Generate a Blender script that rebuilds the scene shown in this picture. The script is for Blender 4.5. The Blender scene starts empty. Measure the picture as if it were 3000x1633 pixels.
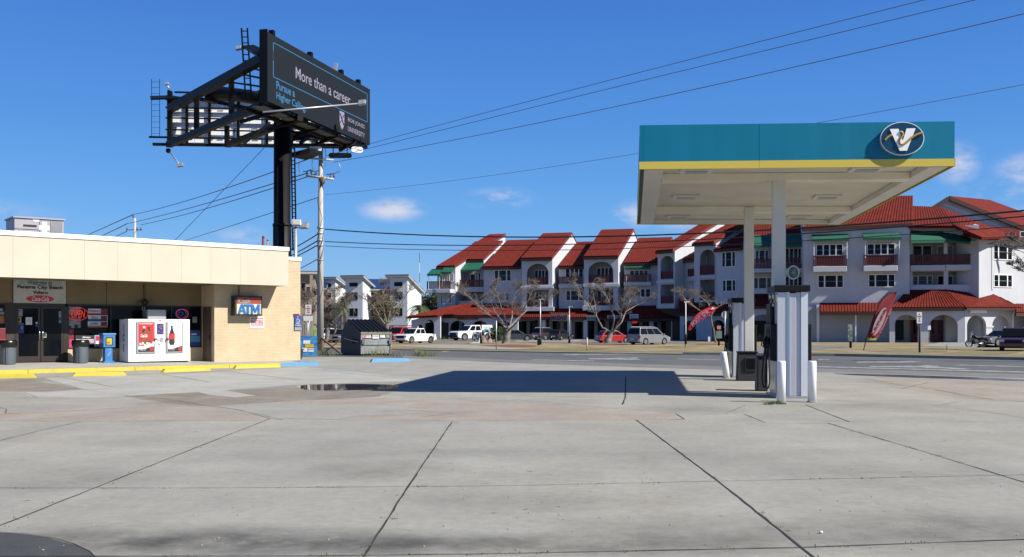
import bpy, math, random
from mathutils import Vector, Matrix
R = math.radians
rnd = random.Random(7)
S = bpy.context.scene
# ------------------------------------------------------------------ camera, sky, sun, exposure
F, CX, HY, CAMH = 3000.0, 1500.0, 962.0, 1.6
cam = bpy.data.objects.new('camera', bpy.data.cameras.new('camera'))
S.collection.objects.link(cam)
cam.location = (0, 0, CAMH)
cam.rotation_euler = (R(90), 0, 0)
cam.data.lens = 36.0; cam.data.sensor_width = 36.0; cam.data.sensor_fit = 'HORIZONTAL'
cam.data.shift_y = (HY - 816.5) / 3000.0
cam.data.clip_start = 0.1; cam.data.clip_end = 9000
S.camera = cam
SUNV = Vector((5.38, -2.42, 5.1)).normalized()
SUN_EL = math.asin(SUNV.z)
SUN_AZ = math.atan2(SUNV.x, SUNV.y)
sun = bpy.data.objects.new('sun', bpy.data.lights.new('sun', 'SUN'))
S.collection.objects.link(sun)
sun.data.energy = 4.9; sun.data.angle = R(0.53); sun.data.color = (1.0, 0.945, 0.84)
sun.rotation_euler = SUNV.to_track_quat('Z', 'Y').to_euler()
sun.location = (30, -20, 60)
W = bpy.data.worlds.new('World'); S.world = W; W.use_nodes = True
S.view_settings.view_transform = 'Standard'; S.view_settings.look = 'None'
S.view_settings.exposure = 0.8; S.view_settings.gamma = 1.0


def build_world():
    nt = W.node_tree; N = nt.nodes; L = nt.links; N.clear()
    out = N.new('ShaderNodeOutputWorld'); bg = N.new('ShaderNodeBackground'); bg.inputs[1].default_value = 0.105
    sky = N.new('ShaderNodeTexSky'); sky.sky_type = 'NISHITA'; sky.sun_disc = False
    sky.sun_elevation = SUN_EL; sky.sun_rotation = SUN_AZ
    sky.altitude = 0; sky.air_density = 1.0; sky.dust_density = 0.25; sky.ozone_density = 4.0
    geo = N.new('ShaderNodeTexCoord')
    sp_ = N.new('ShaderNodeSeparateXYZ'); L.new(geo.outputs['Generated'], sp_.inputs[0])
    rp = N.new('ShaderNodeValToRGB'); L.new(sp_.outputs[2], rp.inputs[0]); cr_ = rp.color_ramp
    stops = [(0.0, (.30, .52, .80)), (.035, (.20, .46, .83)), (.105, (.098, .365, .84)), (.19, (.055, .265, .76)), (.305, (.032, .182, .66)), (.6, (.022, .10, .40)), (1.0, (.015, .07, .29))]
    cr_.elements[0].position = 0; cr_.elements[1].position = 1
    for i, (p_, c_) in enumerate(stops):
        e_ = cr_.elements[0] if i == 0 else (cr_.elements[-1] if i == len(stops) - 1 else cr_.elements.new(p_))
        e_.color = (*c_, 1)
    sc_ = N.new('ShaderNodeVectorMath'); sc_.operation = 'SCALE'; sc_.inputs['Scale'].default_value = 0.54 / 0.105; L.new(rp.outputs[0], sc_.inputs[0])
    hs = N.new('ShaderNodeMix'); hs.data_type = 'RGBA'; hs.inputs['Factor'].default_value = 0.86
    L.new(sky.outputs[0], hs.inputs[6]); L.new(sc_.outputs[0], hs.inputs[7])
    nz = N.new('ShaderNodeTexNoise'); nz.inputs['Scale'].default_value = 27; nz.inputs['Detail'].default_value = 7
    nz.inputs['Roughness'].default_value = 0.6
    mp = N.new('ShaderNodeMapping'); mp.inputs['Scale'].default_value = (1, 1, 2.2)
    L.new(geo.outputs['Generated'], mp.inputs[0]); L.new(mp.outputs[0], nz.inputs[0])
    acc = None
    # small clouds low over the horizon: direction, half width, half height, strength
    for (px, py, hw, hh, st) in [(1150, 615, 100, 38, .75), (1468, 583, 110, 34, .45), (1862, 628, 80, 42, .5), (2050, 640, 150, 40, .5),
                                 (2805, 480, 62, 62, .62), (3010, 500, 90, 60, .5), (2920, 560, 130, 34, .3), (710, 690, 80, 28, .35), (3300, 640, 400, 60, .5), (-500, 600, 500, 50, .5)]:
        d = Vector(((px - CX) / F, 1, (HY - py) / F)).normalized()
        sub = N.new('ShaderNodeVectorMath'); sub.operation = 'SUBTRACT'; sub.inputs[1].default_value = d
        L.new(geo.outputs['Generated'], sub.inputs[0])
        ml = N.new('ShaderNodeVectorMath'); ml.operation = 'MULTIPLY'
        ml.inputs[1].default_value = (F / hw, F / hw, F / hh); L.new(sub.outputs[0], ml.inputs[0])
        ln = N.new('ShaderNodeVectorMath'); ln.operation = 'LENGTH'; L.new(ml.outputs[0], ln.inputs[0])
        mr = N.new('ShaderNodeMapRange'); mr.interpolation_type = 'SMOOTHSTEP'
        mr.inputs[1].default_value = 1.25; mr.inputs[2].default_value = 0.0; mr.inputs[3].default_value = 0; mr.inputs[4].default_value = min(1, st * 1.3)
        L.new(ln.outputs['Value'], mr.inputs[0])
        if acc is None: acc = mr.outputs[0]
        else:
            mx = N.new('ShaderNodeMath'); mx.operation = 'MAXIMUM'; L.new(acc, mx.inputs[0]); L.new(mr.outputs[0], mx.inputs[1]); acc = mx.outputs[0]
    cr = N.new('ShaderNodeMapRange'); cr.interpolation_type = 'SMOOTHSTEP'
    cr.inputs[1].default_value = 0.33; cr.inputs[2].default_value = 0.64; L.new(nz.outputs[0], cr.inputs[0])
    mm = N.new('ShaderNodeMath'); mm.operation = 'MULTIPLY'; L.new(cr.outputs[0], mm.inputs[0]); L.new(acc, mm.inputs[1])
    mix = N.new('ShaderNodeMix'); mix.data_type = 'RGBA'
    L.new(mm.outputs[0], mix.inputs['Factor']); L.new(hs.outputs[2], mix.inputs[6]); mix.inputs[7].default_value = (4.0, 4.0, 4.5, 1)
    L.new(mix.outputs[2], bg.inputs[0]); L.new(bg.outputs[0], out.inputs[0])


build_world()

# ------------------------------------------------------------------ geometry helpers
def Gp(px, py, z=0.0):
    D = (CAMH - z) * F / (py - HY)
    return Vector(((px - CX) / F * D, D, z))

def P(px, py, D):
    return Vector(((px - CX) / F * D, D, CAMH + (HY - py) / F * D))

class Fr:
    """a plan frame: local x runs to the right along a facade, local y into it"""
    def __init__(s, X, Y, deg):
        s.o = Vector((X, Y)); a = R(deg); s.deg = deg
        s.d = Vector((math.cos(a), math.sin(a))); s.e = Vector((-math.sin(a), math.cos(a)))
    def w(s, x, y, z):
        p = s.o + s.d * x + s.e * y
        return Vector((p.x, p.y, z))
    def hit(s, px, py=HY, yo=0.0):
        k = (px - CX) / F; b = s.o + s.e * yo
        x = (k * b.y - b.x) / (s.d.x - k * s.d.y)
        D = b.y + s.d.y * x
        return x, CAMH + (HY - py) / F * D
    def hx(s, px, yo=0.0): return s.hit(px, HY, yo)[0]
    def hz(s, px, py, yo=0.0): return s.hit(px, py, yo)[1]

def frame_at(px, D, deg): return Fr((px - CX) / F * D, D, deg)
I3 = Fr(0, 0, 0)

class MB:
    def __init__(s): s.v = []; s.f = []; s.m = []; s.cur = 0; s.smooth = []
    def add(s, vs, fs, smooth=False):
        b = len(s.v); s.v += [tuple(q) for q in vs]
        for f in fs: s.f.append(tuple(b + i for i in f)); s.m.append(s.cur); s.smooth.append(smooth)
        return s
    def hexa(s, q):
        return s.add(q, [(0, 3, 2, 1), (4, 5, 6, 7), (0, 1, 5, 4), (1, 2, 6, 5), (2, 3, 7, 6), (3, 0, 4, 7)])
    def box(s, x0, x1, y0, y1, z0, z1, fr=I3):
        return s.hexa([fr.w(x0, y0, z0), fr.w(x1, y0, z0), fr.w(x1, y1, z0), fr.w(x0, y1, z0),
                       fr.w(x0, y0, z1), fr.w(x1, y0, z1), fr.w(x1, y1, z1), fr.w(x0, y1, z1)])
    def quad(s, a, b, c, d): return s.add([a, b, c, d], [(0, 1, 2, 3)])
    def slab(s, pts, th):
        """polygon with thickness th below it (along its normal)"""
        pts = [Vector(p) for p in pts]; n = Vector((0, 0, 0))
        for i in range(len(pts)): n += pts[i].cross(pts[(i + 1) % len(pts)])
        n.normalize(); k = len(pts)
        vs = pts + [p - n * th for p in pts]
        fs = [tuple(range(k)), tuple(range(2 * k - 1, k - 1, -1))]
        for i in range(k): j = (i + 1) % k; fs.append((i, k + i, k + j, j))
        return s.add(vs, fs)
    def tube(s, pts, r, n=8, caps=True, smooth=True):
        pts = [Vector(p) for p in pts]; m = len(pts)
        rs = r if isinstance(r, (list, tuple)) else [r] * m
        vs = []; prev = None
        for i, p in enumerate(pts):
            t = (pts[min(i + 1, m - 1)] - pts[max(i - 1, 0)]).normalized()
            if prev is None:
                u = t.cross(Vector((0, 0, 1)))
                if u.length < 1e-3: u = Vector((1, 0, 0))
            else: u = prev - t * prev.dot(t)
            u.normalize(); prev = u; w = t.cross(u)
            for k in range(n):
                a = 2 * math.pi * k / n
                vs.append(p + (u * math.cos(a) + w * math.sin(a)) * rs[i])
        fs = []
        for i in range(m - 1):
            for k in range(n):
                a = i * n + k; b = i * n + (k + 1) % n
                fs.append((a, b, b + n, a + n))
        s.add(vs, fs, smooth)
        if caps:
            b = len(s.v) - m * n
            s.f.append(tuple(b + k for k in range(n - 1, -1, -1))); s.m.append(s.cur); s.smooth.append(False)
            s.f.append(tuple(b + (m - 1) * n + k for k in range(n))); s.m.append(s.cur); s.smooth.append(False)
        return s
    def bar(s, a, b, w, h=None):
        """square bar between two points"""
        a = Vector(a); b = Vector(b); h = h or w; t = (b - a).normalized()
        u = t.cross(Vector((0, 0, 1)))
        if u.length < 1e-3: u = Vector((1, 0, 0))
        u.normalize(); v = u.cross(t)
        u = u * w / 2; v = v * h / 2
        return s.hexa([a - u - v, a + u - v, a + u + v, a - u + v, b - u - v, b + u - v, b + u + v, b - u + v])
    def prism(s, prof, fr, y0, y1):
        """side profile (x,z) list extruded from local y0 to y1"""
        k = len(prof)
        vs = [fr.w(x, y0, z) for x, z in prof] + [fr.w(x, y1, z) for x, z in prof]
        fs = [tuple(range(k)), tuple(range(2 * k - 1, k - 1, -1))]
        for i in range(k): j = (i + 1) % k; fs.append((i, k + i, k + j, j))
        return s.add(vs, fs)
    def prismx(s, prof, fr, x0, x1):
        """profile (y,z) extruded along local x"""
        k = len(prof)
        vs = [fr.w(x0, y, z) for y, z in prof] + [fr.w(x1, y, z) for y, z in prof]
        fs = [tuple(range(k)), tuple(range(2 * k - 1, k - 1, -1))]
        for i in range(k): j = (i + 1) % k; fs.append((i, k + i, k + j, j))
        return s.add(vs, fs)
    def cyl(s, a, b, r0, r1=None, n=16):
        return s.tube([a, b], [r0, r1 if r1 is not None else r0], n)
    def ball(s, c, r, n=8, sq=(1, 1, 1)):
        vs = []; fs = []; c = Vector(c)
        for i in range(n + 1):
            t = math.pi * i / n
            for k in range(2 * n):
                a = math.pi * k / n
                vs.append(c + Vector((math.sin(t) * math.cos(a) * r * sq[0], math.sin(t) * math.sin(a) * r * sq[1], math.cos(t) * r * sq[2])))
        for i in range(n):
            for k in range(2 * n):
                a = i * 2 * n + k; b = i * 2 * n + (k + 1) % (2 * n)
                fs.append((a, a + 2 * n, b + 2 * n, b))
        return s.add(vs, fs, True)
    def mesh(s, me):
        """append an existing mesh datablock"""
        return s.add([v.co.copy() for v in me.vertices], [tuple(p.vertices) for p in me.polygons])

def tagit(o, label=None, cat=None, group=None, kind=None):
    if label: o['label'] = label
    if cat: o['category'] = cat
    if group: o['group'] = group
    if kind: o['kind'] = kind
    return o

def thing(name, label, cat, loc=(0, 0, 0), deg=0, group=None):
    o = bpy.data.objects.new(name, None); S.collection.objects.link(o)
    o.location = loc; o.rotation_euler = (0, 0, R(deg)); o.empty_display_size = .3
    return tagit(o, label, cat, group)

def world_of(o):
    m = Matrix.Identity(4)
    while o is not None:
        m = Matrix.LocRotScale(o.location, o.rotation_euler, o.scale) @ m; o = o.parent
    return m

def build(mb, name, mats, parent=None, origin=None, bevel=0, seg=2, label=None, cat=None, group=None, kind=None, smooth=None, sub=0, angle=30):
    """vertices are given in world space"""
    me = bpy.data.meshes.new(name)
    if not isinstance(mats, (list, tuple)): mats = [mats]
    vs = mb.v
    if parent is not None:
        inv = world_of(parent).inverted(); vs = [inv @ Vector(v) for v in vs]
    elif origin is not None:
        vs = [Vector(v) - Vector(origin) for v in vs]
    me.from_pydata([tuple(v) for v in vs], [], mb.f)
    for m in mats: me.materials.append(m)
    for p, mi, sm in zip(me.polygons, mb.m, mb.smooth):
        p.material_index = mi; p.use_smooth = sm if smooth is None else smooth
    me.validate(); me.update()
    o = bpy.data.objects.new(name, me); S.collection.objects.link(o)
    if parent is not None: o.parent = parent
    elif origin is not None: o.location = origin
    if bevel:
        md = o.modifiers.new('bevel', 'BEVEL'); md.width = bevel; md.segments = seg; md.limit_method = 'ANGLE'; md.angle_limit = R(angle)
    if sub:
        md = o.modifiers.new('sub', 'SUBSURF'); md.levels = sub; md.render_levels = sub
    return tagit(o, label, cat, group, kind)

def dup(root, loc=None, deg=None, label=None, group=None):
    def cp(o, par):
        c = o.copy(); S.collection.objects.link(c)
        if par is not None: c.parent = par
        for ch in list(kids.get(o.name, [])): cp(ch, c)
        return c
    kids = {}
    for o in list(S.collection.objects):
        if o.parent is not None: kids.setdefault(o.parent.name, []).append(o)
    r = cp(root, None)
    if loc is not None: r.location = loc
    if deg is not None: r.rotation_euler = (0, 0, R(deg))
    if label: r['label'] = label
    if group: r['group'] = group
    return r

def curve_mesh(cu):
    ob = bpy.data.objects.new('tmp', cu); S.collection.objects.link(ob)
    dg = bpy.context.evaluated_depsgraph_get(); dg.update()
    me = bpy.data.meshes.new_from_object(ob.evaluated_get(dg), depsgraph=dg)
    bpy.data.objects.remove(ob)
    vs = [v.co.copy() for v in me.vertices]; fs = [tuple(p.vertices) for p in me.polygons]
    bpy.data.meshes.remove(me); bpy.data.curves.remove(cu)
    return vs, fs

def plate(mb, fr, outer, holes, y0, y1):
    """flat wall in the x-z plane of fr with holes, between local y0 and y1"""
    cu = bpy.data.curves.new('tmp', 'CURVE'); cu.dimensions = '2D'; cu.fill_mode = 'BOTH'; cu.extrude = abs(y1 - y0) / 2
    for poly in [outer] + holes:
        sp = cu.splines.new('POLY'); sp.points.add(len(poly) - 1)
        for p, (x, z) in zip(sp.points, poly): p.co = (x, z, 0, 1)
        sp.use_cyclic_u = True
    vs, fs = curve_mesh(cu); ym = (y0 + y1) / 2
    return mb.add([fr.w(v.x, ym - v.z, v.y) for v in vs], fs)

def arch_poly(x0, x1, z0, zs, ztop, n=14):
    """opening with straight sides to zs and a semi-elliptic head to ztop"""
    pts = [(x0, z0), (x1, z0)]; c = (x0 + x1) / 2; a = (x1 - x0) / 2
    for i in range(n + 1):
        t = math.pi * i / n
        pts.append((c + a * math.cos(t), zs + (ztop - zs) * math.sin(t)))
    return pts

def text_mb(s, fr, x0, x1, z0, z1, y, ext=.004, bold=0.0, shear=0, mp=None, keep=False, mb=None):
    """lettering filling the box x0..x1, z0..z1 on the plane y of fr, facing -y"""
    cu = bpy.data.curves.new('tmp', 'FONT'); cu.body = s; cu.size = 1; cu.offset = bold; cu.shear = shear; cu.extrude = 0.01
    cu.resolution_u = 3; cu.align_x = 'CENTER'
    vs, fs = curve_mesh(cu)
    ax = min(v.x for v in vs); bx = max(v.x for v in vs); az = min(v.y for v in vs); bz = max(v.y for v in vs)
    sx = (x1 - x0) / max(bx - ax, 1e-6); sz = (z1 - z0) / max(bz - az, 1e-6)
    mb = mb or MB(); out = []
    for v in vs:
        x = x0 + (v.x - ax) * sx; z = z0 + (v.y - az) * sz; yy = y - (v.z / .01 + 1) * ext / 2
        out.append(mp(x, yy, z) if mp else fr.w(x, yy, z))
    return mb.add(out, fs)

# ------------------------------------------------------------------ materials
def lin(c):
    c = c / 255.0
    return c / 12.92 if c <= 0.04045 else ((c + 0.055) / 1.055) ** 2.4
def rgb(r, g, b): return (lin(r), lin(g), lin(b), 1)
def lf(r, g, b): return (r, g, b, 1)

MATS = {}
ALB = 0.64   # albedo scale that goes with the exposure above
def dim(c): return (c[0] * ALB, c[1] * ALB, c[2] * ALB, 1)
def mat(name, col, rough=.6, metal=0, var=0.0, scale=3.0, bump=0.0, bscale=None, emit=0, spec=None, col2=None, fac=(.45, .6), coat=0, stretch=None, detail=6):
    if name in MATS: return MATS[name]
    if not emit and not metal: col = dim(col); col2 = dim(col2) if col2 else None
    m = bpy.data.materials.new(name); m.use_nodes = True; MATS[name] = m
    nt = m.node_tree; N = nt.nodes; L = nt.links; b = N['Principled BSDF']
    b.inputs['Base Color'].default_value = col; b.inputs['Roughness'].default_value = rough; b.inputs['Metallic'].default_value = metal
    if spec is not None: b.inputs['Specular IOR Level'].default_value = spec
    if coat: b.inputs['Coat Weight'].default_value = coat; b.inputs['Coat Roughness'].default_value = .05
    if emit:
        b.inputs['Emission Color'].default_value = col; b.inputs['Emission Strength'].default_value = emit
    if var or bump or col2:
        tc = N.new('ShaderNodeTexCoord'); mp = N.new('ShaderNodeMapping'); L.new(tc.outputs['Object'], mp.inputs[0])
        if stretch: mp.inputs['Scale'].default_value = stretch
        nz = N.new('ShaderNodeTexNoise'); nz.inputs['Scale'].default_value = scale; nz.inputs['Detail'].default_value = detail
        nz.inputs['Roughness'].default_value = .62; L.new(mp.outputs[0], nz.inputs[0])
        if var or col2:
            cr = N.new('ShaderNodeMapRange'); L.new(nz.outputs[0], cr.inputs[0])
            if col2:
                cr.inputs[1].default_value = fac[0]; cr.inputs[2].default_value = fac[1]; c2 = col2; c1 = col
            else:
                cr.inputs[1].default_value = .3; cr.inputs[2].default_value = .7
                c1 = tuple(min(1, c * (1 + var)) for c in col[:3]) + (1,); c2 = tuple(c * (1 - var) for c in col[:3]) + (1,)
            mx = N.new('ShaderNodeMix'); mx.data_type = 'RGBA'; L.new(cr.outputs[0], mx.inputs['Factor'])
            mx.inputs[6].default_value = c1; mx.inputs[7].default_value = c2; L.new(mx.outputs[2], b.inputs['Base Color'])
        if bump:
            n2 = N.new('ShaderNodeTexNoise'); n2.inputs['Scale'].default_value = bscale or scale * 6; n2.inputs['Detail'].default_value = 4
            L.new(tc.outputs['Object'], n2.inputs[0])
            bp = N.new('ShaderNodeBump'); bp.inputs['Strength'].default_value = bump; bp.inputs['Distance'].default_value = .02
            L.new(n2.outputs[0], bp.inputs['Height']); L.new(bp.outputs[0], b.inputs['Normal'])
    return m

def glassy(name, col, rough=.06):
    return mat(name, col, rough=rough, spec=.13)

def brick_mat(name, c1, c2, mortar, bw=.2, bh=.067, ms=.008):
    """painted running-bond brick on a facade; u = object x (or y), v = object z"""
    c1, c2, mortar = dim(c1), dim(c2), dim(mortar)
    m = bpy.data.materials.new(name); m.use_nodes = True; nt = m.node_tree; N = nt.nodes; L = nt.links; b = N['Principled BSDF']
    b.inputs['Roughness'].default_value = .7
    tc = N.new('ShaderNodeTexCoord'); sx = N.new('ShaderNodeSeparateXYZ'); L.new(tc.outputs['Object'], sx.inputs[0])
    ad = N.new('ShaderNodeMath'); ad.operation = 'ADD'; L.new(sx.outputs[0], ad.inputs[0]); L.new(sx.outputs[1], ad.inputs[1])
    cb = N.new('ShaderNodeCombineXYZ'); L.new(ad.outputs[0], cb.inputs[0]); L.new(sx.outputs[2], cb.inputs[1])
    br = N.new('ShaderNodeTexBrick'); L.new(cb.outputs[0], br.inputs[0]); br.inputs['Scale'].default_value = 1
    br.inputs['Brick Width'].default_value = bw; br.inputs['Row Height'].default_value = bh; br.inputs['Mortar Size'].default_value = ms
    br.inputs['Mortar Smooth'].default_value = .3
    br.inputs['Color1'].default_value = c1; br.inputs['Color2'].default_value = c2; br.inputs['Mortar'].default_value = mortar
    nz = N.new('ShaderNodeTexNoise'); nz.inputs['Scale'].default_value = 1.4; nz.inputs['Detail'].default_value = 7; L.new(tc.outputs['Object'], nz.inputs[0])
    mr = N.new('ShaderNodeMapRange'); mr.inputs[1].default_value = .3; mr.inputs[2].default_value = .75; mr.inputs[3].default_value = 1.04; mr.inputs[4].default_value = .86
    L.new(nz.outputs[0], mr.inputs[0])
    # chips where the paint has flaked off
    vz = N.new('ShaderNodeTexVoronoi'); vz.inputs['Scale'].default_value = 2.2; L.new(tc.outputs['Object'], vz.inputs[0])
    ch = N.new('ShaderNodeMapRange'); ch.inputs[1].default_value = .045; ch.inputs[2].default_value = .03; L.new(vz.outputs['Distance'], ch.inputs[0])
    ml = N.new('ShaderNodeMix'); ml.data_type = 'RGBA'; ml.blend_type = 'MULTIPLY'; ml.inputs['Factor'].default_value = 1
    L.new(br.outputs[0], ml.inputs[6]); L.new(mr.outputs[0], ml.inputs[7])
    m2 = N.new('ShaderNodeMix'); m2.data_type = 'RGBA'; L.new(ch.outputs[0], m2.inputs['Factor']); L.new(ml.outputs[2], m2.inputs[6])
    m2.inputs[7].default_value = lf(.22, .14, .09); L.new(m2.outputs[2], b.inputs['Base Color'])
    bp = N.new('ShaderNodeBump'); bp.inputs['Strength'].default_value = .6; bp.inputs['Distance'].default_value = .01; bp.invert = True
    L.new(br.outputs['Fac'], bp.inputs['Height']); L.new(bp.outputs[0], b.inputs['Normal'])
    return m

M = {}
M['white'] = mat('white paint', lf(1.08, 1.08, 1.06), .55, var=.03, scale=1.2)
M['gloss_white'] = mat('glossy white enamel', lf(1.2, 1.2, 1.2), .3, var=.02)
M['offwhite'] = mat('off white metal', lf(.88, .86, .80), .5, var=.05, scale=.8)
M['black'] = mat('black plastic', lf(.006, .006, .0065), .5, spec=.25)
M['blacksteel'] = mat('black painted steel', lf(.0045, .0045, .006), .55, var=.3, scale=2, spec=.2)
M['dark'] = mat('dark interior', lf(.012, .012, .014), .7)
M['chrome'] = mat('bare steel', lf(.55, .55, .56), .3, metal=1)
M['galv'] = mat('galvanised steel', lf(.42, .43, .44), .45, metal=.6, var=.12, scale=3)
M['grey'] = mat('grey paint', lf(.25, .26, .28), .5, var=.08)
M['rubber'] = mat('rubber', lf(.018, .018, .018), .75)
M['glass'] = glassy('dark glass', lf(.006, .008, .011))
M['curtain'] = glassy('curtained window', lf(.10, .11, .115), .15)
# ------------------------------------------------------------------ ground
def poly_sheet(pts, z, seg=0):
    mb = MB(); mb.add([(p[0], p[1], z) for p in pts], [tuple(range(len(pts)))]); return mb

def wobble(pts, amp=.05, step=.4, closed=True, seed=1):
    r = random.Random(seed); out = []; n = len(pts)
    for i in range(n if closed else n - 1):
        a = Vector(pts[i][:2]); b = Vector(pts[(i + 1) % n][:2]); L_ = (b - a).length; k = max(1, int(L_ / step))
        for j in range(k):
            p = a.lerp(b, j / k)
            if j: p = p + Vector((r.uniform(-amp, amp), r.uniform(-amp, amp)))
            out.append(p)
    if not closed: out.append(Vector(pts[-1][:2]))
    return out

def concrete_mat(name, base, warm, stains=(), agg=0.0, dark=.55, rough=.75):
    base, warm = dim(base), dim(warm)
    m = bpy.data.materials.new(name); m.use_nodes = True; nt = m.node_tree; N = nt.nodes; L = nt.links; b = N['Principled BSDF']
    b.inputs['Roughness'].default_value = rough; b.inputs['Specular IOR Level'].default_value = .3
    geo = N.new('ShaderNodeNewGeometry'); pos = geo.outputs['Position']
    def noise(sc, det=6, rg=.6, st=None):
        n = N.new('ShaderNodeTexNoise'); n.inputs['Scale'].default_value = sc; n.inputs['Detail'].default_value = det; n.inputs['Roughness'].default_value = rg
        if st:
            mp = N.new('ShaderNodeMapping'); mp.inputs['Scale'].default_value = st; L.new(pos, mp.inputs[0]); L.new(mp.outputs[0], n.inputs[0])
        else: L.new(pos, n.inputs[0])
        return n.outputs[0]
    def rng(x, a, b_, c, d):
        r = N.new('ShaderNodeMapRange'); r.inputs[1].default_value = a; r.inputs[2].default_value = b_; r.inputs[3].default_value = c; r.inputs[4].default_value = d
        L.new(x, r.inputs[0]); return r.outputs[0]
    def mul(a, c):
        k = N.new('ShaderNodeMath'); k.operation = 'MULTIPLY'
        L.new(a, k.inputs[0]); L.new(c, k.inputs[1]); return k.outputs[0]
    mx = N.new('ShaderNodeMix'); mx.data_type = 'RGBA'; mx.inputs[6].default_value = base; mx.inputs[7].default_value = warm
    L.new(rng(noise(1.8 if agg else .16, 9, .72), .42, .6, 0, 1), mx.inputs['Factor'])
    v = rng(noise(.7, 8, .68), .3, .72, 1.08, .82)
    v = mul(v, rng(noise(.5, 6, .6, (1, .22, 1)), .3, .7, .88, 1.07))
    v = mul(v, rng(noise(9, 6, .7), .35, .72, 1.07, .84))
    v = mul(v, rng(noise(48, 5, .75), .32, .68, 1.0 + .09 + agg, 1.0 - .11 - agg))
    # small dark gum spots
    for sc, th in ((1.3, .035), (2.6, .045)):
        vo = N.new('ShaderNodeTexVoronoi'); vo.inputs['Scale'].default_value = sc; vo.inputs['Randomness'].default_value = 1
        dis = N.new('ShaderNodeVectorMath'); dis.operation = 'ADD'; L.new(pos, dis.inputs[0])
        nn = N.new('ShaderNodeTexNoise'); nn.inputs['Scale'].default_value = 9; L.new(pos, nn.inputs[0])
        sc2 = N.new('ShaderNodeVectorMath'); sc2.operation = 'SCALE'; sc2.inputs['Scale'].default_value = .12; L.new(nn.outputs['Color'], sc2.inputs[0]); L.new(sc2.outputs[0], dis.inputs[1])
        L.new(dis.outputs[0], vo.inputs[0])
        v = mul(v, rng(vo.outputs['Distance'], th, th * 1.6, .5, 1))
    for (x, y, rx, ry, st) in stains:
        sb = N.new('ShaderNodeVectorMath'); sb.operation = 'SUBTRACT'; sb.inputs[1].default_value = (x, y, 0); L.new(pos, sb.inputs[0])
        ml = N.new('ShaderNodeVectorMath'); ml.operation = 'MULTIPLY'; ml.inputs[1].default_value = (1 / rx, 1 / ry, 0); L.new(sb.outputs[0], ml.inputs[0])
        ln = N.new('ShaderNodeVectorMath'); ln.operation = 'LENGTH'; L.new(ml.outputs[0], ln.inputs[0])
        a = rng(ln.outputs['Value'], 1.0, .15, 0, 1)
        a = mul(a, rng(noise(1.6, 7, .7), .32, .62, .25, 1))
        v = mul(v, rng(a, 0, 1, 1, 1 - st))
    mm = N.new('ShaderNodeMix'); mm.data_type = 'RGBA'; mm.blend_type = 'MULTIPLY'; mm.inputs['Factor'].default_value = 1
    L.new(mx.outputs[2], mm.inputs[6]); L.new(v, mm.inputs[7]); L.new(mm.outputs[2], b.inputs['Base Color'])
    bp = N.new('ShaderNodeBump'); bp.inputs['Strength'].default_value = .35; bp.inputs['Distance'].default_value = .006
    L.new(noise(55, 5, .7), bp.inputs['Height']); L.new(bp.outputs[0], b.inputs['Normal'])
    return m

def g2(px, py): p = Gp(px, py); return (p.x, p.y)
stains = []
for px, py, wx, wy, st in [(1130, 1378, .75, .75, .38), (420, 1585, 2.0, .55, .6), (800, 1590, 1.8, .45, .52), (1750, 1595, 1.6, .4, .42), (1150, 1600, 1.4, .35, .4), (2250, 1590, 2.0, .5, .3), (1000, 1330, 3, .5, .14), (2000, 1330, 3, .8, .14), (500, 1290, 2.4, .8, .14), (2300, 1540, 2.0, .5, .3),
                           (250, 1400, 1.0, .8, .25), (2600, 1380, 1.6, 1.0, .22), (2900, 1550, 1.0, .7, .4), (1650, 1470, 1.4, .5, .22), (560, 1180, 1.4, 1.2, .25),
                           (60, 1115, 1.0, 1.6, .5), (330, 1104, 1.0, 1.6, .5), (585, 1095, 1.0, 1.6, .5), (800, 1085, 1.0, 1.6, .5), (1000, 1128, 3.2, 2.0, .45), (2000, 1200, 1.2, .9, .3), (2500, 1190, 2, 1.5, .2)]:
    x, y = g2(px, py); stains.append((x, y, wx * 1.3, wy * 1.4, st))
M['concrete'] = concrete_mat('worn concrete', lf(.425, .418, .372), lf(.45, .43, .365), stains)
M['concrete_light'] = concrete_mat('pale new concrete', lf(.52, .515, .47), lf(.54, .525, .47))
M['aggregate'] = concrete_mat('exposed pink aggregate', lf(.455, .375, .295), lf(.44, .42, .37), agg=.16)
M['asphalt_patch'] = concrete_mat('grey brown overlay', lf(.31, .255, .19), lf(.35, .325, .28), agg=.10)
M['asphalt'] = concrete_mat('road asphalt', lf(.155, .155, .152), lf(.175, .172, .165), agg=.08)
M['asphalt_old'] = concrete_mat('worn grey asphalt', lf(.25, .242, .232), lf(.28, .27, .25), agg=.1)
M['blackpatch'] = concrete_mat('dark oily asphalt', lf(.085, .085, .09), lf(.10, .10, .10), agg=.08)
M['joint'] = mat('joint filler', lf(.035, .033, .03), .9, var=.4, scale=6)
M['dry_grass'] = mat('dormant lawn', lf(.40, .305, .16), .95, col2=lf(.16, .14, .055), scale=.45, fac=(.38, .72), bump=1, bscale=9, detail=10, stretch=(1, .4, 1))
M['green_grass'] = mat('verge grass', lf(.19, .18, .07), .95, col2=lf(.27, .22, .10), scale=.5, fac=(.42, .6), bump=.6, bscale=18)
M['kerb'] = mat('kerb concrete', lf(.36, .35, .32), .8, var=.15, scale=1.5)

ZI = [0]
def sheet(name, pts, z, m, wob=0, seed=1, step=.4):
    ZI[0] += 1; z = (z + (ZI[0] % 12) * .00025) * (.4 if 0 < z < .05 else 1)
    if wob: pts = wobble(pts, wob, step, True, seed)
    return build(poly_sheet(pts, z), name, m, kind='structure')

sheet('ground', [(-900, -60), (900, -60), (900, 2500), (-900, 2500)], -.02, M['dry_grass'])
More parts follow.
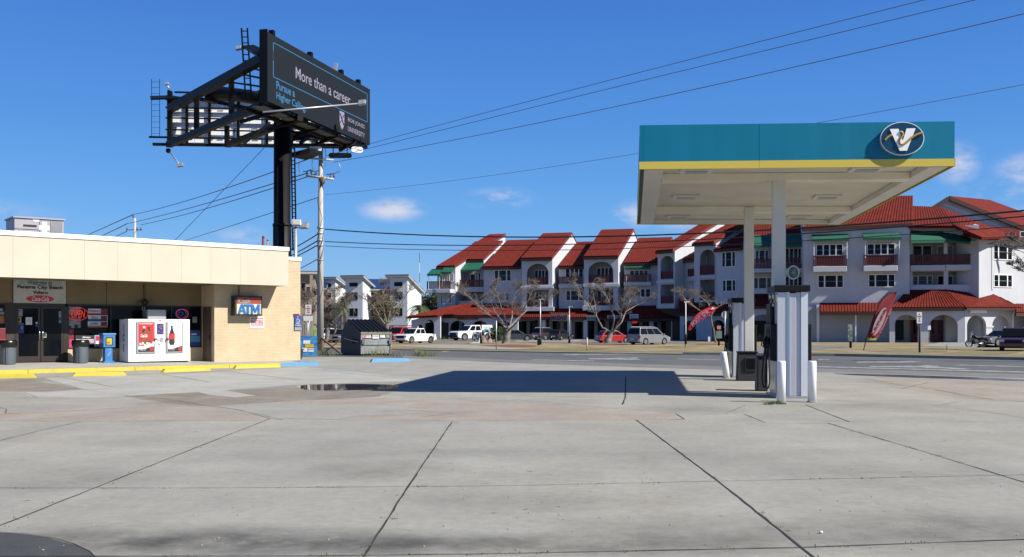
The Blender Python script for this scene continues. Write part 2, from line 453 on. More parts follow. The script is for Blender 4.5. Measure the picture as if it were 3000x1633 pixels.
# near edge of the road, as points on the ground
RN = [Gp(-1500, 1046), Gp(600, 1046), Gp(1000, 1046), Gp(1180, 1049), Gp(1500, 1063), Gp(1900, 1077), Gp(2200, 1087), Gp(2500, 1093), Gp(3000, 1108), Gp(3600, 1130)]
RF = [Gp(-1500, 1022), Gp(900, 1022), Gp(1250, 1028), Gp(1600, 1034), Gp(2000, 1040), Gp(2450, 1044), Gp(3000, 1056), Gp(3600, 1070)]
lot = [(-60, -20), (60, -20), (60, RN[-1].y)] + [(p.x, p.y) for p in reversed(RN)] + [(-60, RN[0].y)]
sheet('parking_lot', lot, 0.0, M['concrete'])
road = [(p.x, p.y) for p in RN] + [(140, RN[-1].y), (140, RF[-1].y)] + [(p.x, p.y) for p in reversed(RF)]
sheet('road', road, .004, M['asphalt'])
sheet('road_edge_strip', [(p.x, p.y) for p in RN[3:]] + [(p.x * 1.08, p.y * 1.085) for p in reversed(RN[3:])], .008, M['asphalt_old'], .12, 5, .8)
# far side: lawn, a shared drive and the apartment parking
LZ = .06
lawn = [(p.x, p.y) for p in RF] + [(260, 70), (260, 600), (-400, 600), (-400, 80)]
mb = MB(); mb.add([(x, y, LZ) for x, y in lawn], [tuple(range(len(lawn)))])
mb.cur = 1
for a, b in zip(RF[:-1], RF[1:]):
    d = (b - a).normalized(); n = Vector((-d.y, d.x, 0)) * .3
    if a.x > 3: mb.hexa([a, b, b + n, a + n] + [q + Vector((0, 0, .15)) for q in (a, b, b + n, a + n)])
    else: mb.hexa([a, b, b + n, a + n] + [q + Vector((0, 0, .07)) for q in (a, b, b + n, a + n)])
build(mb, 'lawn', [M['dry_grass'], M['kerb']], kind='structure')
sheet('verge', [g2(-1500, 1021), g2(900, 1021), g2(1250, 1026.5), g2(1600, 1031.5), g2(2000, 1037), g2(2450, 1041), g2(3000, 1052), g2(3000, 1046), g2(2450, 1036), g2(2000, 1032), g2(1600, 1027), g2(1250, 1022), g2(-1500, 1017)], LZ + .006, M['green_grass'], .3, 3, 2)
sheet('apartment_parking', [g2(880, 1004), g2(1300, 1004), g2(1460, 1003), g2(1760, 1010), g2(2010, 1009), g2(2080, 1000), g2(2100, 990), g2(1700, 984), g2(880, 984)], LZ + .012, M['asphalt_old'], .2, 4, 2)
sheet('driveway', [g2(1150, 1016), g2(1330, 1012), g2(1470, 1020), g2(1560, 1026), g2(1460, 1027), g2(1250, 1022)], LZ + .016, M['kerb'], .1, 9, 2)
sheet('driveway', [g2(2130, 1018), g2(2390, 1014), g2(2500, 1018), g2(2390, 1028), g2(2330, 1040), g2(2120, 1040)], LZ + .012, M['asphalt_old'], .1, 10, 2)
sheet('driveway', [g2(2690, 1017), g2(2760, 1004), g2(2830, 1006), g2(2900, 1019), g2(3100, 1024), g2(3100, 1010), g2(3000, 1006), g2(2870, 1013), g2(2860, 1021)], LZ + .012, M['kerb'], .1, 11, 2)
sheet('apartment_sidewalk', [g2(1510, 1004), g2(1700, 1003), g2(1700, 998), g2(1510, 999)], LZ + .02, M['kerb'])

# patches in the lot
def gp_list(l): return [g2(*q) for q in l]
sheet('aggregate_patch', gp_list([(-30, 1206), (200, 1200), (480, 1192), (600, 1188), (640, 1190), (800, 1226), (790, 1232), (400, 1235), (-30, 1234)]), .004, M['aggregate'], .05, 21)
sheet('overlay_patch', gp_list([(350, 1160), (640, 1142), (760, 1140), (900, 1135), (1165, 1145), (1100, 1164), (820, 1178), (610, 1190), (560, 1190), (400, 1168)]), .004, M['asphalt_patch'], .06, 22)
sheet('aggregate_patch', gp_list([(700, 1185), (900, 1172), (1150, 1166), (1330, 1170), (1500, 1180), (1700, 1190), (1980, 1212), (2002, 1228), (1950, 1231), (1520, 1232), (1020, 1232), (990, 1222), (820, 1200)]), .005, M['aggregate'], .06, 23)
sheet('worn_patch', gp_list([(640, 1192), (820, 1180), (1080, 1186), (1230, 1200), (1240, 1212), (1020, 1222), (1000, 1230), (810, 1226)]), .009, M['concrete'], .06, 24)
sheet('overlay_patch', gp_list([(-30, 1115), (110, 1117), (240, 1141), (130, 1148), (-30, 1147)]), .004, M['asphalt_patch'], .05, 25)
sheet('pale_slab', gp_list([(130, 1108), (560, 1094), (900, 1075), (1215, 1110), (1180, 1118), (870, 1128), (600, 1148), (280, 1166), (90, 1163), (60, 1148), (140, 1150), (245, 1141)]), .0035, M['concrete_light'], .03, 26)
sheet('aggregate_patch', gp_list([(2520, 1108), (2620, 1106), (2900, 1113), (3100, 1135), (3100, 1182), (2900, 1174), (2780, 1160), (2650, 1140), (2560, 1118)]), .004, M['aggregate'], .08, 27)
sheet('dark_patch', gp_list([(-100, 1556), (40, 1563), (140, 1575), (210, 1595), (262, 1616), (290, 1640), (300, 1700), (-200, 1700)]), .004, M['blackpatch'], .01, 28, .1)
sheet('grey_slab', gp_list([(570, 1146), (650, 1142), (752, 1160), (690, 1165), (610, 1158)]), .0085, M['concrete_light'], .02, 29)
# joints and cracks: one strip mesh each
def joint(pts, w, z=.0105, amp=.012, step=.25, seed=1, name='pavement_joint'):
    pts = wobble([g2(*q) for q in pts], amp, step, False, seed); r = random.Random(seed); vs = []; fs = []
    for i, p in enumerate(pts):
        t = (pts[min(i + 1, len(pts) - 1)] - pts[max(i - 1, 0)]).normalized(); n = Vector((-t.y, t.x)); k = w * r.uniform(.55, 1.35)
        vs += [(p.x + n.x * k, p.y + n.y * k, z * .4), (p.x - n.x * k, p.y - n.y * k, z * .4)]
        if i: fs.append((2 * i - 2, 2 * i - 1, 2 * i + 1, 2 * i))
    mb = MB(); mb.add(vs, fs); return build(mb, name, M['joint'], kind='structure')
J = [([(-60, 1565), (290, 1426), (560, 1318), (792, 1227)], .014), ([(1325, 1236), (1196, 1427), (1060, 1640)], .017), ([(1864, 1231), (2105, 1412), (2392, 1640)], .018),
     ([(2426, 1241), (2700, 1322), (3060, 1432)], .014), ([(-60, 1431), (600, 1431), (1200, 1427), (1500, 1424), (2100, 1411), (3060, 1391)], .009),
     ([(-60, 1632), (750, 1631), (1100, 1629), (1500, 1623), (2340, 1606), (3060, 1580)], .012),
     ([(0, 1292), (120, 1262), (236, 1236)], .010), ([(792, 1227), (700, 1202), (620, 1191), (480, 1169), (350, 1158)], .016), ([(800, 1228), (830, 1231)], .02),
     ([(0, 1216), (350, 1197), (560, 1191), (700, 1184), (900, 1173), (1100, 1162)], .014), ([(2360, 1187), (2488, 1237)], .017), ([(2180, 1214), (2245, 1241), (2430, 1241)], .012),
     ([(1980, 1213), (2005, 1229), (1965, 1231)], .013), ([(2025, 1214), (2180, 1213)], .010), ([(2125, 1213), (2185, 1187), (2240, 1186)], .010),
     ([(2240, 1186), (2760, 1186), (2815, 1177)], .009), ([(1833, 1104), (1832, 1165), (1824, 1186)], .03), ([(1500, 1170), (1700, 1190), (1980, 1212)], .012),
     ([(0, 1195), (20, 1200), (15, 1212), (60, 1214)], .014), ([(1270, 1094), (1300, 1096), (1230, 1091)], .02), ([(1510, 1082), (1560, 1084), (1620, 1091)], .02),
     ([(700, 1160), (760, 1160), (640, 1143)], .01), ([(880, 1079), (1060, 1098), (1240, 1114)], .025), ([(2540, 1110), (2640, 1130), (2730, 1140), (2820, 1158), (2910, 1172), (3050, 1180)], .02),
     ([(2800, 1198), (2900, 1209), (3050, 1232)], .012), ([(2640, 1140), (2720, 1122), (2860, 1120)], .02), ([(2400, 1236), (2800, 1237), (3050, 1233)], .008),
     ([(300, 1150), (240, 1141), (140, 1117)], .01), ([(70, 1150), (110, 1166), (0, 1164)], .01), ([(-60, 1558), (60, 1564), (150, 1576), (215, 1594), (262, 1616), (285, 1640)], .006),
     ([(1000, 1156), (1300, 1166), (1560, 1178)], .012), ([(1090, 1210), (1180, 1202), (1330, 1212), (1240, 1222)], .01), ([(1330, 1238), (1342, 1239)], .02)]
for i, (p, w) in enumerate(J): joint(p, w * .58, z=.0105 + (i % 7) * .0007, amp=.003 + w * .1, seed=100 + i, name='pavement_joint')

# puddles
M['puddle'] = mat('rain water', lf(.03, .032, .03), .03, spec=.5)
sheet('puddle', gp_list([(868, 1134), (900, 1128), (960, 1127), (1060, 1126), (1140, 1128), (1178, 1133), (1150, 1141), (1080, 1144), (960, 1145), (890, 1143)]), .0125, M['puddle'], .06, 31, .3)
sheet('puddle', gp_list([(2440, 1095), (2520, 1096), (2700, 1101), (2850, 1106), (3000, 1112), (3150, 1118), (3150, 1122), (2980, 1117), (2800, 1111), (2620, 1105), (2500, 1100)]), .0135, mat('wet dark asphalt', lf(.045, .045, .05), .22, spec=.4, col2=lf(.09, .09, .09), scale=1), .08, 32, .5)

# road markings
M['roadpaint'] = mat('worn road paint', lf(.50, .50, .48), .8, col2=lf(.19, .19, .185), scale=2.2, fac=(.38, .6))
M['lotyellow'] = mat('faded yellow line', lf(.40, .34, .13), .8, col2=lf(.34, .33, .28), scale=4, fac=(.4, .6))
M['lotblue'] = mat('faded blue line', lf(.28, .36, .46), .8, col2=lf(.36, .37, .37), scale=2.5, fac=(.4, .58))
M['orangepaint'] = mat('orange road paint', lf(.5, .30, .10), .8, col2=lf(.2, .18, .15), scale=2, fac=(.5, .7))
def marking(name, quads, m, z):
    mb = MB()
    for q in quads: mb.add([(*g2(*p), z * .4) for p in q], [tuple(range(len(q)))])
    return build(mb, name, m, kind='structure')
marking('road_marking', [[(1560, 1054), (1740, 1057.5), (1740, 1059.5), (1560, 1056)]], M['roadpaint'], .013)
marking('road_marking', [[(1650, 1039), (1820, 1036.5), (1985, 1037), (1985, 1039), (1820, 1038.5), (1655, 1041)]], M['roadpaint'], .013)
marking('road_marking', [[(1725, 1050.5), (1800, 1049), (1870, 1048), (1870, 1050), (1860, 1051.5), (1810, 1051.5), (1880, 1053.5), (1870, 1055), (1725, 1053)]], M['roadpaint'], .013)
marking('road_marking', [[(1985, 1051), (2150, 1055), (2150, 1057), (1985, 1053)]], M['roadpaint'], .013)
marking('road_marking', [[(2390, 1073.5), (3060, 1091), (3060, 1094), (2390, 1076)]], M['roadpaint'], .014)
marking('road_marking', [[(2510, 1060.5), (2620, 1060), (2660, 1058.5), (2695, 1059.5), (2700, 1061), (2640, 1063), (2510, 1063)]], M['roadpaint'], .013)
marking('road_marking', [[(2545, 1073), (2690, 1073), (2720, 1070.5), (2755, 1073), (2745, 1075), (2850, 1081.5), (2825, 1083), (2690, 1077.5), (2550, 1075.5)]], M['roadpaint'], .0135)
marking('road_marking', [[(2395, 1052.5), (2430, 1052.5), (2430, 1054.5), (2400, 1054.5)]], M['roadpaint'], .013)
marking('road_marking', [[(2800, 1069), (3060, 1075.5), (3060, 1077.5), (2800, 1071)]], M['roadpaint'], .013)
marking('road_marking', [[(1140, 1025.5), (1175, 1024), (1180, 1026), (1150, 1028)], [(1210, 1028), (1235, 1026), (1240, 1028.5), (1215, 1030)], [(1292, 1030), (1312, 1028), (1318, 1030), (1298, 1032)]], M['orangepaint'], .013)
for k, (a, b, w) in enumerate([((160, 1102), (325, 1134), 5), ((470, 1097), (610, 1120), 5), ((640, 1087), (870, 1113), 5)]):
    marking('bay_line', [[(a[0], a[1]), (a[0] + w * 1.6, a[1]), (b[0] + w * 2.2, b[1]), (b[0], b[1])]], M['lotyellow'], .0122)
marking('bay_line', [[(940, 1083), (1010, 1080), (1016, 1082), (946, 1085)], [(985, 1087), (1060, 1084), (1066, 1086), (991, 1089)], [(1160, 1072), (1190, 1072), (1192, 1074), (1160, 1074)], [(900, 1077.5), (1100, 1069), (1103, 1070.5), (903, 1079)]], M['lotblue'], .0122)

rg = random.Random(77)
for i in range(14):
    px = rg.uniform(1280, 2950) if i % 2 else rg.uniform(2420, 2980); py = rg.uniform(1016, 1028) if px < 2100 else rg.uniform(1022, 1036); b_ = Gp(px, py, LZ); w_ = rg.uniform(1.2, 3.6)
    if 2110 < px < 2400: continue
    sheet('lawn_patch', [(b_.x + w_ * math.cos(a * .4) * rg.uniform(.7, 1.2), b_.y + w_ * rg.uniform(.7, 1.3) * math.sin(a * .4)) for a in range(16)], LZ + .006 + i * .0004, M['green_grass'], .25, 90 + i, .5)
# grass tufts at joints and verge
def tufts(name, spots, m, h=.08, n=40, spread=.3, seed=3, label=None):
    r = random.Random(seed); mb = MB()
    for (x, y) in spots:
        for _ in range(n):
            a = r.uniform(0, 6.28); d = spread * r.random() ** .7; px = x + math.cos(a) * d; py = y + math.sin(a) * d * .6
            hh = h * r.uniform(.4, 1.2); b = r.uniform(0, 6.28); w = .006 + h * .02; lx = r.uniform(-.6, .6) * hh; ly = r.uniform(-.6, .6) * hh
            mb.add([(px - w * math.cos(b), py - w * math.sin(b), 0), (px + w * math.cos(b), py + w * math.sin(b), 0), (px + lx, py + ly, hh)], [(0, 1, 2)])
    return build(mb, name, m, kind='stuff')
M['weed'] = mat('weed green', lf(.09, .14, .03), .8, col2=lf(.2, .2, .07), scale=8)
tufts('weeds', [g2(2262, 1184), g2(2275, 1183), g2(2288, 1185), g2(2250, 1186)], M['weed'], .07, 60, .12)
tufts('weeds', [g2(1240, 1045), g2(1250, 1046), g2(1230, 1044), g2(960, 1044), g2(940, 1040), g2(900, 1041), g2(1100, 1043), g2(1150, 1044)], M['weed'], .45, 60, .7, 4)
jt = []
for pts, _ in J[:6]:
    for a, b in zip(pts[:-1], pts[1:]):
        for k in range(3):
            t = rnd.random(); jt.append((a[0] + (b[0] - a[0]) * t, a[1] + (b[1] - a[1]) * t))
tufts('weeds', [g2(*q) for q in jt], M['weed'], .014, 9, .10, 6)
r_ = random.Random(11)
# scattered litter / pebbles on the lot
pb = MB()
for _ in range(160):
    px = r_.uniform(0, 3000); py = r_.uniform(1200, 1620); p = Gp(px, py, 0); s = r_.uniform(.004, .012)
    pb.ball((p.x, p.y, .003), s, 3, (1, 1, .5))
build(pb, 'gravel', M['kerb'], kind='stuff')
# ------------------------------------------------------------------ convenience store
SD = 46.4
ST = Fr((880 - CX) / F * SD, SD, 42.1)
M['brick'] = brick_mat('cream painted brick', lf(.80, .64, .42), lf(.74, .585, .375), lf(.67, .53, .35))
M['cream'] = mat('cream fascia panel', lf(.72, .65, .515), .6, var=.05, scale=.7)
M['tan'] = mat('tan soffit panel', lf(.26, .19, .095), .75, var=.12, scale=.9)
M['coping'] = mat('white metal coping', lf(1.15, 1.15, 1.13), .4)
M['bronze'] = mat('bronze door frame', lf(.028, .018, .014), .45)
M['yellow'] = mat('yellow kerb paint', lf(.72, .56, .045), .65, col2=lf(.52, .41, .08), scale=3, fac=(.5, .72), bump=.3)
M['bluepaint'] = mat('blue kerb paint', lf(.10, .36, .66), .65, col2=lf(.22, .36, .46), scale=3, fac=(.5, .74), bump=.3)
M['red'] = mat('red print', lf(.75, .03, .04), .5)
M['darkred'] = mat('dark red', lf(.20, .015, .02), .5)
M['pink'] = mat('pink print', lf(.55, .04, .16), .5)
M['blue'] = mat('blue print', lf(.02, .07, .35), .5)
M['lightblue'] = mat('light blue print', lf(.10, .35, .55), .5)
M['purple'] = mat('purple print', lf(.05, .04, .25), .5)
M['paper'] = mat('white paper', lf(.85, .85, .85), .7, var=.05)
M['greypaper'] = mat('faded paper', lf(.33, .35, .36), .7, var=.2, scale=6)
M['orange'] = mat('orange print', lf(.55, .19, .03), .5)
M['ylw'] = mat('yellow print', lf(.62, .50, .02), .5)
M['ink'] = mat('black ink', lf(.02, .02, .02), .6)
store = thing('convenience_store', 'low cream brick shop with a deep flat fascia along its front', 'shop building', (ST.o.x, ST.o.y, 0), ST.deg)
XL = -24.0   # left end, out of frame
def wz(x, y):
    return .13 + .14 * max(0, min(1, -x / 11.0)) * max(0, min(1, (y + 2.5) / 3.7))
XJ = -4.16; YR = 1.2
zs = ST.hz(840, 838, -1.04); zt = ST.hz(845, 725, -1.04); xe = ST.hx(845, -1.04)
zp = ST.hz(882, 755, 0)
mb = MB(); mb.box(XJ, 0, 0, .25, -.1, zp - .16, ST); mb.box(-.25, 0, .25, 12, -.1, zp - .16, ST); mb.box(XJ, XJ + .25, .25, YR + .3, -.1, zs, ST)
build(mb, 'wall', M['brick'], store, label='cream painted brick wall beside the recessed shopfront')
mb = MB(); mb.box(-1.4, .04, -.04, .3, zp - .16, zp, ST); mb.box(-.3, .04, .3, 12.04, zp - .16, zp, ST)
build(mb, 'coping', M['coping'], store, bevel=.01)
mb = MB()
segs = [xe] + [ST.hx(q, -1.04) for q in (705, 618, 532, 443, 345, 248, 145, 38)] + [-15.2, -17.4, -19.6, -21.8, XL]
for a, b in zip(segs[:-1], segs[1:]): mb.box(b + .003, a - .003, -1.04, -.99, zs, zt - .17, ST)
mb.box(XL, xe - .03, -.985, -.9, zs + .01, zt - .2, ST); mb.box(xe - .06, xe, -.985, 0, zs, zt - .17, ST); mb.box(xe - .06, xe, 0.0, .3, zs, zt - .17, ST)
build(mb, 'fascia', M['cream'], store)
mb = MB(); mb.box(XL, xe + .03, -1.08, -.8, zt - .17, zt, ST); mb.box(xe - .25, xe + .03, -.8, .6, zt - .17, zt, ST)
build(mb, 'coping', M['coping'], store, bevel=.01)
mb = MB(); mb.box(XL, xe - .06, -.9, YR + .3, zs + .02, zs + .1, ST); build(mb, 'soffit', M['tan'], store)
mb = MB(); mb.box(XL, -.25, .3, 12, zt - .75, zt - .6, ST); mb.box(XL, -.25, 11.8, 12, 0, zt - .6, ST); mb.box(XL, XL + .2, 1.3, 12, 0, zt - .6, ST)
build(mb, 'roof', M['grey'], store)
# recessed shopfront
xr = ST.hx(590, YR); zh = ST.hz(300, 893, YR); zsill = ST.hz(300, 1022, YR)
xd0, xd1 = ST.hx(40, YR), ST.hx(190, YR)
mb = MB()
for q0, q1 in ((XL, ST.hx(-220, YR)), (ST.hx(-218, YR), ST.hx(38, YR)), (ST.hx(38.5, YR), ST.hx(192, YR)), (ST.hx(192.5, YR), ST.hx(312, YR)), (ST.hx(312.5, YR), ST.hx(425, YR)), (ST.hx(425.5, YR), xr + .02)):
    mb.box(q0 + .008, q1 - .008, YR, YR + .1, zh, zs + .02, ST)
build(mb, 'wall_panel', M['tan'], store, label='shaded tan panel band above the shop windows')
mb = MB(); mb.box(xd1 + .08, xr, YR - .02, YR + .2, 0, zsill, ST); mb.box(XL, xd0 - .3, YR - .02, YR + .2, 0, zsill, ST)
mb.box(xr, xr + .38, YR - .04, YR + .25, 0, zs, ST)
build(mb, 'wall', M['brick'], store, label='low brick sill wall under the shop windows')
# side door in the return wall
mb = MB(); mb.box(XJ - .03, XJ, .28, 1.05, .16, ST.hz(600, 900, .8), ST); dr = build(mb, 'door', mat('brown steel door', lf(.13, .085, .06), .5), store, label='plain brown side door in the recess')
mb = MB(); mb.box(XJ - .06, XJ - .03, .33, .42, 1.1, 1.3, ST); build(mb, 'handle', M['dark'], dr)
# windows
def store_window(x0, x1, mull, z0=None):
    z0 = z0 if z0 is not None else zsill
    mb = MB(); t = .05
    mb.box(x0, x1, YR - .03, YR + .08, zh - t, zh, ST); mb.box(x0, x1, YR - .03, YR + .08, z0, z0 + t, ST)
    for x in [x0, x1 - t] + mull: mb.box(x, x + t, YR - .03, YR + .08, z0 + t, zh - t, ST)
    w = build(mb, 'window', M['bronze'], store)
    mb = MB(); mb.box(x0 + .01, x1 - .01, YR + .03, YR + .045, z0 + .01, zh - .01, ST); build(mb, 'pane', M['glass'], w)
xm = ST.hx(322, YR)
store_window(xd1 + .1, xr, [xm, ST.hx(418, YR), ST.hx(500, YR)])
store_window(XL, xd0 - .28, [ST.hx(-90, YR), ST.hx(-200, YR)])
mb = MB(); mb.box(xd0 - .28, xd0, YR - .04, YR + .1, 0, zh, ST); build(mb, 'pillar', mat('dark brown pillar', lf(.04, .03, .024), .6), store)
mb = MB(); mb.box(xd0, xd1, YR - .05, YR + .1, zh - .1, zh, ST); mb.box(xd0, xd0 + .06, YR - .05, YR + .1, wz(xd0, YR), zh - .1, ST); mb.box(xd1 - .06, xd1 + .1, YR - .05, YR + .1, wz(xd1, YR), zh - .1, ST)
build(mb, 'door_frame', M['bronze'], store)
xc = (xd0 + xd1) / 2 + .02
for i, (a, b) in enumerate(((xd0 + .07, xc - .01), (xc + .01, xd1 - .07))):
    z0 = wz(a, YR) + .02; mb = MB(); y0, y1 = YR - .06, YR - .01
    mb.box(a, b, y0, y1, z0, z0 + .22, ST); mb.box(a, b, y0, y1, zh - .19, zh - .11, ST); mb.box(a, a + .09, y0, y1, z0 + .22, zh - .19, ST); mb.box(b - .09, b, y0, y1, z0 + .22, zh - .19, ST)
    dr = build(mb, 'door', M['bronze'], store)
    mb = MB(); mb.box(a + .08, b - .08, y0 + .02, y0 + .03, z0 + .2, zh - .18, ST); build(mb, 'pane', M['glass'], dr)
    hxx = b - .05 if i == 0 else a + .05
    mb = MB(); mb.tube([ST.w(hxx, y0, 1.15), ST.w(hxx, y0 - .06, 1.17), ST.w(hxx, y0 - .06, 1.5), ST.w(hxx, y0, 1.52)], .016); build(mb, 'handle', M['chrome'], dr)
# walkway and kerb
mb = MB()
NX = 24
for i in range(NX):
    for j in range(4):
        xs = [XL + (ST.hx(931, -2.55) - .1 - XL) * k / NX for k in (i, i + 1)]; ys = [-2.38 + (3.8) * k / 4 for k in (j, j + 1)]
        mb.add([ST.w(xs[0], ys[0], wz(xs[0], ys[0])), ST.w(xs[1], ys[0], wz(xs[1], ys[0])), ST.w(xs[1], ys[1], wz(xs[1], ys[1])), ST.w(xs[0], ys[1], wz(xs[0], ys[1]))], [(0, 1, 2, 3)])

build(mb, 'walkway', M['concrete_light'], kind='structure')
xb = ST.hx(823, -2.6); xbe = ST.hx(931, -2.55)
cuts = [xb, ST.hx(672, -2.6), ST.hx(395, -2.6), ST.hx(82, -2.6), ST.hx(-150, -2.6), XL]
mb = MB()
for a, b in zip(cuts[:-1], cuts[1:]): mb.prismx([(-2.62, -.05), (-2.60, .12), (-2.57, .137), (-2.34, .137), (-2.34, -.05)], ST, b + .012, a - .008)
build(mb, 'kerb', M['yellow'], kind='structure', label='yellow painted kerb edge along the shop walkway')
mb = MB(); mb.prismx([(-2.62, -.05), (-2.60, .12), (-2.57, .137), (-2.34, .137), (-2.34, -.05)], ST, xb + .005, xbe); mb.box(xbe - .26, xbe, -2.34, -.02, -.05, .135, ST)
build(mb, 'kerb', M['bluepaint'], kind='structure', label='blue painted kerb corner at the end of the shop walkway')
mb = MB(); mb.add([ST.w(-1.6, -.35, .139), ST.w(.2, -.35, .139), ST.w(.2, .0, .139), ST.w(-1.5, -.02, .139)], [(0, 1, 2, 3)]); build(mb, 'walkway_paint', M['lotblue'], kind='structure')

# wheel stops
def wheel_stop(name, m, ax, ay, bx, by, label, group, h=.13):
    a = Gp(ax, ay); b = Gp(bx, by); L_ = (b - a).length; ang = math.degrees(math.atan2(b.y - a.y, b.x - a.x)); fr = Fr(a.x, a.y, ang)
    mb = MB(); n = 2; rr = random.Random(int(ax))
    for i in range(n):
        x0 = L_ * i / n; x1 = L_ * (i + 1) / n; mb.prismx([(-.0, .0), (.03, h * .85), (.06, h), (.16, h), (.19, h * .85), (.22, 0)], fr, x0, x1)
    for k, v in enumerate(mb.v):
        x = (Vector(v[:2]) - fr.o).dot(fr.d)
        if v[2] > .02 and (x < .02 or x > L_ - .02): mb.v[k] = (v[0] + (fr.d.x * .1 if x < .02 else -fr.d.x * .1), v[1] + (fr.d.y * .1 if x < .02 else -fr.d.y * .1), v[2])
        elif v[2] > .02: mb.v[k] = (v[0], v[1], v[2] + rr.uniform(-.006, .006))
    return build(mb, name, m, origin=(a.x, a.y, 0), label=label, cat='wheel stop', group=group, bevel=.006)
G1 = 'wheel stops in front of the shop'
wheel_stop('wheel_stop', M['yellow'], -60, 1110, 105, 1108, 'yellow wheel stop cut off by the left edge of the photo', G1)
wheel_stop('wheel_stop', M['yellow'], 211, 1104, 372, 1101, 'yellow wheel stop in front of the glass shop doors', G1)
wheel_stop('wheel_stop', M['yellow'], 479, 1092, 620, 1086.5, 'yellow wheel stop standing out from the kerb below the ice chest', G1)
wheel_stop('wheel_stop', M['yellow'], 688, 1081, 823, 1077, 'yellow wheel stop against the kerb nearest the blue kerb', G1)
wheel_stop('wheel_stop', M['bluepaint'], 1087, 1062, 1203, 1060, 'chipped light blue wheel stop alone in the lot by the dumpster', None, .16)

# ---- things on and by the store
def flat_sign(name, px0, px1, py0, py1, yo, th, m, label, cat='sign', fr=ST, group=None, bevel=0, mats=None):
    x0, z1 = fr.hit(px0, py0, yo); x1, _ = fr.hit(px1, py0, yo); z0 = fr.hz((px0 + px1) / 2, py1, yo); z1 = fr.hz((px0 + px1) / 2, py0, yo)
    t = thing(name, label, cat, tuple(fr.w((x0 + x1) / 2, yo, z0)), fr.deg, group)
    mb = MB(); mb.box(x0, x1, yo - th, yo, z0, z1, fr); build(mb, 'panel', m, t, bevel=bevel)
    return t, x0, x1, z0, z1

def deco(t, fr, x0, x1, z0, z1, yo, items, nm='print'):
    """items: (u0,u1,v0,v1,material) fractions with v measured from the top"""
    by = {}
    for u0, u1, v0, v1, m in items:
        mb = by.setdefault(m.name, (MB(), m))[0]; k = len(mb.v) // 8
        mb.box(x0 + (x1 - x0) * u0, x0 + (x1 - x0) * u1, yo - .003 - .0012 * (k % 5) - .0009 * len(by), yo, z1 - (z1 - z0) * v1, z1 - (z1 - z0) * v0, fr)
    for mb, m in by.values(): build(mb, nm, m, t)

def words(t, fr, s, x0, x1, z0, z1, u0, u1, v0, v1, yo, m, bold=.01, shear=0):
    mb = text_mb(s, fr, x0 + (x1 - x0) * u0, x0 + (x1 - x0) * u1, z1 - (z1 - z0) * v1, z1 - (z1 - z0) * v0, yo, bold=bold, shear=shear, ext=.004)
    return build(mb, 'lettering', m, t)

def ellipse_mb(fr, cx, cz, rx, rz, y0, y1, n=40, mb=None):
    mb = mb or MB(); mb.prism([(cx + rx * math.cos(2 * math.pi * i / n), cz + rz * math.sin(2 * math.pi * i / n)) for i in range(n)], fr, y0, y1); return mb

# welcome banner
M['banner'] = mat('sandy beach print', lf(.66, .63, .56), .75, var=.1, scale=2)
M['bannertop'] = mat('sea foam print', lf(.34, .48, .50), .75, col2=lf(.55, .62, .60), scale=5, fac=(.4, .6))
t, x0, x1, z0, z1 = flat_sign('welcome_banner', 39, 192, 818, 889, YR - .03, .03, M['banner'], 'grey and sand coloured welcome banner above the glass double door', 'banner')
yo = YR - .06
deco(t, ST, x0, x1, z0, z1, yo, [(0, 1, 0, .28, M['bannertop'])])
words(t, ST, 'Welcome to', x0, x1, z0, z1, .28, .73, .05, .24, yo - .008, M['ink'], 0, .35)
words(t, ST, 'Panama City Beach', x0, x1, z0, z1, .07, .94, .26, .45, yo - .008, M['ink'], .03)
words(t, ST, 'Valero', x0, x1, z0, z1, .36, .65, .49, .62, yo - .008, M['ink'], .03)
cx, cz = x0 + (x1 - x0) * .5, z1 - (z1 - z0) * .82
build(ellipse_mb(ST, cx, cz, (x1 - x0) * .265, (z1 - z0) * .145, yo - .006, yo), 'logo', M['red'], t)
words(t, ST, 'Coca-Cola', x0, x1, z0, z1, .34, .67, .72, .92, yo - .012, M['paper'], .02, .4)

# ATM lightbox
M['atm_face'] = mat('cream sign face', lf(.80, .74, .52), .4); M['atm_blue'] = mat('sign blue', lf(.02, .19, .55), .4); M['atm_red'] = mat('sign red brown', lf(.42, .07, .035), .4)
t, x0, x1, z0, z1 = flat_sign('cash_machine_sign', 677, 757, 868, 926, -.02, .34, M['ink'], 'framed lightbox reading Cash ATM on the brick wall', bevel=.012)
yo = -.36
deco(t, ST, x0, x1, z0, z1, yo, [(.07, .95, .07, .39, M['atm_red'])], 'face'); deco(t, ST, x0, x1, z0, z1, yo, [(.07, .95, .40, .91, M['atm_face'])], 'face')
words(t, ST, 'Cash', x0, x1, z0, z1, .12, .55, .15, .38, yo - .01, M['greypaper'], .03)
def apt_(u, v): return (x0 + (x1 - x0) * (.10 + .80 * u), z1 - (z1 - z0) * (.42 + .48 * v))
mb = MB(); plate(mb, ST, [apt_(*q) for q in [(0, 1), (.14, 0), (.25, 0), (.39, 1), (.28, 1), (.255, .8), (.135, .8), (.11, 1)]], [[apt_(*q) for q in [(.155, .62), (.235, .62), (.195, .26)]]], yo - .03, yo - .004); build(mb, 'lettering', M['atm_blue'], t); mb = MB()
plate(mb, ST, [apt_(*q) for q in [(.30, 0), (.62, 0), (.62, .2), (.51, .2), (.51, 1), (.41, 1), (.41, .2), (.30, .2)]], [], yo - .038, yo - .006); build(mb, 'lettering', M['atm_blue'], t); mb = MB()
plate(mb, ST, [apt_(*q) for q in [(.60, 1), (.60, 0), (.70, 0), (.80, .52), (.90, 0), (1, 0), (1, 1), (.91, 1), (.91, .4), (.83, .86), (.77, .86), (.69, .4), (.69, 1)]], [], yo - .034, yo - .002); build(mb, 'lettering', M['atm_blue'], t)
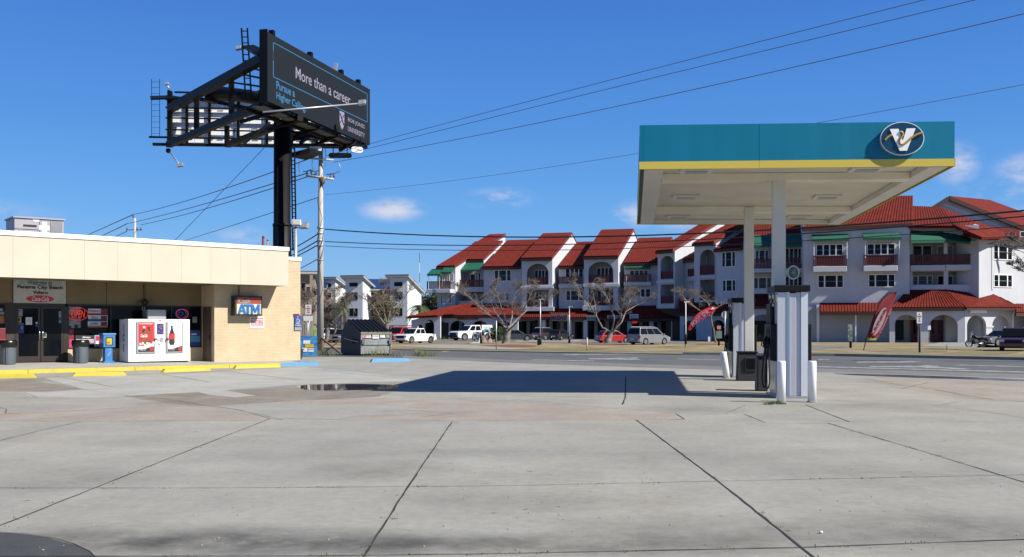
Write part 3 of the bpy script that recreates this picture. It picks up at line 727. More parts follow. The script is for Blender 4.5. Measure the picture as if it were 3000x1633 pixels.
mb = MB(); mb.box(x0 + .35, x0 + .39, -.05, -.02, z1, zs, ST); build(mb, 'conduit', M['tan'], t)
# no loitering
M['pinkprint'] = mat('sun faded red print', lf(.62, .25, .27), .6)
t, x0, x1, z0, z1 = flat_sign('no_loitering_sign', 731, 773, 929, 962, 0, .02, M['white'], 'white sign with faded pink letters reading NO LOITERING')
deco(t, ST, x0, x1, z0, z1, -.02, [(.08, .93, .08, .20, M['pinkprint']), (.08, .93, .66, .78, M['pinkprint']), (.08, .12, .2, .66, M['pinkprint']), (.89, .93, .2, .66, M['pinkprint'])])
words(t, ST, 'NO LOITERING', x0, x1, z0, z1, .13, .88, .24, .63, -.024, M['pinkprint'], .03)
# accessible parking sign
t, x0, x1, z0, z1 = flat_sign('accessible_parking_sign', 863, 882.5, 925, 968, -.04, .012, M['blue'], 'blue wheelchair parking sign on the brick corner')
words(t, ST, 'PARKING\nBY DISABLED', x0, x1, z0, z1, .08, .92, .48, .72, -.056, M['paper'], .01)
mb = MB(); c = (x0 + (x1 - x0) * .5); s_ = (x1 - x0)
ring = [ST.w(c + .23 * s_ * math.cos(a), -.058, z1 - (z1 - z0) * .33 + .23 * s_ * math.sin(a)) for a in [R(q) for q in range(130, 400, 18)]]
mb.tube(ring, .011, 5); mb.tube([ST.w(c - .05 * s_, -.058, z1 - (z1 - z0) * .12), ST.w(c - .03 * s_, -.058, z1 - (z1 - z0) * .30), ST.w(c + .18 * s_, -.058, z1 - (z1 - z0) * .30), ST.w(c + .28 * s_, -.058, z1 - (z1 - z0) * .44)], .014, 5)
mb.ball(ST.w(c - .06 * s_, -.058, z1 - (z1 - z0) * .07), .022, 5); build(mb, 'wheelchair_symbol', M['paper'], t)
deco(t, ST, x0, x1, z0, z1, -.052, [(0, 1, .80, 1, M['greypaper'])])
t, x0, x1, z0, z1 = flat_sign('tow_away_sign', 859, 877, 920, 929, 0, .015, M['darkred'], 'small dark red plate above the wheelchair sign')

# posters in the windows
def poster(px0, px1, py0, py1, m, label, items=(), txt=None, tm=None, cat='poster', bold=.01, shear=0, yo=YR + .02):
    t, x0, x1, z0, z1 = flat_sign('window_poster', px0, px1, py0, py1, yo, .008, m, label, cat, group='posters in the shop windows')
    if items: deco(t, ST, x0, x1, z0, z1, yo - .008, items)
    for q in (txt or []):
        words(t, ST, q[0], x0, x1, z0, z1, q[1], q[2], q[3], q[4], yo - .022, q[5], bold, shear)
    return t
w_, r_, k_, g_ = M['paper'], M['red'], M['ink'], M['greypaper']
yd = YR - .045
poster(48, 66, 906, 927, g_, 'torn grey notice at the top left of the left shop door', [(.1, .6, .15, .3, k_)], yo=yd)
poster(49, 62, 929, 945, M['ylw'], 'small yellow and black notice on the left shop door', [(.25, .75, .2, .8, k_)], yo=yd)
poster(46, 70, 947, 977, M['purple'], 'purple poster low on the left shop door', [(.2, .55, .2, .7, M['ink']), (.6, .85, .3, .6, M['lightblue']), (.1, .9, .04, .09, g_)], yo=yd)
poster(75, 94, 930, 952, M['paper'], 'plain white sheet in the middle of the left shop door', [(.2, .8, .3, .33, g_), (.2, .8, .5, .53, g_)], yo=yd)
poster(172, 185, 912, 947, M['lightblue'], 'tall narrow green and blue sticker on the right shop door', [(.1, .9, .03, .5, mat('pale green print', lf(.35, .42, .3), .6)), (.3, .7, .1, .3, r_), (0, 1, .54, .76, M['blue'])], yo=yd)
poster(125, 136, 974, 990, mat('pale green print', lf(.35, .42, .3), .6), 'small framed notice by the right door handle', [(.2, .8, .2, .8, k_)], yo=yd)
poster(104, 110, 944, 958, M['blue'], 'thin blue sticker on the meeting edge of the doors', [(0, 1, 0, .3, w_)], yo=yd)
poster(196, 236, 899, 961, g_, 'grey poster behind the open sign right of the door', [(0, 1, .4, .55, k_), (.1, .5, .62, .66, M['pink']), (.7, .95, .65, .7, M['purple']), (.05, .3, .9, 1, k_), (.55, .8, .85, 1, k_)])
poster(258, 315, 905, 922, w_, 'upper price board with red end panel', [(.65, 1, 0, 1, M['darkred']), (0, .65, .75, 1, r_)], [('Newport', .05, .6, .2, .65, M['darkred'])])
poster(258, 315, 924, 941, w_, 'middle price board with blue lower stripe', [(.65, .97, .1, 1, M['darkred']), (0, .65, .65, 1, M['blue'])], [('Select', .15, .5, .15, .6, M['orange'])])
poster(257, 315, 942, 960, w_, 'lower price board with orange lower stripe', [(.65, .97, .1, .7, M['darkred']), (0, 1, .72, 1, M['orange'])], [('LOTTERY', .12, .5, .2, .6, mat('lottery green', lf(.03, .2, .12), .5))])
poster(195, 216, 963, 992, M['darkred'], 'dark magenta upper half of the poster beside the bin', [(.3, .8, .2, .5, M['pink'])])
poster(195, 216, 993, 1021, M['pink'], 'bright pink poster low beside the bin', [(.1, .3, .3, .4, w_), (.15, .8, .05, .1, M['red'])])
poster(221, 275, 983, 1010, k_, 'dark cherry drink advert reading FROZEN in white and red', [(.02, .98, .42, .85, w_), (.05, .95, .47, .8, M['pink'])], [('Always', .35, .8, .1, .35, w_), ('FROZEN', .08, .92, .48, .79, w_)], bold=.03, shear=.2)
poster(276, 296, 982, 1016, M['lightblue'], 'pink and blue drink can poster left of the newspaper box', [(.1, .8, .05, .95, w_), (.15, .75, .08, .92, M['pink']), (.25, .65, .5, .8, w_)])
poster(-8, 18, 902, 950, k_, 'dark collage of cards at the left photo edge', [(.3, .95, .25, .42, g_), (0, .95, .5, .95, M['orange']), (.1, .6, .05, .2, g_)])
poster(564, 577, 929, 946, g_, 'small grey card in the last window pane', [(.1, .4, .1, .2, k_), (.6, .9, .2, .3, k_)])
poster(557, 588, 968, 1016, M['blue'], 'blue poster behind the ice chest in the last window pane', [(0, 1, .35, .7, M['lightblue']), (.1, .6, .2, .28, w_)])
poster(416, 424, 900, 909, w_, 'tiny white sticker high in the window above the ice chest')
# neon signs
M['neon'] = mat('lit red neon', lf(.9, .05, .03), .4, emit=.2); M['neonblue'] = mat('lit blue neon', lf(.06, .09, .5), .4, emit=.15)
t = thing('neon_sign', 'red neon OPEN sign in an oval behind the window', 'neon sign', tuple(ST.w(ST.hx(228, YR), YR, 2)), ST.deg)
x0, x1 = ST.hx(199, YR), ST.hx(257, YR); z1 = ST.hz(228, 902, YR); z0 = ST.hz(228, 939, YR); cx, cz = (x0 + x1) / 2, (z0 + z1) / 2
mb = MB(); mb.tube([ST.w(cx + (x1 - x0) / 2 * math.cos(a * .19634954), YR - .02, cz + (z1 - z0) / 2 * math.sin(a * .19634954)) for a in range(33)], .012, 5); build(mb, 'tube', M['neon'], t)
build(text_mb('OPEN', ST, x0 + .12, x1 - .12, z0 + .1, z1 - .1, YR - .02, bold=0, shear=.15, ext=.02), 'lettering', M['neon'], t)
t = thing('neon_sign', 'dim red and blue neon sign above the right of the ice chest', 'neon sign', tuple(ST.w(ST.hx(532, YR), YR, 2)), ST.deg)
x0, x1 = ST.hx(514, YR), ST.hx(550, YR); z1 = ST.hz(532, 911, YR); z0 = ST.hz(532, 929, YR)
mb = MB(); mb.tube([ST.w(x0 + .3 + .26 * math.cos(a * .3927), YR - .02, (z0 + z1) / 2 + .2 * math.sin(a * .3927)) for a in range(17)], .014, 5); build(mb, 'tube', M['neon'], t)
mb = MB(); mb.tube([ST.w(x1 - .32 + .24 * math.cos(a * .3927), YR - .02, (z0 + z1) / 2 + .2 * math.sin(a * .3927)) for a in range(17)], .014, 5); mb.tube([ST.w(x1 - .32 + .1 * math.cos(a * .3927), YR - .02, (z0 + z1) / 2 + .08 * math.sin(a * .3927)) for a in range(17)], .012, 5); build(mb, 'tube', M['neonblue'], t)
# soffit camera / lamp
t = thing('wall_lamp', 'small dark round lamp with cable above the ice chest', 'lamp', tuple(ST.w(ST.hx(425, YR), YR - .1, 3)), ST.deg)
x_, z_ = ST.hit(424, 886, YR - .1); mb = MB(); mb.ball(ST.w(x_, YR - .14, z_), .13, 7); build(mb, 'shade', M['ink'], t)
mb = MB(); mb.tube([ST.w(x_, YR - .03, z_ + .1), ST.w(x_ - .02, YR - .03, zs)], .012, 6); mb.tube([ST.w(x_, YR - .05, z_), ST.w(x_ - .2, YR - .1, z_ + .05), ST.w(x_ - .35, YR - .1, z_ - .08)], .012, 6); build(mb, 'cable', M['ink'], t)

# ice merchandiser
def cprism(x0, x1, y0, y1, z0, z1, fr=ST): mb = MB(); mb.box(x0, x1, y0, y1, z0, z1, fr); return mb
yf = .05
x0, x1 = ST.hx(376, yf), ST.hx(556, yf); zb = wz(x0, yf) + .04; z1 = ST.hz(460, 936, yf); XI = x0
t = thing('ice_chest', 'white two-door ice storage chest with drink posters on its doors', 'ice freezer', tuple(ST.w((x0 + x1) / 2, .5, zb - .04)), ST.deg)
build(cprism(x0, x1, yf, 1.0, zb, z1), 'body', M['gloss_white'], t, bevel=.02)
build(cprism(x0 + .06, x1 - .06, yf + .05, .95, zb - .06, zb), 'base', M['ink'], t)
mb = text_mb('I\nC\nE', ST, 0, .16, zb + .42, z1 - .2, 0, bold=.02, mp=lambda x, y, z: ST.w(x0 - .004 + y, .60 - x, z)); build(mb, 'lettering', mat('dark brown letters', lf(.07, .03, .02), .5), t, label='letters ICE stacked down the side of the chest')
W_ = x1 - x0; H_ = z1 - zb
M['skyline'] = mat('pale print', lf(.72, .72, .74), .5, var=.1, scale=8)
def ice_door(u0, u1, kind):
    a = x0 + W_ * u0; b = x0 + W_ * u1; za = zb + H_ * .20; zc = z1 - H_ * .06
    d = build(cprism(a, b, yf - .05, yf - .001, za, zc), 'door', mat('grey door rim', lf(.42, .42, .41), .4), t, bevel=.01)
    p0, p1 = a + .07, b - .07; q0, q1 = za + .06, zc - .02; y = yf - .051
    build(cprism(p0, p1, y - .006, y, q0, q1), 'print', M['red'] if kind == 0 else M['gloss_white'], d); y -= .006
    w = p1 - p0; h = q1 - q0
    # rising wave of white then black along the bottom
    prof = lambda base, amp: [(p0 + w * i / 12, q0 + h * (base + amp * (math.sin(math.pi * (i / 12 - .5)) * .5 + .5) ** 1.5)) for i in range(13)]
    mb = MB(); mb.prism([(p1, q0), (p0, q0)] + [(x, z + h * .10) for x, z in prof(.08, .10)], ST, y - .003, y); build(mb, 'print', M['gloss_white'], d)
    mb = MB(); mb.prism([(p1, q0), (p0, q0)] + prof(.08, .10), ST, y - .005, y - .003); build(mb, 'print', M['ink'], d)
    build(cprism(p1 - w * .27, p1 - w * .06, y - .008, y - .005, q0 + h * .03, q0 + h * .14), 'print', M['red'], d)
    build(text_mb('EVERY THIRST\nQUENCHED', ST, p0 + w * .05, p0 + w * .5, q0 + h * .03, q0 + h * .09, y - .006, shear=.2), 'lettering', M['paper'], d)
    def bottle(cx, base, hh, ww, mc, ml, mcap):
        hw = ww / 2; z = q0 + h * base; X = p0 + w * cx
        pf = [(.0, .8), (.05, 1), (.3, .95), (.42, .85), (.6, 1), (.72, .75), (.86, .38), (.93, .36)]
        mb = MB(); mb.prism([(X + hw * s, z + hh * v) for v, s in pf] + [(X - hw * s, z + hh * v) for v, s in reversed(pf)], ST, y - .010, y - .006); build(mb, 'print', mc, d)
        build(cprism(X - hw * 1.02, X + hw * 1.02, y - .014, y - .010, z + hh * .3, z + hh * .58), 'print', ml, d)
        build(cprism(X - hw * .42, X + hw * .42, y - .014, y - .010, z + hh * .90, z + hh * 1.0), 'print', mcap, d)
    cola = mat('cola brown', lf(.30, .13, .05), .4, col2=lf(.10, .03, .02), scale=9)
    if kind == 0:
        bottle(.35, .24, h * .62, w * .34, cola, M['red'], M['gloss_white']); bottle(.66, .26, h * .58, w * .32, cola, M['red'], M['ink'])
        mb = MB()
        for i in range(7): mb.ball(ST.w(p0 + w * (.08 + .14 * i), y - .008, q0 + h * (.25 + .04 * math.sin(i * 2.3))), .07, 4, (1, .1, 1))
        build(mb, 'print', M['gloss_white'], d, label='ice cubes around the two printed bottles')
        build(text_mb('Coca-Cola', ST, p0 + w * .12, p0 + w * .55, q0 + h * .49, q0 + h * .60, y - .02, shear=.35, bold=.02), 'lettering', M['gloss_white'], d)
        build(text_mb('ICE COLD REFRESHMENT', ST, p0 + w * .05, p0 + w * .92, q0 + h * .93, q0 + h * .965, y - .004, bold=.02), 'lettering', M['gloss_white'], d)
    else:
        bottle(.27, .22, h * .66, w * .34, M['ink'], M['red'], M['blue'])
        for k, mm_ in ((-.17, M['pink']), (.17, M['orange'])): build(cprism(p0 + w * (.27 + k) - .03, p0 + w * (.27 + k) + .03, y - .006, y, q0 + h * .28, q0 + h * .62), 'print', mm_, d)
        build(text_mb('powerade', ST, 0, h * .42, 0, w * .09, 0, mp=lambda x, yy, z: ST.w(p0 + w * .72 - z, y - .004 + yy, q0 + h * .28 + x)), 'lettering', M['lightblue'], d)
        build(text_mb('zero sugar', ST, 0, h * .3, 0, w * .06, 0, mp=lambda x, yy, z: ST.w(p0 + w * .9 - z, y - .004 + yy, q0 + h * .34 + x)), 'lettering', M['purple'], d)
        build(cprism(p0 + w * .55, p0 + w * .78, y - .004, y, q0 + h * .80, q0 + h * .815), 'print', M['purple'], d)
    hx_ = b - .02 if kind == 0 else a + .02
    mb = MB(); mb.box(hx_ - .03, hx_ + .06, yf - .11, yf - .05, za + (zc - za) * .42, za + (zc - za) * .47, ST); build(mb, 'handle', M['ink'], d)
ice_door(.125, .425, 0); ice_door(.60, .885, 1)
for v0, v1, m_, lab in ((.10, .36, M['purple'], 'dark picture sticker between the two doors'), (.42, .68, M['skyline'], 'pale picture sticker between the two doors')):
    st_ = build(cprism(x0 + W_ * .455, x0 + W_ * .565, yf - .008, yf, z1 - H_ * v1, z1 - H_ * v0), 'sticker', m_, t, label=lab)
    rr = random.Random(int(v0 * 100)); mb = MB()
    for i in range(9):
        u = .46 + rr.random() * .08; v = v0 + .03 + rr.random() * .18; mb.box(x0 + W_ * u, x0 + W_ * (u + rr.uniform(.01, .022)), yf - .012 - i * .0006, yf - .008, z1 - H_ * (v + .02), z1 - H_ * v, ST)
    build(mb, 'print', M['orange'] if v0 < .2 else M['purple'], st_)
build(ellipse_mb(ST, x0 + W_ * .505, z1 - H_ * .035, .07, .022, yf - .01, yf), 'badge', M['ink'], t)
b0, b1 = ST.hx(429, .55), ST.hx(482, .55)
t = thing('compressor_box', 'plain grey metal box on top of the ice chest', 'metal box', tuple(ST.w((b0 + b1) / 2, .7, z1)), ST.deg)
build(cprism(b0, b1, .4, .95, z1, z1 + .40), 'housing', mat('plain grey metal', lf(.40, .41, .44), .45, var=.04), t, bevel=.01)
mb = MB()
for i in range(6): mb.box(b0 - .012, b0, .5, .86, z1 + .06 + i * .05, z1 + .08 + i * .05, ST)
build(mb, 'vent', M['ink'], t)

# trash cans
M['bin'] = mat('grey ribbed bin', lf(.12, .145, .175), .5, var=.12, scale=2); M['bag'] = mat('black bin liner', lf(.01, .01, .01), .3, bump=1.0, bscale=9)
def bin_(px, label, group, yy=.35):
    x, _ = ST.hit(px, 1050, yy); zb = wz(x, yy); h = .93; r = .27
    t = thing('trash_can', label, 'trash can', tuple(ST.w(x, yy, zb)), ST.deg, group); c = ST.w(x, yy, 0)
    mb = MB(); mb.tube([(c.x, c.y, zb), (c.x, c.y, zb + .03), (c.x, c.y, zb + h * .75)], [r * .9, r * .93, r * 1.0], 24, smooth=False)
    for k in range(4):
        a = k * math.pi / 2 + .3; mb.bar((c.x + r * .97 * math.cos(a), c.y + r * .97 * math.sin(a), zb + .02), (c.x + r * 1.03 * math.cos(a), c.y + r * 1.03 * math.sin(a), zb + h * .74), .03)
    build(mb, 'body', M['bin'], t)
    rr = random.Random(px); pts = []; mb = MB(); n = 26; rows = [(.70, 1.08), (.73, 1.12), (.80, 1.2), (.88, 1.24), (.95, 1.16), (.985, 1.02), (.95, .8), (.9, .5)]
    for zz, k in rows:
        for i in range(n):
            a = 2 * math.pi * i / n; q = k + rr.uniform(-.035, .035); pts.append((c.x + r * q * math.cos(a), c.y + r * q * math.sin(a), zb + h * (zz + rr.uniform(-.02, .02)) + .0))
    fs = []
    for j in range(len(rows) - 1):
        for i in range(n): fs.append((j * n + i, j * n + (i + 1) % n, (j + 1) * n + (i + 1) % n, (j + 1) * n + i))
    fs.append(tuple((len(rows) - 1) * n + i for i in range(n))); mb.add(pts, fs, True); build(mb, 'liner', M['bag'], t)
bin_(23, 'grey bin with black liner left of the shop doors', 'bins by the shop doors')
bin_(236, 'grey bin with black liner between the shop doors and the newspaper box', 'bins by the shop doors')
# newspaper box
M['newsblue'] = mat('blue enamel', lf(.055, .235, .56), .35, var=.06, scale=3)
x0, x1 = ST.hx(303, .3), ST.hx(338, .3); xm_ = (x0 + x1) / 2; zb = wz(xm_, .3); w = (x1 - x0); K = w / .5
z1 = ST.hz(320, 977, .3)
t = thing('newspaper_box', 'blue newspaper vending box on a pedestal with a yellow front page', 'newspaper box', tuple(ST.w(xm_, .5, zb)), ST.deg)
hz_ = z1 - zb
mb = MB(); mb.box(x0, x1, .3, .75, zb + hz_ * .53, z1 - .05, ST); mb.prismx([(.27, z1 - .05), (.3, z1), (.75, z1), (.78, z1 - .05)], ST, x0 - .03, x1 + .03)
build(mb, 'housing', M['newsblue'], t, bevel=.012)
mb = MB(); mb.box(xm_ - w * .31, xm_ + w * .31, .36, .66, zb + .06, zb + hz_ * .53, ST); build(mb, 'pedestal', M['newsblue'], t, bevel=.01)
mb = MB(); mb.box(xm_ - w * .18, xm_ + w * .18, .352, .36, zb + .2, zb + hz_ * .47, ST); mb.hexa([ST.w(xm_ - w * .55, .2, zb), ST.w(xm_ + w * .55, .2, zb), ST.w(xm_ + w * .55, .8, zb), ST.w(xm_ - w * .55, .8, zb), ST.w(xm_ - w * .36, .33, zb + .08), ST.w(xm_ + w * .36, .33, zb + .08), ST.w(xm_ + w * .36, .7, zb + .08), ST.w(xm_ - w * .36, .7, zb + .08)])
build(mb, 'base', M['newsblue'], t, bevel=.008)
mb = MB(); mb.box(xm_ - w * .3, xm_ + w * .3, .285, .30, zb + hz_ * .60, z1 - .16, ST); d = build(mb, 'window', M['ink'], t)
mb = MB(); mb.box(xm_ - w * .25, xm_ + w * .2, .278, .285, zb + hz_ * .62, z1 - .2, ST); build(mb, 'newspaper', M['ylw'], d)
mb = MB(); mb.box(xm_ - w * .2, xm_ + w * .0, .272, .278, zb + hz_ * .66, z1 - .34, ST); build(mb, 'print', M['pink'], d)
mb = MB(); mb.bar(ST.w(xm_ - .05, .345, zb + .28), ST.w(xm_ + .06, .345, zb + .46), .03, .01); build(mb, 'sticker', M['paper'], t)

# red drinks machine at the far left
x0, x1 = ST.hx(-60, .75), ST.hx(19, .75); t = thing('drinks_machine', 'red panelled machine cut off by the left photo edge', 'vending machine', tuple(ST.w((x0 + x1) / 2, .8, .2)), ST.deg)
build(cprism(x0, x1, .85, 1.15, wz(x0, .8) + .9, ST.hz(10, 962, .85)), 'body', M['darkred'], t, bevel=.01)
build(cprism(x0, x1, .83, .85, wz(x0, .8) + .9, ST.hz(10, 994, .85)), 'panel', mat('bright red', lf(.6, .05, .06), .5), t)

# rooftop air conditioner
t = thing('rooftop_air_conditioner', 'grey boxy air conditioning unit on the shop roof', 'air conditioner', tuple(ST.w(ST.hx(100, 3), 3, zt - .6)), ST.deg)
RF_ = Fr(*(ST.w(ST.hx(187, 2.6), 2.6, 0)[:2]), ST.deg - 5)
xa, xb_ = RF_.hx(42, 0), 0; ztop = RF_.hz(110, 642, 0); zlow = zt - .6
M['acgrey'] = mat('ac lavender grey', lf(.48, .45, .50), .5, var=.06, scale=2)
mb = MB(); mb.box(xa, xb_, 0, 1.6, zlow, ztop, RF_); build(mb, 'housing', M['acgrey'], t, bevel=.015)
mb = MB(); xf = RF_.hx(40, 0); mb.box(xa - .05, xb_ + .05, -.05, 1.65, ztop, ztop + .06, RF_); build(mb, 'lid', M['acgrey'], t)
mb = MB(); xg0, xg1 = RF_.hx(148, 0), RF_.hx(183, 0); mb.box(xg0, xg1, -.012, -.002, zlow + .2, ztop - .06, RF_)
g = build(mb, 'grille', mat('coil grille', lf(.09, .085, .075), .7), t)
mb = MB()
for i in range(16): q = xg0 + (xg1 - xg0) * (i + .5) / 16; mb.box(q - .008, q + .008, -.03, -.014, zlow + .2, ztop - .06, RF_)
build(mb, 'louvre', M['galv'], g)
mb = MB(); s1 = RF_.hx(116, 0); mb.box(s1 - .01, s1 + .01, -.01, -.001, zlow, ztop, RF_); mb.box(xa, s1, -.012, -.001, ztop - .45, ztop - .43, RF_); q = RF_.hx(68, 0); mb.box(q, q + .5, -.014, -.002, ztop - .33, ztop - .25, RF_); build(mb, 'seam', M['ink'], t)
mb = MB(); q = RF_.hx(122, 0); mb.box(q, q + .2, -.014, -.002, ztop - .6, ztop - .1, RF_); mb.box(q - .12, q + .3, -.018, -.006, ztop - .45, ztop - .25, RF_); q = RF_.hx(96, 0); mb.box(q, q + .25, -.014, -.002, ztop - .12, ztop - .03, RF_); build(mb, 'sticker', M['paper'], t)
# roof pipes
for px, c, lab in ((771, mat('rusty red pipe', lf(.20, .04, .03), .7), 'rusty red vent pipe on the shop roof'), (784, mat('tan pipe', lf(.45, .27, .14), .7), 'short tan vent pipe on the shop roof')):
    p = ST.w(ST.hx(px, 1.5), 1.5, 0); zz = ST.hz(px, 695 if px < 780 else 704, 1.5); t_ = thing('vent_pipe', lab, 'vent pipe', (p.x, p.y, zlow))
    mb = MB(); mb.cyl((p.x, p.y, zlow), (p.x, p.y, zz), .055 if px < 780 else .04); build(mb, 'pipe', c, t_)
    mb = MB(); mb.cyl((p.x, p.y, zz), (p.x + .03, p.y, zz + .03), .07 if px < 780 else .06); build(mb, 'cap', c, t_)
# twin floodlight pole behind the store corner
p = P(866, 790, 62); t = thing('floodlight_pole', 'slim grey pole with two square floodlights behind the shop corner', 'floodlight', (p.x, p.y, 0))
zt_ = P(866, 672, 62).z; mb = MB(); mb.cyl((p.x, p.y, 0), (p.x, p.y, zt_), .12, .10); mb.bar((p.x - .3, p.y, zt_ + .1), (p.x + .45, p.y, zt_ + .1), .09); mb.bar((p.x, p.y, zt_ - .1), (p.x, p.y, zt_ + .5), .09); build(mb, 'pole', M['galv'], t)
for px, py in ((868, 651), (893, 660)):
    q = P(px, py, 62); dx = -.35 if px < 880 else .35
    mb = MB(); fr_ = Fr(q.x, q.y, 15 if px < 880 else -20); mb.hexa([fr_.w(-.27, -.2, q.z - .2), fr_.w(.27, -.2, q.z - .2), fr_.w(.27, .05, q.z - .24), fr_.w(-.27, .05, q.z - .24), fr_.w(-.27, -.04, q.z + .16), fr_.w(.27, -.04, q.z + .16), fr_.w(.27, .12, q.z + .08), fr_.w(-.27, .12, q.z + .08)])
    fx = build(mb, 'floodlight', M['galv'], t, bevel=.02)
    mb = MB(); mb.hexa([fr_.w(-.21, -.205, q.z - .15), fr_.w(.21, -.205, q.z - .15), fr_.w(.21, -.18, q.z - .15), fr_.w(-.21, -.18, q.z - .15), fr_.w(-.21, -.085, q.z + .11), fr_.w(.21, -.085, q.z + .11), fr_.w(.21, -.06, q.z + .11), fr_.w(-.21, -.06, q.z + .11)]); build(mb, 'lens', mat('lamp lens', lf(.5, .5, .46), .2), fx)

# ------------------------------------------------------------------ canopy
ZC = 5.2
def atz(px, py, z):
    D = (z - CAMH) * F / (HY - py); return Vector(((px - CX) / F * D, D, z))
cFL, cFR, cBL, cBR = atz(1877, 497, ZC), atz(2793, 488, ZC), atz(1869, 658, ZC), atz(2465, 660, ZC)
M['teal'] = mat('teal fascia panel', lf(.002, .215, .36), .45, spec=.25, var=.07, scale=2.2, stretch=(1, 1, .12)); M['cyellow'] = mat('yellow fascia stripe', lf(.80, .62, .09), .35)
M['tealdark'] = mat('dark teal sign face', lf(.0015, .062, .13), .3); M['soffit'] = mat('canopy deck white', lf(1.02, .95, .79), .6, var=.10, scale=.9)
M['dirt'] = mat('dirty canopy trim', lf(.33, .27, .17), .8, var=.3, scale=2)
can = thing('fuel_canopy', 'flat canopy with teal fascia and yellow stripe over the fuel pumps', 'canopy', tuple((cFL + cFR + cBL + cBR) / 4 * Vector((1, 1, 0)).x if False else ((cFL.x + cFR.x + cBL.x + cBR.x) / 4, (cFL.y + cFR.y + cBL.y + cBR.y) / 4, 0)))
ZT = 6.2; up = Vector((0, 0, 1))
cor = [cFL, cFR, cBR, cBL]
cen = sum(cor, Vector()) / 4
def inset(c, k): d = (cen - c); d.z = 0; return c + d.normalized() * k
# fascia panels, each side thickness .12; the front has a seam a third of the way along
def fas(a, b, z0, z1, m, nm, o=0.0, parts=(0, 1), lab=None, inn=.1):
    d = (b - a).normalized(); n = Vector((d.y, -d.x, 0))
    for u, v in zip(parts[:-1], parts[1:]):
        p = a.lerp(b, u) + d * (.004 if u > 0 else -o); q = a.lerp(b, v) - d * (.004 if v < 1 else -o)
        mb = MB(); mb.hexa([Vector((*w_2.xy, z)) for z in (z0, z1) for w_2 in (p + n * o, q + n * o, q - n * inn, p - n * inn)])
        build(mb, nm, m, can, label=lab)
for i in range(4):
    a, b = cor[i], cor[(i + 1) % 4]; pr = (0, .383, 1) if i == 0 else (0, .5, 1)
    fas(a, b, ZC + .17, ZT, M['teal'], 'fascia', 0.02, pr); fas(a, b, ZC, ZC + .168, M['cyellow'], 'stripe', .035, pr, inn=-.018)
mb = MB(); mb.slab([Vector((*c.xy, ZT - .12)) for c in [inset(c, .15) for c in cor]], .05); build(mb, 'roof', M['offwhite'], can)
# soffit with ribs running across
def bil(u, v, z): a = cFL.lerp(cFR, u); b = cBL.lerp(cBR, u); p = a.lerp(b, v); return Vector((p.x, p.y, z))
mb = MB(); n = 84
for i in range(n):
    v0, v1 = .012 + .976 * i / n, .012 + .976 * (i + .86) / n; v2 = .012 + .976 * (i + 1) / n
    mb.quad(bil(.01, v0, ZC + .16), bil(.01, v1, ZC + .16), bil(.99, v1, ZC + .16), bil(.99, v0, ZC + .16)); mb.quad(bil(.01, v1, ZC + .16), bil(.01, v1, ZC + .19), bil(.99, v1, ZC + .19), bil(.99, v1, ZC + .16)); mb.quad(bil(.01, v1, ZC + .19), bil(.01, v2, ZC + .19), bil(.99, v2, ZC + .19), bil(.99, v1, ZC + .19))
build(mb, 'soffit', M['soffit'], can)
def qbox(u0, u1, v0, v1, z0, z1, mb=None):
    mb = mb or MB(); return mb.hexa([bil(u0, v0, z0), bil(u1, v0, z0), bil(u1, v1, z0), bil(u0, v1, z0), bil(u0, v0, z1), bil(u1, v0, z1), bil(u1, v1, z1), bil(u0, v1, z1)])
mb = MB(); qbox(.012, .075, .009, .991, ZC + .004, ZC + .15, mb); qbox(.93, .988, .009, .991, ZC + .004, ZC + .15, mb); build(mb, 'edge_trim', M['offwhite'], can)
mb = MB(); qbox(.076, .929, .975, .991, ZC + .02, ZC + .15, mb); build(mb, 'edge_trim', M['offwhite'], can)
C1, C2 = P(2281, 962, 25.0), P(2194, 962, 31.6)
def vof(D): return (D - cFL.y) / (cBL.y - cFL.y)
for D in (25.0, 31.6):
    v = vof(D) + .012
    mb = MB(); qbox(.076, .929, v - .02, v + .02, ZC - .02, ZC + .15, mb); build(mb, 'beam', M['soffit'], can)
cf = Fr(0, 0, -7)
for c, wd in ((C1, .15), (C2, .14)):
    f_ = Fr(c.x, c.y, -7); mb = MB(); mb.box(-wd, wd, -wd, wd, .02, ZC + .12, f_); cl = build(mb, 'column', M['offwhite'], can, bevel=.012)
    mb = MB(); mb.box(-wd - .12, wd + .12, -wd - .12, wd + .12, 0, .03, f_); build(mb, 'base_plate', M['galv'], cl)
M['lens'] = mat('fixture lens', lf(.40, .42, .42), .3)
for u, v in ((.19, .085), (.76, .085), (.19, .48), (.76, .48), (.19, .90), (.76, .90)):
    mb = MB(); qbox(u - .055, u + .055, v - .024, v + .024, ZC + .09, ZC + .158, mb); fx = build(mb, 'light_fixture', M['offwhite'], can, bevel=.008)
    mb = MB(); qbox(u - .036, u + .036, v - .015, v + .015, ZC + .075, ZC + .089, mb); build(mb, 'lens', M['lens'], fx)
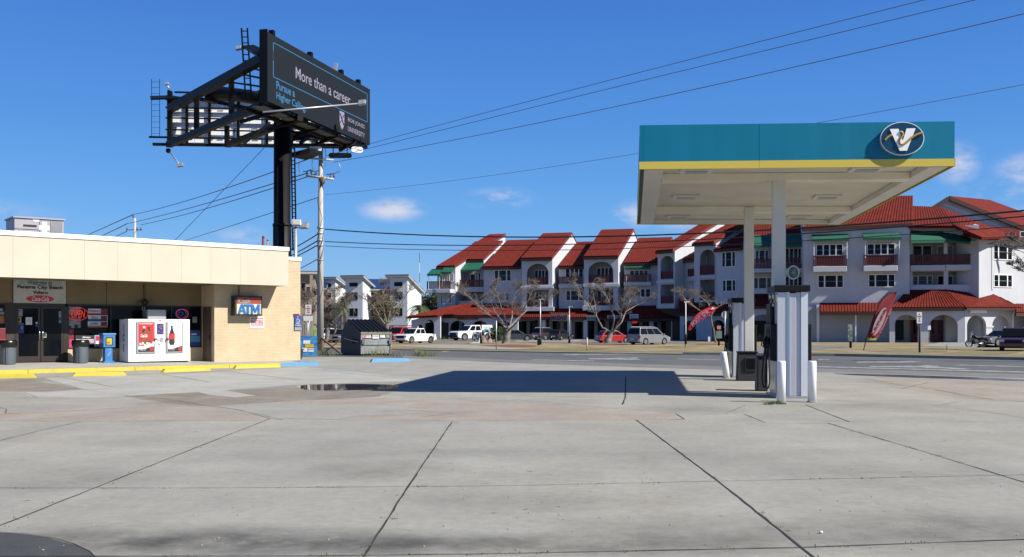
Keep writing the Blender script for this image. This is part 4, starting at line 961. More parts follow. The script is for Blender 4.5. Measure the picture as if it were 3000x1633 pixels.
# round sign
dF = (cFR - cFL).normalized(); angF = math.degrees(math.atan2(dF.y, dF.x)); FF = Fr(cFL.x, cFL.y, angF)
sx0, sz = FF.hit(2576, 405, -.05); sx1, _ = FF.hit(2704, 405, -.05); _, szt = FF.hit(2640, 356, -.2); _, szb = FF.hit(2640, 454, -.2)
t = thing('brand_sign', 'oval sign with a white letter V and a gold ribbon on the canopy fascia', 'sign', tuple(FF.w((sx0 + sx1) / 2, -.2, szb)), angF)
cx, cz, rx, rz = (sx0 + sx1) / 2, (szt + szb) / 2, (sx1 - sx0) / 2, (szt - szb) / 2
build(ellipse_mb(FF, cx, cz, rx, rz, -.11, -.026, 64), 'housing', M['galv'], t); build(ellipse_mb(FF, cx, cz, rx, rz, -.135, -.111, 64), 'rim', M['white'], t)
build(ellipse_mb(FF, cx, cz, rx * .965, rz * .96, -.141, -.134, 64), 'face', M['tealdark'], t)
def sp(u, v): return (cx + rx * (u - 1070) / 690, cz - rz * (v - 690) / 530)
vpoly = [sp(*q) for q in [(665, 390), (935, 385), (1075, 770), (1190, 380), (1475, 375), (1205, 1080), (980, 1085)]]
mb = MB(); plate(mb, FF, vpoly, [], -.165, -.142); build(mb, 'letter', M['gloss_white'], t)
def ribbon(pts, y): 
    mb = MB(); pp = []
    for i in range(len(pts) - 1):
        p0 = Vector(pts[max(i - 1, 0)]); p1 = Vector(pts[i]); p2 = Vector(pts[i + 1]); p3 = Vector(pts[min(i + 2, len(pts) - 1)])
        for k in range(6):
            s = k / 6; pp.append(.5 * ((2 * p1) + (-p0 + p2) * s + (2 * p0 - 5 * p1 + 4 * p2 - p3) * s * s + (-p0 + 3 * p1 - 3 * p2 + p3) * s ** 3))
    pp.append(Vector(pts[-1])); pp = [FF.w(*[sp(q.x, q.y)[0]], y, sp(q.x, q.y)[1]) for q in pp]
    mb.tube(pp, .025, 8); return mb
M['gold'] = mat('gold ribbon', lf(.55, .36, .05), .4)
build(ribbon([(505, 740), (600, 650), (735, 570)], -.155), 'ribbon', M['gold'], t)
build(ribbon([(975, 480), (1045, 500), (1065, 580), (1010, 670), (970, 760), (985, 850), (1070, 885), (1200, 810), (1380, 650), (1550, 560), (1700, 528)], -.172), 'ribbon', M['gold'], t)
# pump number disc on the near column
f_ = Fr(C1.x, C1.y, -7); nx, nz = f_.hit(2324, 799, -.16)
t = thing('pump_number_sign', 'round teal sign with a gold number 4 on the near column', 'sign', tuple(f_.w(nx, -.16, nz)), -7)
build(ellipse_mb(f_, nx, nz, .142, .17, -.19, -.15, 40), 'rim', M['offwhite'], t); build(ellipse_mb(f_, nx, nz, .115, .14, -.194, -.19, 40), 'face', mat('muted teal', lf(.06, .17, .18), .5), t)
build(text_mb('4', f_, nx - .055, nx + .05, nz - .085, nz + .085, -.194, bold=.03, shear=.15), 'lettering', mat('dull gold', lf(.45, .36, .12), .5), t)
mb = MB(); mb.box(.15, nx, -.175, -.155, nz - .06, nz + .06, f_); build(mb, 'bracket', M['offwhite'], t)

# ------------------------------------------------------------------ fuel pumps
M['pumpwhite'] = mat('silver white cladding', lf(.50, .52, .56), .42, metal=.25, var=.03, scale=1.2); M['pumpbright'] = mat('highlight white cladding', lf(.62, .65, .68), .35, metal=.2)  # second cladding is brighter: highlight strip and bright panel put into its colour
def make_pump(o, wd, label, tray=True):
    """local x to the right (end face), local y along the island away from the camera"""
    t = thing('fuel_pump', label, 'fuel pump', (o.x, o.y, 0), -7, 'fuel pumps under the canopy'); f = Fr(o.x, o.y, -7); Lp = 1.3; H = 2.58
    mb = MB(); mb.box(-.02, wd + .02, -.02, Lp + .02, 0, .06, f); build(mb, 'base', M['galv'], t)
    mb = MB(); mb.box(.0, wd * .30, 0, Lp, .06, 2.42, f); mb.box(wd * .62, wd * .78, .05, Lp, .06, 2.42, f); build(mb, 'body', M['pumpwhite'], t, bevel=.008)
    mb = MB(); mb.box(wd * .30, wd * .40, .0, .5, .06, 2.42, f); mb.box(wd * .78, wd, 0, Lp, .06, 2.42, f); mb.hexa([f.w(wd * .3, 0, .06), f.w(wd * .40, -.03, .06), f.w(wd * .40, .1, .06), f.w(wd * .3, .1, .06), f.w(wd * .3, 0, 2.42), f.w(wd * .4, -.03, 2.42), f.w(wd * .4, .1, 2.42), f.w(wd * .3, .1, 2.42)]); build(mb, 'trim', M['pumpbright'], t)
    mb = MB(); mb.box(wd * .40, wd * .62, .0, Lp, .06, 2.40, f); build(mb, 'end_panel', mat('lavender grey panel', lf(.42, .42, .48), .4, metal=.2, var=.03), t, bevel=.01)
    mb = MB(); mb.box(-.06, wd + .05, -.05, Lp + .05, 2.43, H, f); build(mb, 'cap', M['black'], t, bevel=.015)
    mb = MB(); mb.box(-.03, 0.0, -.02, Lp + .0, 2.2, 2.43, f); build(mb, 'valance', mat('worn steel strip', lf(.25, .24, .22), .5, metal=.4), t)
    # side facing left: displays, boots, lower silver panel
    mb = MB(); mb.box(-.035, 0, .05, Lp - .05, .12, .85, f); build(mb, 'lower_panel', mat('mirror steel panel', lf(.35, .36, .37), .22, metal=.8), t, bevel=.01)
    mb = MB(); mb.box(-.14, -.001, .06, Lp - .06, .86, 1.7, f); mb.box(-.10, -.001, .45, Lp - .1, 1.7, 2.18, f); build(mb, 'control_panel', M['black'], t, bevel=.02)
    mb = MB(); mb.box(-.145, -.14, .2, .8, 1.35, 1.62, f); build(mb, 'screen', M['glass'], t)
    for yy in (.25, .8):
        hs = [f.w(-.04, yy, 2.42), f.w(-.08, yy, 2.2), f.w(-.10, yy, 1.7), f.w(-.17, yy, 1.2), f.w(-.23, yy - .02, .7), f.w(-.25, yy - .08, .4), f.w(-.22, yy - .16, .22), f.w(-.17, yy - .22, .35), f.w(-.17, yy - .20, .8), f.w(-.19, yy - .14, 1.15)]
        sm = []
        for i in range(len(hs) - 1):
            p0, p1, p2, p3 = hs[max(i - 1, 0)], hs[i], hs[i + 1], hs[min(i + 2, len(hs) - 1)]
            for k in range(5):
                s = k / 5; sm.append(.5 * ((2 * p1) + (-p0 + p2) * s + (2 * p0 - 5 * p1 + 4 * p2 - p3) * s * s + (-p0 + 3 * p1 - 3 * p2 + p3) * s ** 3))
        sm.append(hs[-1]); mb = MB(); mb.tube(sm, .017, 7); h = build(mb, 'hose', M['rubber'], t)
        mb = MB(); mb.tube([f.w(-.19, yy - .14, 1.13), f.w(-.20, yy - .1, 1.24), f.w(-.16, yy - .03, 1.36), f.w(-.13, yy + .02, 1.4)], [.03, .045, .035, .02], 8); mb.tube([f.w(-.2, yy - .13, 1.15), f.w(-.27, yy - .08, 1.2), f.w(-.24, yy - .02, 1.32)], .014, 6); build(mb, 'nozzle', M['black'], t)
        mb = MB(); mb.cyl(f.w(-.05, yy, 2.43), f.w(-.05, yy, 2.26), .03); mb.cyl(f.w(-.06, yy, 2.18), f.w(-.06, yy, 2.1), .028); build(mb, 'swivel', M['chrome'], t)
    # far (right) side
    mb = MB(); mb.box(wd + .001, wd + .10, .1, Lp - .1, .86, 1.7, f); build(mb, 'control_panel', M['black'], t, bevel=.02)
    return t
p1 = Gp(2277, 1168); make_pump(Vector((p1.x, p1.y, 0)), .68, 'near fuel pump with silver end cladding and black cap')
p2 = P(2148, 962, 33.0); make_pump(Vector((p2.x, p2.y, 0)), .66, 'far fuel pump standing behind the thinner column')
# bollards
def bollard(bx, by, ty, r, label, lean=0):
    b = Gp(bx, by); h = (by - ty) * b.y / F; t = thing('bollard', label, 'bollard', (b.x, b.y, 0), 0, 'white bollards by the pumps')
    mb = MB(); mb.tube([(b.x, b.y, -.05), (b.x + lean, b.y, h - .03), (b.x + lean, b.y, h)], [r, r, r * .93], 24); build(mb, 'post', M['gloss_white'], t)
    mb = MB(); mb.cyl((b.x, b.y, 0), (b.x, b.y, .025), r * 1.35, r * 1.1, 20); build(mb, 'collar', M['kerb'], t)
bollard(2289, 1180, 1058, .092, 'white bollard at the left front corner of the near pump')
bollard(2379, 1179, 1058, .092, 'white bollard at the right front corner of the near pump')
bollard(2130, 1109, 1031, .105, 'white leaning bollard seen through the hose loop of the far pump', -.12)
# squeegee / waste bins between the pumps
def island_bin(px0, px1, ptop, pbot, label, win):
    b = Gp((px0 + px1) / 2, pbot); D = b.y; w = (px1 - px0) / F * D; h = (pbot - ptop) / F * D; f = Fr(b.x, b.y, -7)
    t = thing('island_bin', label, 'trash bin', (b.x, b.y, 0), -7); mb = MB(); dp_ = .42 if win else .55
    mb.hexa([f.w(-w / 2, 0, .0), f.w(w / 2, 0, .0), f.w(w / 2, dp_, .0), f.w(-w / 2, dp_, .0), f.w(-w / 2 * .9, .03, h * .94), f.w(w / 2 * .9, .03, h * .94), f.w(w / 2 * .9, dp_ - .03, h * .94), f.w(-w / 2 * .9, dp_ - .03, h * .94)])
    build(mb, 'body', mat('dark bin plastic', lf(.03, .028, .027), .6), t, bevel=.03)
    mb = MB(); mb.box(-w / 2 * .95, w / 2 * .95, 0.0, dp_, h * .94, h, f); build(mb, 'lid', M['black'], t, bevel=.02)
    if win:
        mb = MB(); mb.box(-w * .12, w * .42, -.03, .02, h * .35, h * .8, f); b2 = build(mb, 'frame', mat('dark bin plastic', lf(.03, .028, .027), .6), t, bevel=.01)
        mb = MB(); mb.box(-w * .07, w * .38, -.035, -.03, h * .4, h * .76, f); build(mb, 'opening', M['glass'], b2)
island_bin(2159, 2222, 1030, 1117, 'dark box bin with a square opening under the thinner column', True)
island_bin(2218, 2250, 1042, 1147, 'narrow black bin between the near pump and the boxy bin', False)
# ------------------------------------------------------------------ billboard
BB = thing('billboard', 'tall black steel billboard on a single column with a dark university advert', 'billboard', (-15.6, 69.5, 0))
bs = M['blacksteel']
def bpart(name, mb, m=bs, par=None, **k): return build(mb, name, m, par or BB, **k)
A0, A1 = Vector((-14.8, 62, 0)), Vector((-10.68, 77, 0)); dA = (A1 - A0).normalized(); LA = (A1 - A0).length
FA = Fr(A0.x, A0.y, math.degrees(math.atan2(dA.y, dA.x)))    # local x from the near end to the far end; front faces -y (right side)
zb0, zb1 = 15.35, 19.55
cz_ = P(823, 721, 69.5)
mb = MB(); mb.tube([(-15.6, 69.5, 0), (-15.6, 69.5, 8.6), (-15.6, 69.5, 8.62), (-15.6, 69.5, 15.6)], [.63, .61, .565, .56], 28); column_ = bpart('column', mb)
mb = MB(); mb.cyl((-15.6, 69.5, 8.5), (-15.6, 69.5, 8.68), .64, .64, 28); bpart('collar', mb, par=column_)
# advert panel
M['advert'] = mat('dark slate advert vinyl', lf(.014, .019, .026), .7, spec=.15, var=.05, scale=.3)
mb = MB(); mb.box(0, LA, 0, .25, zb0, zb1, FA); pan = bpart('panel', mb, M['advert'], label='dark slate advert face with white and blue lettering')
mb = MB(); mb.box(-.1, 0, -.02, .5, zb0 - .1, zb1 + .15, FA); mb.box(0, LA, .25, .3, zb0, zb1, FA); bpart('panel_frame', mb)
M['adtext'] = mat('lilac white lettering', lf(.34, .31, .42), .5); M['adblue'] = mat('advert blue', lf(.045, .20, .40), .5)
def A_(u): return LA * u
mb = MB()
def aline(u0, v0, u1, v1, w=.05): 
    x0, x1, za, zc = A_(u0), A_(u1), zb0 + (zb1 - zb0) * v0, zb0 + (zb1 - zb0) * v1
    if abs(za - zc) < 1e-6: mb.box(min(x0, x1), max(x0, x1), -.012, -.002, za - w / 2, za + w / 2, FA)
    else: mb.box(x0 - w * .8, x0 + w * .8, -.012, -.002, min(za, zc) + w / 2, max(za, zc) - w / 2, FA)
aline(.045, .89, .965, .89); aline(.045, .39, .965, .39); aline(.045, .39, .045, .89); aline(.965, .39, .965, .89)
bpart('border', mb, M['adblue'], pan)
build(text_mb('More than a career', FA, FA.hx(866), FA.hx(1026), zb0 + 4.2 * .535, zb0 + 4.2 * .71, -.004, bold=.004), 'lettering', M['adtext'], pan)
build(text_mb('Pursue a', FA, A_(.07), A_(.225), zb0 + 4.2 * .235, zb0 + 4.2 * .355, -.004, bold=.015), 'lettering', M['adblue'], pan)
build(text_mb('Higher Calling.', FA, A_(.07), A_(.325), zb0 + 4.2 * .06, zb0 + 4.2 * .20, -.004, bold=.015), 'lettering', M['adblue'], pan)
build(text_mb('BOB JONES', FA, A_(.745), A_(.935), zb0 + 4.2 * .23, zb0 + 4.2 * .315, -.004), 'lettering', M['adtext'], pan)
build(text_mb('UNIVERSITY', FA, A_(.745), A_(.935), zb0 + 4.2 * .085, zb0 + 4.2 * .17, -.004), 'lettering', M['adtext'], pan)
sx, sw, sz0, sh = A_(.655), A_(.05), zb0 + 4.2 * .06, 4.2 * .30
sh_pts = [(sx, sz0 + sh), (sx + sw, sz0 + sh), (sx + sw, sz0 + sh * .4), (sx + sw * .8, sz0 + sh * .15), (sx + sw * .5, sz0), (sx + sw * .2, sz0 + sh * .15), (sx, sz0 + sh * .4)]
mb = MB(); mb.prism(sh_pts, FA, -.012, -.002); cr_ = build(mb, 'crest', M['adtext'], pan)
mb = MB()
mb.bar(FA.w(sx + sw * .1, -.02, sz0 + sh * .85), FA.w(sx + sw * .85, -.02, sz0 + sh * .3), .02, .12); build(mb, 'crest_pattern', M['advert'], cr_)
mb = MB(); mb.bar(FA.w(sx + sw * .1, -.026, sz0 + sh * .35), FA.w(sx + sw * .9, -.026, sz0 + sh * .85), .02, .10); build(mb, 'crest_pattern', mat('faded crest blue', lf(.10, .10, .25), .5), cr_)
# brackets on the top edge
for u in (.05, .38, .69, .88):
    mb = MB(); mb.box(A_(u) - .15, A_(u) + .15, -.02, .28, zb1, zb1 + .30, FA); bpart('bracket', mb)
q = P(980, 197, 62 + 15 * .70); mb = MB(); mb.hexa([q + Vector(v) for v in [(-.16, 0, -.3), (.1, 0, -.25), (.1, .3, -.25), (-.16, .3, -.3), (-.0, 0, .3), (.22, 0, .3), (.22, .3, .3), (-.0, .3, .3)]]); bpart('lamp_head', mb, M['galv'])
# second panel, seen from behind
BFR = Fr(-26.5, 78.2, 5.0)
bz0, bz1 = 15.75, 19.1
rw = BFR.hx(1010, 0)
M['vinyl'] = mat('pale vinyl panel backs', lf(1.32, 1.33, 1.34), .5, var=.05, scale=1.2, stretch=(1, 1, 3)); M['vinylgrey'] = mat('grey vinyl strip', lf(.85, .87, .90), .5, var=.1)
mb = MB(); n = 13; back = []
for i in range(n):
    a = rw * i / n; mb.box(a + .02, a + rw / n - .02, .45, .5, bz0 + .08, bz1, BFR)
pb_ = bpart('panel', mb, M['vinyl'], label='pale back of the second advert panel')
mb = MB()
for z in (bz0 + 1.5, bz0 + 2.35): mb.box(.1, rw, .43, .448, z - (.12 if z < 18 else .03), z + .18, BFR)
bpart('stripe', mb, M['vinylgrey'], pb_)
rr = random.Random(4); mb = MB()
for i in range(34):
    x = rw * (i // 3 + .25 + .5 * rr.random()) / 12; z = bz0 + (.35, 1.25, 2.6)[i % 3]; mb.box(x, x + .45, .424, .43, z, z + .06, BFR)
bpart('print', mb, mat('faded panel numbers', lf(.35, .33, .36), .6), pb_)
def fr_bar(nm, pts, w, h=None, m=bs):
    for a, b in pts:
        mb = MB(); mb.bar(a, b, w, h); bpart(nm, mb, m)
for u in (.015, .115, .24, .40, .56, .70, .84, .97):
    fr_bar('upright', [(BFR.w(rw * u, .33, bz0 - .15), BFR.w(rw * u, .33, bz1 + (.75 if u < .1 else .05)))], .18)
for z in (bz0 + .45, bz0 + 1.05, bz0 + 1.95, bz0 + 2.75, bz1): fr_bar('rail', [(BFR.w(0, .18, z), BFR.w(rw, .18, z))], .13, .10)
fr_bar('rail', [(BFR.w(.7, .05, bz1 + .55), BFR.w(rw, .05, bz1 + .5))], .16, .12)
fr_bar('rail', [(BFR.w(-.9, .0, bz0 - .12), BFR.w(rw, 0, bz0 - .12))], .25, .2)
# thick raking beams between the two panels
def PB(px, py, D): return P(px, py, D)
fr_bar('beam', [(PB(499, 318, 78), PB(792, 160, 62.5))], .5, .55); fr_bar('beam', [(PB(494, 424, 78), PB(800, 296, 63.5))], .42, .45)
fr_bar('beam', [(PB(666, 425, 78), PB(880, 345, 66))], .38, .4); fr_bar('beam', [(PB(840, 405, 78), PB(990, 372, 71))], .3, .3)
fr_bar('beam', [(PB(575, 288, 77.8), PB(900, 352, 72))], .26); fr_bar('beam', [(PB(735, 285, 77), PB(800, 262, 64))], .4)
fr_bar('post', [(PB(576, 278, 75), PB(576, 380, 75)), (PB(678, 225, 70), PB(678, 335, 70)), (PB(498, 268, 78), PB(498, 425, 78)), (PB(665, 370, 78), PB(665, 428, 78))], .32)
for (x0_, y0_, x1_, y1_) in ((735, 200, 786, 212), (708, 218, 786, 234), (665, 240, 790, 258), (705, 430, 790, 360)): fr_bar('strut', [(PB(x0_, y0_, 70), PB(x1_, y1_, 64))], .12)
# torsion tube
mb = MB(); mb.tube([PB(618, 300, 74), PB(622, 276, 74), PB(640, 273, 73.5), PB(700, 279, 71), PB(775, 292, 68), PB(830, 300, 69.5)], [.5, .52, .5, .45, .45, .5], 20); bpart('cross_tube', mb)
fr_bar('beam', [(PB(823, 345, 69.5), PB(823, 300, 69.5))], .9)
# under structure along the front panel
for u in (.12, .3, .48, .66, .84): fr_bar('outrigger', [(FA.w(A_(u), .1, zb0 - .15), FA.w(A_(u), 3.2 - 2.2 * u, zb0 - .75))], .2)
fr_bar('rail', [(FA.w(0, .5, zb0 - .15), FA.w(LA, .3, zb0 - .15)), (FA.w(0, 1.6, zb0 - .35), FA.w(LA, .8, zb0 - .35))], .22)
mb = MB()
for i in range(9):
    a, b = LA * (i + .06) / 9, LA * (i + .94) / 9; mb.box(a, b, .35, 1.1, zb0 - .28, zb0 - .22, FA)
bpart('catwalk', mb, mat('steel grating', lf(.16, .155, .14), .6, metal=.3))
fr_bar('strut', [(PB(860, 410, 70), PB(1010, 378, 74)), (PB(880, 420, 70), PB(940, 372, 72)), (PB(845, 385, 70), PB(1040, 428, 76)), (PB(850, 425, 70), PB(1050, 425, 77))], .2)
# ladders
def ladder(nm, pa, pb, w, n, th=.09):
    mb = MB(); d = Vector((1, 0, 0)) * w / 2
    mb.bar(pa - d, pb - d, th); mb.bar(pa + d, pb + d, th)
    for i in range(n):
        c = pa.lerp(pb, (i + .5) / n); mb.bar(c - d, c + d, th * .6)
    bpart(nm, mb)
ladder('ladder', PB(716, 83, 66), PB(728, 290, 66), .38, 12); ladder('ladder', PB(456, 232, 79), PB(456, 400, 79), .62, 10, .035)
ladder('ladder', PB(858, 430, 68.5), PB(863, 735, 68.5), .22, 26)
mb = MB(); mb.slab([PB(711, 141, 66), PB(745, 138, 66), PB(784, 157, 62.5), PB(755, 168, 62.5)], .15); bpart('platform', mb, M['blacksteel'])
mb = MB(); mb.slab([PB(440, 286, 79), PB(500, 284, 79), PB(540, 290, 77), PB(442, 294, 77)], .12); bpart('platform', mb)
fr_bar('rail', [(PB(438, 402, 79), PB(500, 403, 78))], .14); fr_bar('cable', [(PB(786, 100, 62), PB(768, 142, 64))], .03)
# light arms
def light_arm(pa, pb, sz=.35):
    mb = MB(); mb.cyl(pa, pb, .06, .045, 8); a = bpart('light_arm', mb, M['galv'])
    mb = MB(); mb.hexa([pb + Vector((x * sz, y * sz, z * sz)) for x, y, z in [(-.5, -.6, -.3), (.5, -.6, -.1), (.5, .6, -.1), (-.5, .6, -.3), (-.4, -.5, .35), (.6, -.5, .45), (.6, .5, .45), (-.4, .5, .35)]]); bpart('lamp_head', mb, M['galv'], a, bevel=.02)
light_arm(PB(770, 329, 62), PB(1060, 303, 66), .45); light_arm(PB(494, 440, 78), PB(528, 486, 76), .4)
mb = MB(); mb.ball(PB(493, 442, 78), .2, 5); bpart('joint', mb)
light_arm(PB(712, 143, 66), PB(699, 143, 66), .35); light_arm(PB(497, 262, 79), PB(488, 247, 79), .3)
# small plates hung below
mb = MB(); mb.slab([PB(850, 449, 70), PB(905, 434, 70), PB(940, 441, 72), PB(893, 458, 72)], .3); bpart('platform', mb)
pf = frame_at(907, 71.5, 12); x0, z1 = pf.hit(907, 430); x1, _ = pf.hit(942, 430); z0 = pf.hz(925, 442)
mb = MB(); mb.box(x0, x1, -.05, 0, z0, z1, pf); pl = bpart('plate', mb, M['gloss_white'], label='white number plate reading 10050-1')
build(text_mb('10050-1', pf, x0 + .08, x1 - .08, z0 + .05, z1 - .05, -.052), 'lettering', M['ink'], pl)
for px0, px1, py0, py1, D, m_, ang in ((963, 1031, 447, 466, 74, M['black'], 0), (1028, 1063, 428, 449, 75, M['gloss_white'], 22)):
    pf = frame_at(px0, D, ang); x0, z1 = pf.hit(px0, py0 + 2); x1, _ = pf.hit(px1, py0); z0 = pf.hz(px0, py1 - 2); h = (z1 - z0) / 2
    pts = [(x1 - h + h * math.cos(a), z0 + h + h * math.sin(a)) for a in [R(q - 90) for q in range(0, 181, 20)]] + [(x0 + h + h * math.cos(a), z0 + h + h * math.sin(a)) for a in [R(q + 90) for q in range(0, 181, 20)]]
    mb = MB(); mb.prism(pts, pf, -.12, 0); pl = bpart('plate', mb, m_)
    if ang: build(text_mb('Trailhead', pf, x0 + (x1 - x0) * .3, x1 - .12, z0 + h * .6, z1 - h * .55, -.122), 'lettering', mat('plate green', lf(.05, .16, .14), .5), pl)
    for q in (.2, .8): mb = MB(); c = x0 + (x1 - x0) * q; mb.bar(pf.w(c, -.06, z1), pf.w(c, -.06, z1 + .6), .06); bpart('hanger', mb)

# ------------------------------------------------------------------ utility poles and lines
M['concpole'] = mat('weathered grey pole', lf(.58, .55, .50), .8, var=.08, scale=1.5, stretch=(1, 1, .15))
M['insul'] = mat('insulator', lf(.10, .10, .11), .4); M['wire'] = mat('aluminium wire', lf(.16, .17, .21), .6); M['cable'] = mat('black cable', lf(.015, .015, .018), .6)
UD = 74.0; ub = P(938, 962, UD); t = thing('utility_pole', 'tall pale utility pole with crossarms beside the billboard column', 'utility pole', (ub.x, ub.y, 0))
zt_ = P(940, 432, UD).z; mb = MB(); mb.tube([(ub.x, ub.y, -.1), (ub.x + .05, ub.y, zt_)], [.26, .15], 18); build(mb, 'pole', M['concpole'], t)
def arm(a, b, r=.05): mb = MB(); mb.cyl(a, b, r, r, 8); return build(mb, 'crossarm', M['concpole'], t)
arm(P(895, 463, UD - .3), P(978, 470, UD - .3), .07); arm(P(897, 515, UD - .3), P(978, 526, UD - .3), .09)
for px, py in ((900, 508), (912, 506), (926, 508), (968, 517), (978, 515)):
    a = P(px, py + 9, UD - .3); mb = MB(); mb.cyl(a, a + Vector((0, 0, .32)), .035); mb.cyl(a + Vector((0, 0, .15)), a + Vector((-.02, 0, .3)), .07, .05); build(mb, 'insulator', M['insul'], t)
    mb = MB(); mb.tube([a + Vector((-.3, 0, .35)), a + Vector((0, 0, .34)), a + Vector((.3, 0, .5))], .03, 6); build(mb, 'cutout', M['insul'], t)
for a, b, c in (((915, 468), (914, 485), (917, 505)), ((953, 435), (955, 460), (952, 490)), ((990, 472), (997, 490), (993, 508)), ((877, 475), (875, 490), (878, 505))):
    mb = MB(); mb.tube([P(*a, UD - .4), P(*b, UD - .4), P(*c, UD - .4)], .022, 6); build(mb, 'jumper_wire', M['galv'], t)
mb = MB(); mb.tube([P(942, 525, UD - .3), P(930, 590, UD - .35), P(944, 640, UD - .3), P(930, 700, UD - .35), P(932, 760, UD - .3), P(945, 850, UD - .35), P(930, 900, UD - .35)], .02, 6); build(mb, 'riser_cable', M['cable'], t)
for py in (668, 684, 705, 720, 762): mb = MB(); mb.cyl(P(938, py, UD) - Vector((0, 0, .06)), P(938, py, UD) + Vector((0, 0, .06)), .24, .24, 16); build(mb, 'clamp', M['galv'], t)
mb = MB(); a = P(944, 530, UD - .35); mb.ball(a, .22, 6, (1, 1, 1.4)); build(mb, 'fitting', mat('corroded fitting', lf(.2, .12, .07), .7), t)
# far pole
q = P(395, 962, 150); t = thing('utility_pole', 'short distant utility pole rising behind the shop roof', 'utility pole', (q.x, q.y, 0))
mb = MB(); mb.tube([(q.x, q.y, 0), (*q.xy, P(395, 640, 150).z)], [.28, .18], 12); build(mb, 'pole', M['concpole'], t)
mb = MB(); mb.bar(P(371, 674, 150), P(414, 674, 150), .12); build(mb, 'crossarm', M['wire'], t)
for px, py in ((372, 672), (402, 672), (413, 672), (390, 634)): mb = MB(); a = P(px, py, 150); mb.cyl(a - Vector((0, 0, .2)), a + Vector((0, 0, .25)), .1); build(mb, 'insulator', M['insul'], t)

def wire(a, b, mid, r, label, m=None, group='overhead lines'):
    """a, b: (px, py, depth); mid: (px, py) somewhere between, which sets the sag"""
    A, B = P(*a), P(*b); d = B - A; fr = Fr(A.x, A.y, math.degrees(math.atan2(d.y, d.x))); L_ = Vector((d.x, d.y)).length
    xm, zm = fr.hit(mid[0], mid[1]); s = xm / L_; lin_z = A.z + (B.z - A.z) * s; k = (zm - lin_z) / (s * (1 - s)); mb = MB(); pts = []
    for i in range(25):
        u = i / 24; pts.append((A.x + d.x * u, A.y + d.y * u, A.z + (B.z - A.z) * u + k * u * (1 - u)))
    mb.tube(pts, r, 5); o = thing('power_line', label, 'power line', A, 0, group); build(mb, 'wire', m or M['wire'], o)
wire((952, 458, 74), (3300, -148, 34), (1900, 206), .018, 'uppermost thin wire running to the top right corner')
wire((975, 462, 74), (3300, -106, 34), (1900, 232), .018, 'second thin wire down towards the top right corner')
wire((978, 476, 74), (3300, -30, 34), (1900, 292), .019, 'third thin wire down, reaching the right edge below the corner')
wire((952, 571, 74), (3300, 190, 34), (2100, 412), .011, 'single faint wire crossing behind the canopy fascia')
wire((952, 672, 74), (3300, 588, 42), (1640, 695), .042, 'top thick black cable crossing in front of the red roofs', M['cable'])
wire((952, 708, 74), (3300, 606, 42), (1640, 717), .03, 'middle black cable crossing in front of the red roofs', M['cable'])
wire((952, 721, 74), (3300, 636, 42), (1640, 733), .02, 'lowest black cable crossing in front of the red roofs', M['cable'])
wire((915, 462, 74), (391, 629, 150), (620, 566), .04, 'top wire from the tall pole to the distant pole'); wire((899, 508, 74), (372, 656, 150), (620, 592), .04, 'middle wire from the tall pole to the distant pole')
wire((925, 510, 74), (413, 659, 150), (620, 607), .04, 'lower wire from the tall pole to the distant pole')
wire((391, 629, 150), (180, 725, 260), (290, 674), .07, 'leftmost wire beyond the distant pole'); wire((372, 656, 150), (220, 730, 260), (300, 691), .07, 'middle wire beyond the distant pole'); wire((372, 678, 150), (260, 735, 260), (330, 698), .06, 'shortest wire beyond the distant pole')
wire((932, 579, 74), (480, 724, 140), (700, 655), .03, 'faint wire sloping down left behind the black column'); wire((774, 434, 75), (480, 738, 90), (640, 573), .022, 'steep guy wire from the billboard frame down behind the shop roof', group=None)
for i, (y0_, y1_) in enumerate(((687, 716), (706, 734), (719, 745), (760, 786))):
    wire((930, y0_, 74), (700, y1_ + 70, 120), (882, y1_), .045 if i < 3 else .03, ('highest', 'second', 'third', 'lowest')[i] + ' short cable between the tall pole and the shop corner', M['cable'])

# ------------------------------------------------------------------ dumpster and small things at the corner
M['dmp'] = mat('worn blue grey dumpster paint', lf(.30, .335, .35), .6, col2=lf(.26, .25, .20), scale=1.6, fac=(.42, .62), bump=.3); M['dmpshade'] = mat('shaded dumpster side', lf(.035, .035, .037), .6, var=.3, scale=2)  # second material is darker: shade of the unlit side put into its colour
M['rust'] = mat('rust', lf(.16, .075, .035), .85, col2=lf(.08, .05, .03), scale=5)
b = Gp(1058, 1043); DF = Fr(b.x, b.y, 33); t = thing('dumpster', 'worn grey dumpster with a black ribbed sloping lid', 'dumpster', (b.x, b.y, 0), 33)
wD = DF.hx(1144); hF = DF.hz(1100, 973); k0 = 0
for k in range(60):
    if (DF.w(0, k * .05, 0).x / DF.w(0, k * .05, 0).y * F + CX) <= 999: k0 = k * .05; break
lD = k0 or 2.0; hR = CAMH + (HY - 938) / F * DF.w(0, lD * .65, 0).y
mb = MB(); mb.box(0, wD, 0, .05, .1, hF, DF); build(mb, 'body', M['dmp'], t, label='pale worn front of the dumpster', bevel=.01)
mb = MB(); mb.prismx([(.05, .1), (lD, .1), (lD, hF * .95), (lD * .66, hR), (.05, hF)], DF, 0.0, wD); build(mb, 'body', M['dmpshade'], t, label='side and back of the dumpster with shade put into the colour')
mb = MB()
for z in (.12, .62, .66, 1.02): mb.box(-.03, wD + .03, -.05, -.001, z, z + .035, DF)
for x in (-.04, wD - .03): mb.box(x, x + .07, -.06, -.002, .1, hF, DF)
build(mb, 'rib', M['dmp'], t)
mb = MB(); mb.box(-.05, wD + .05, -.08, -.001, hF - .16, hF, DF); build(mb, 'rim', mat('yellowed rim', lf(.24, .23, .18), .6, var=.2), t, bevel=.01)
for x in (.0, wD - .15): mb = MB(); mb.box(x, x + .17, -.14, -.06, .68, .95, DF); build(mb, 'fork_pocket', mat('fork pocket', lf(.18, .19, .2), .5), t)
mb = MB(); n = 14
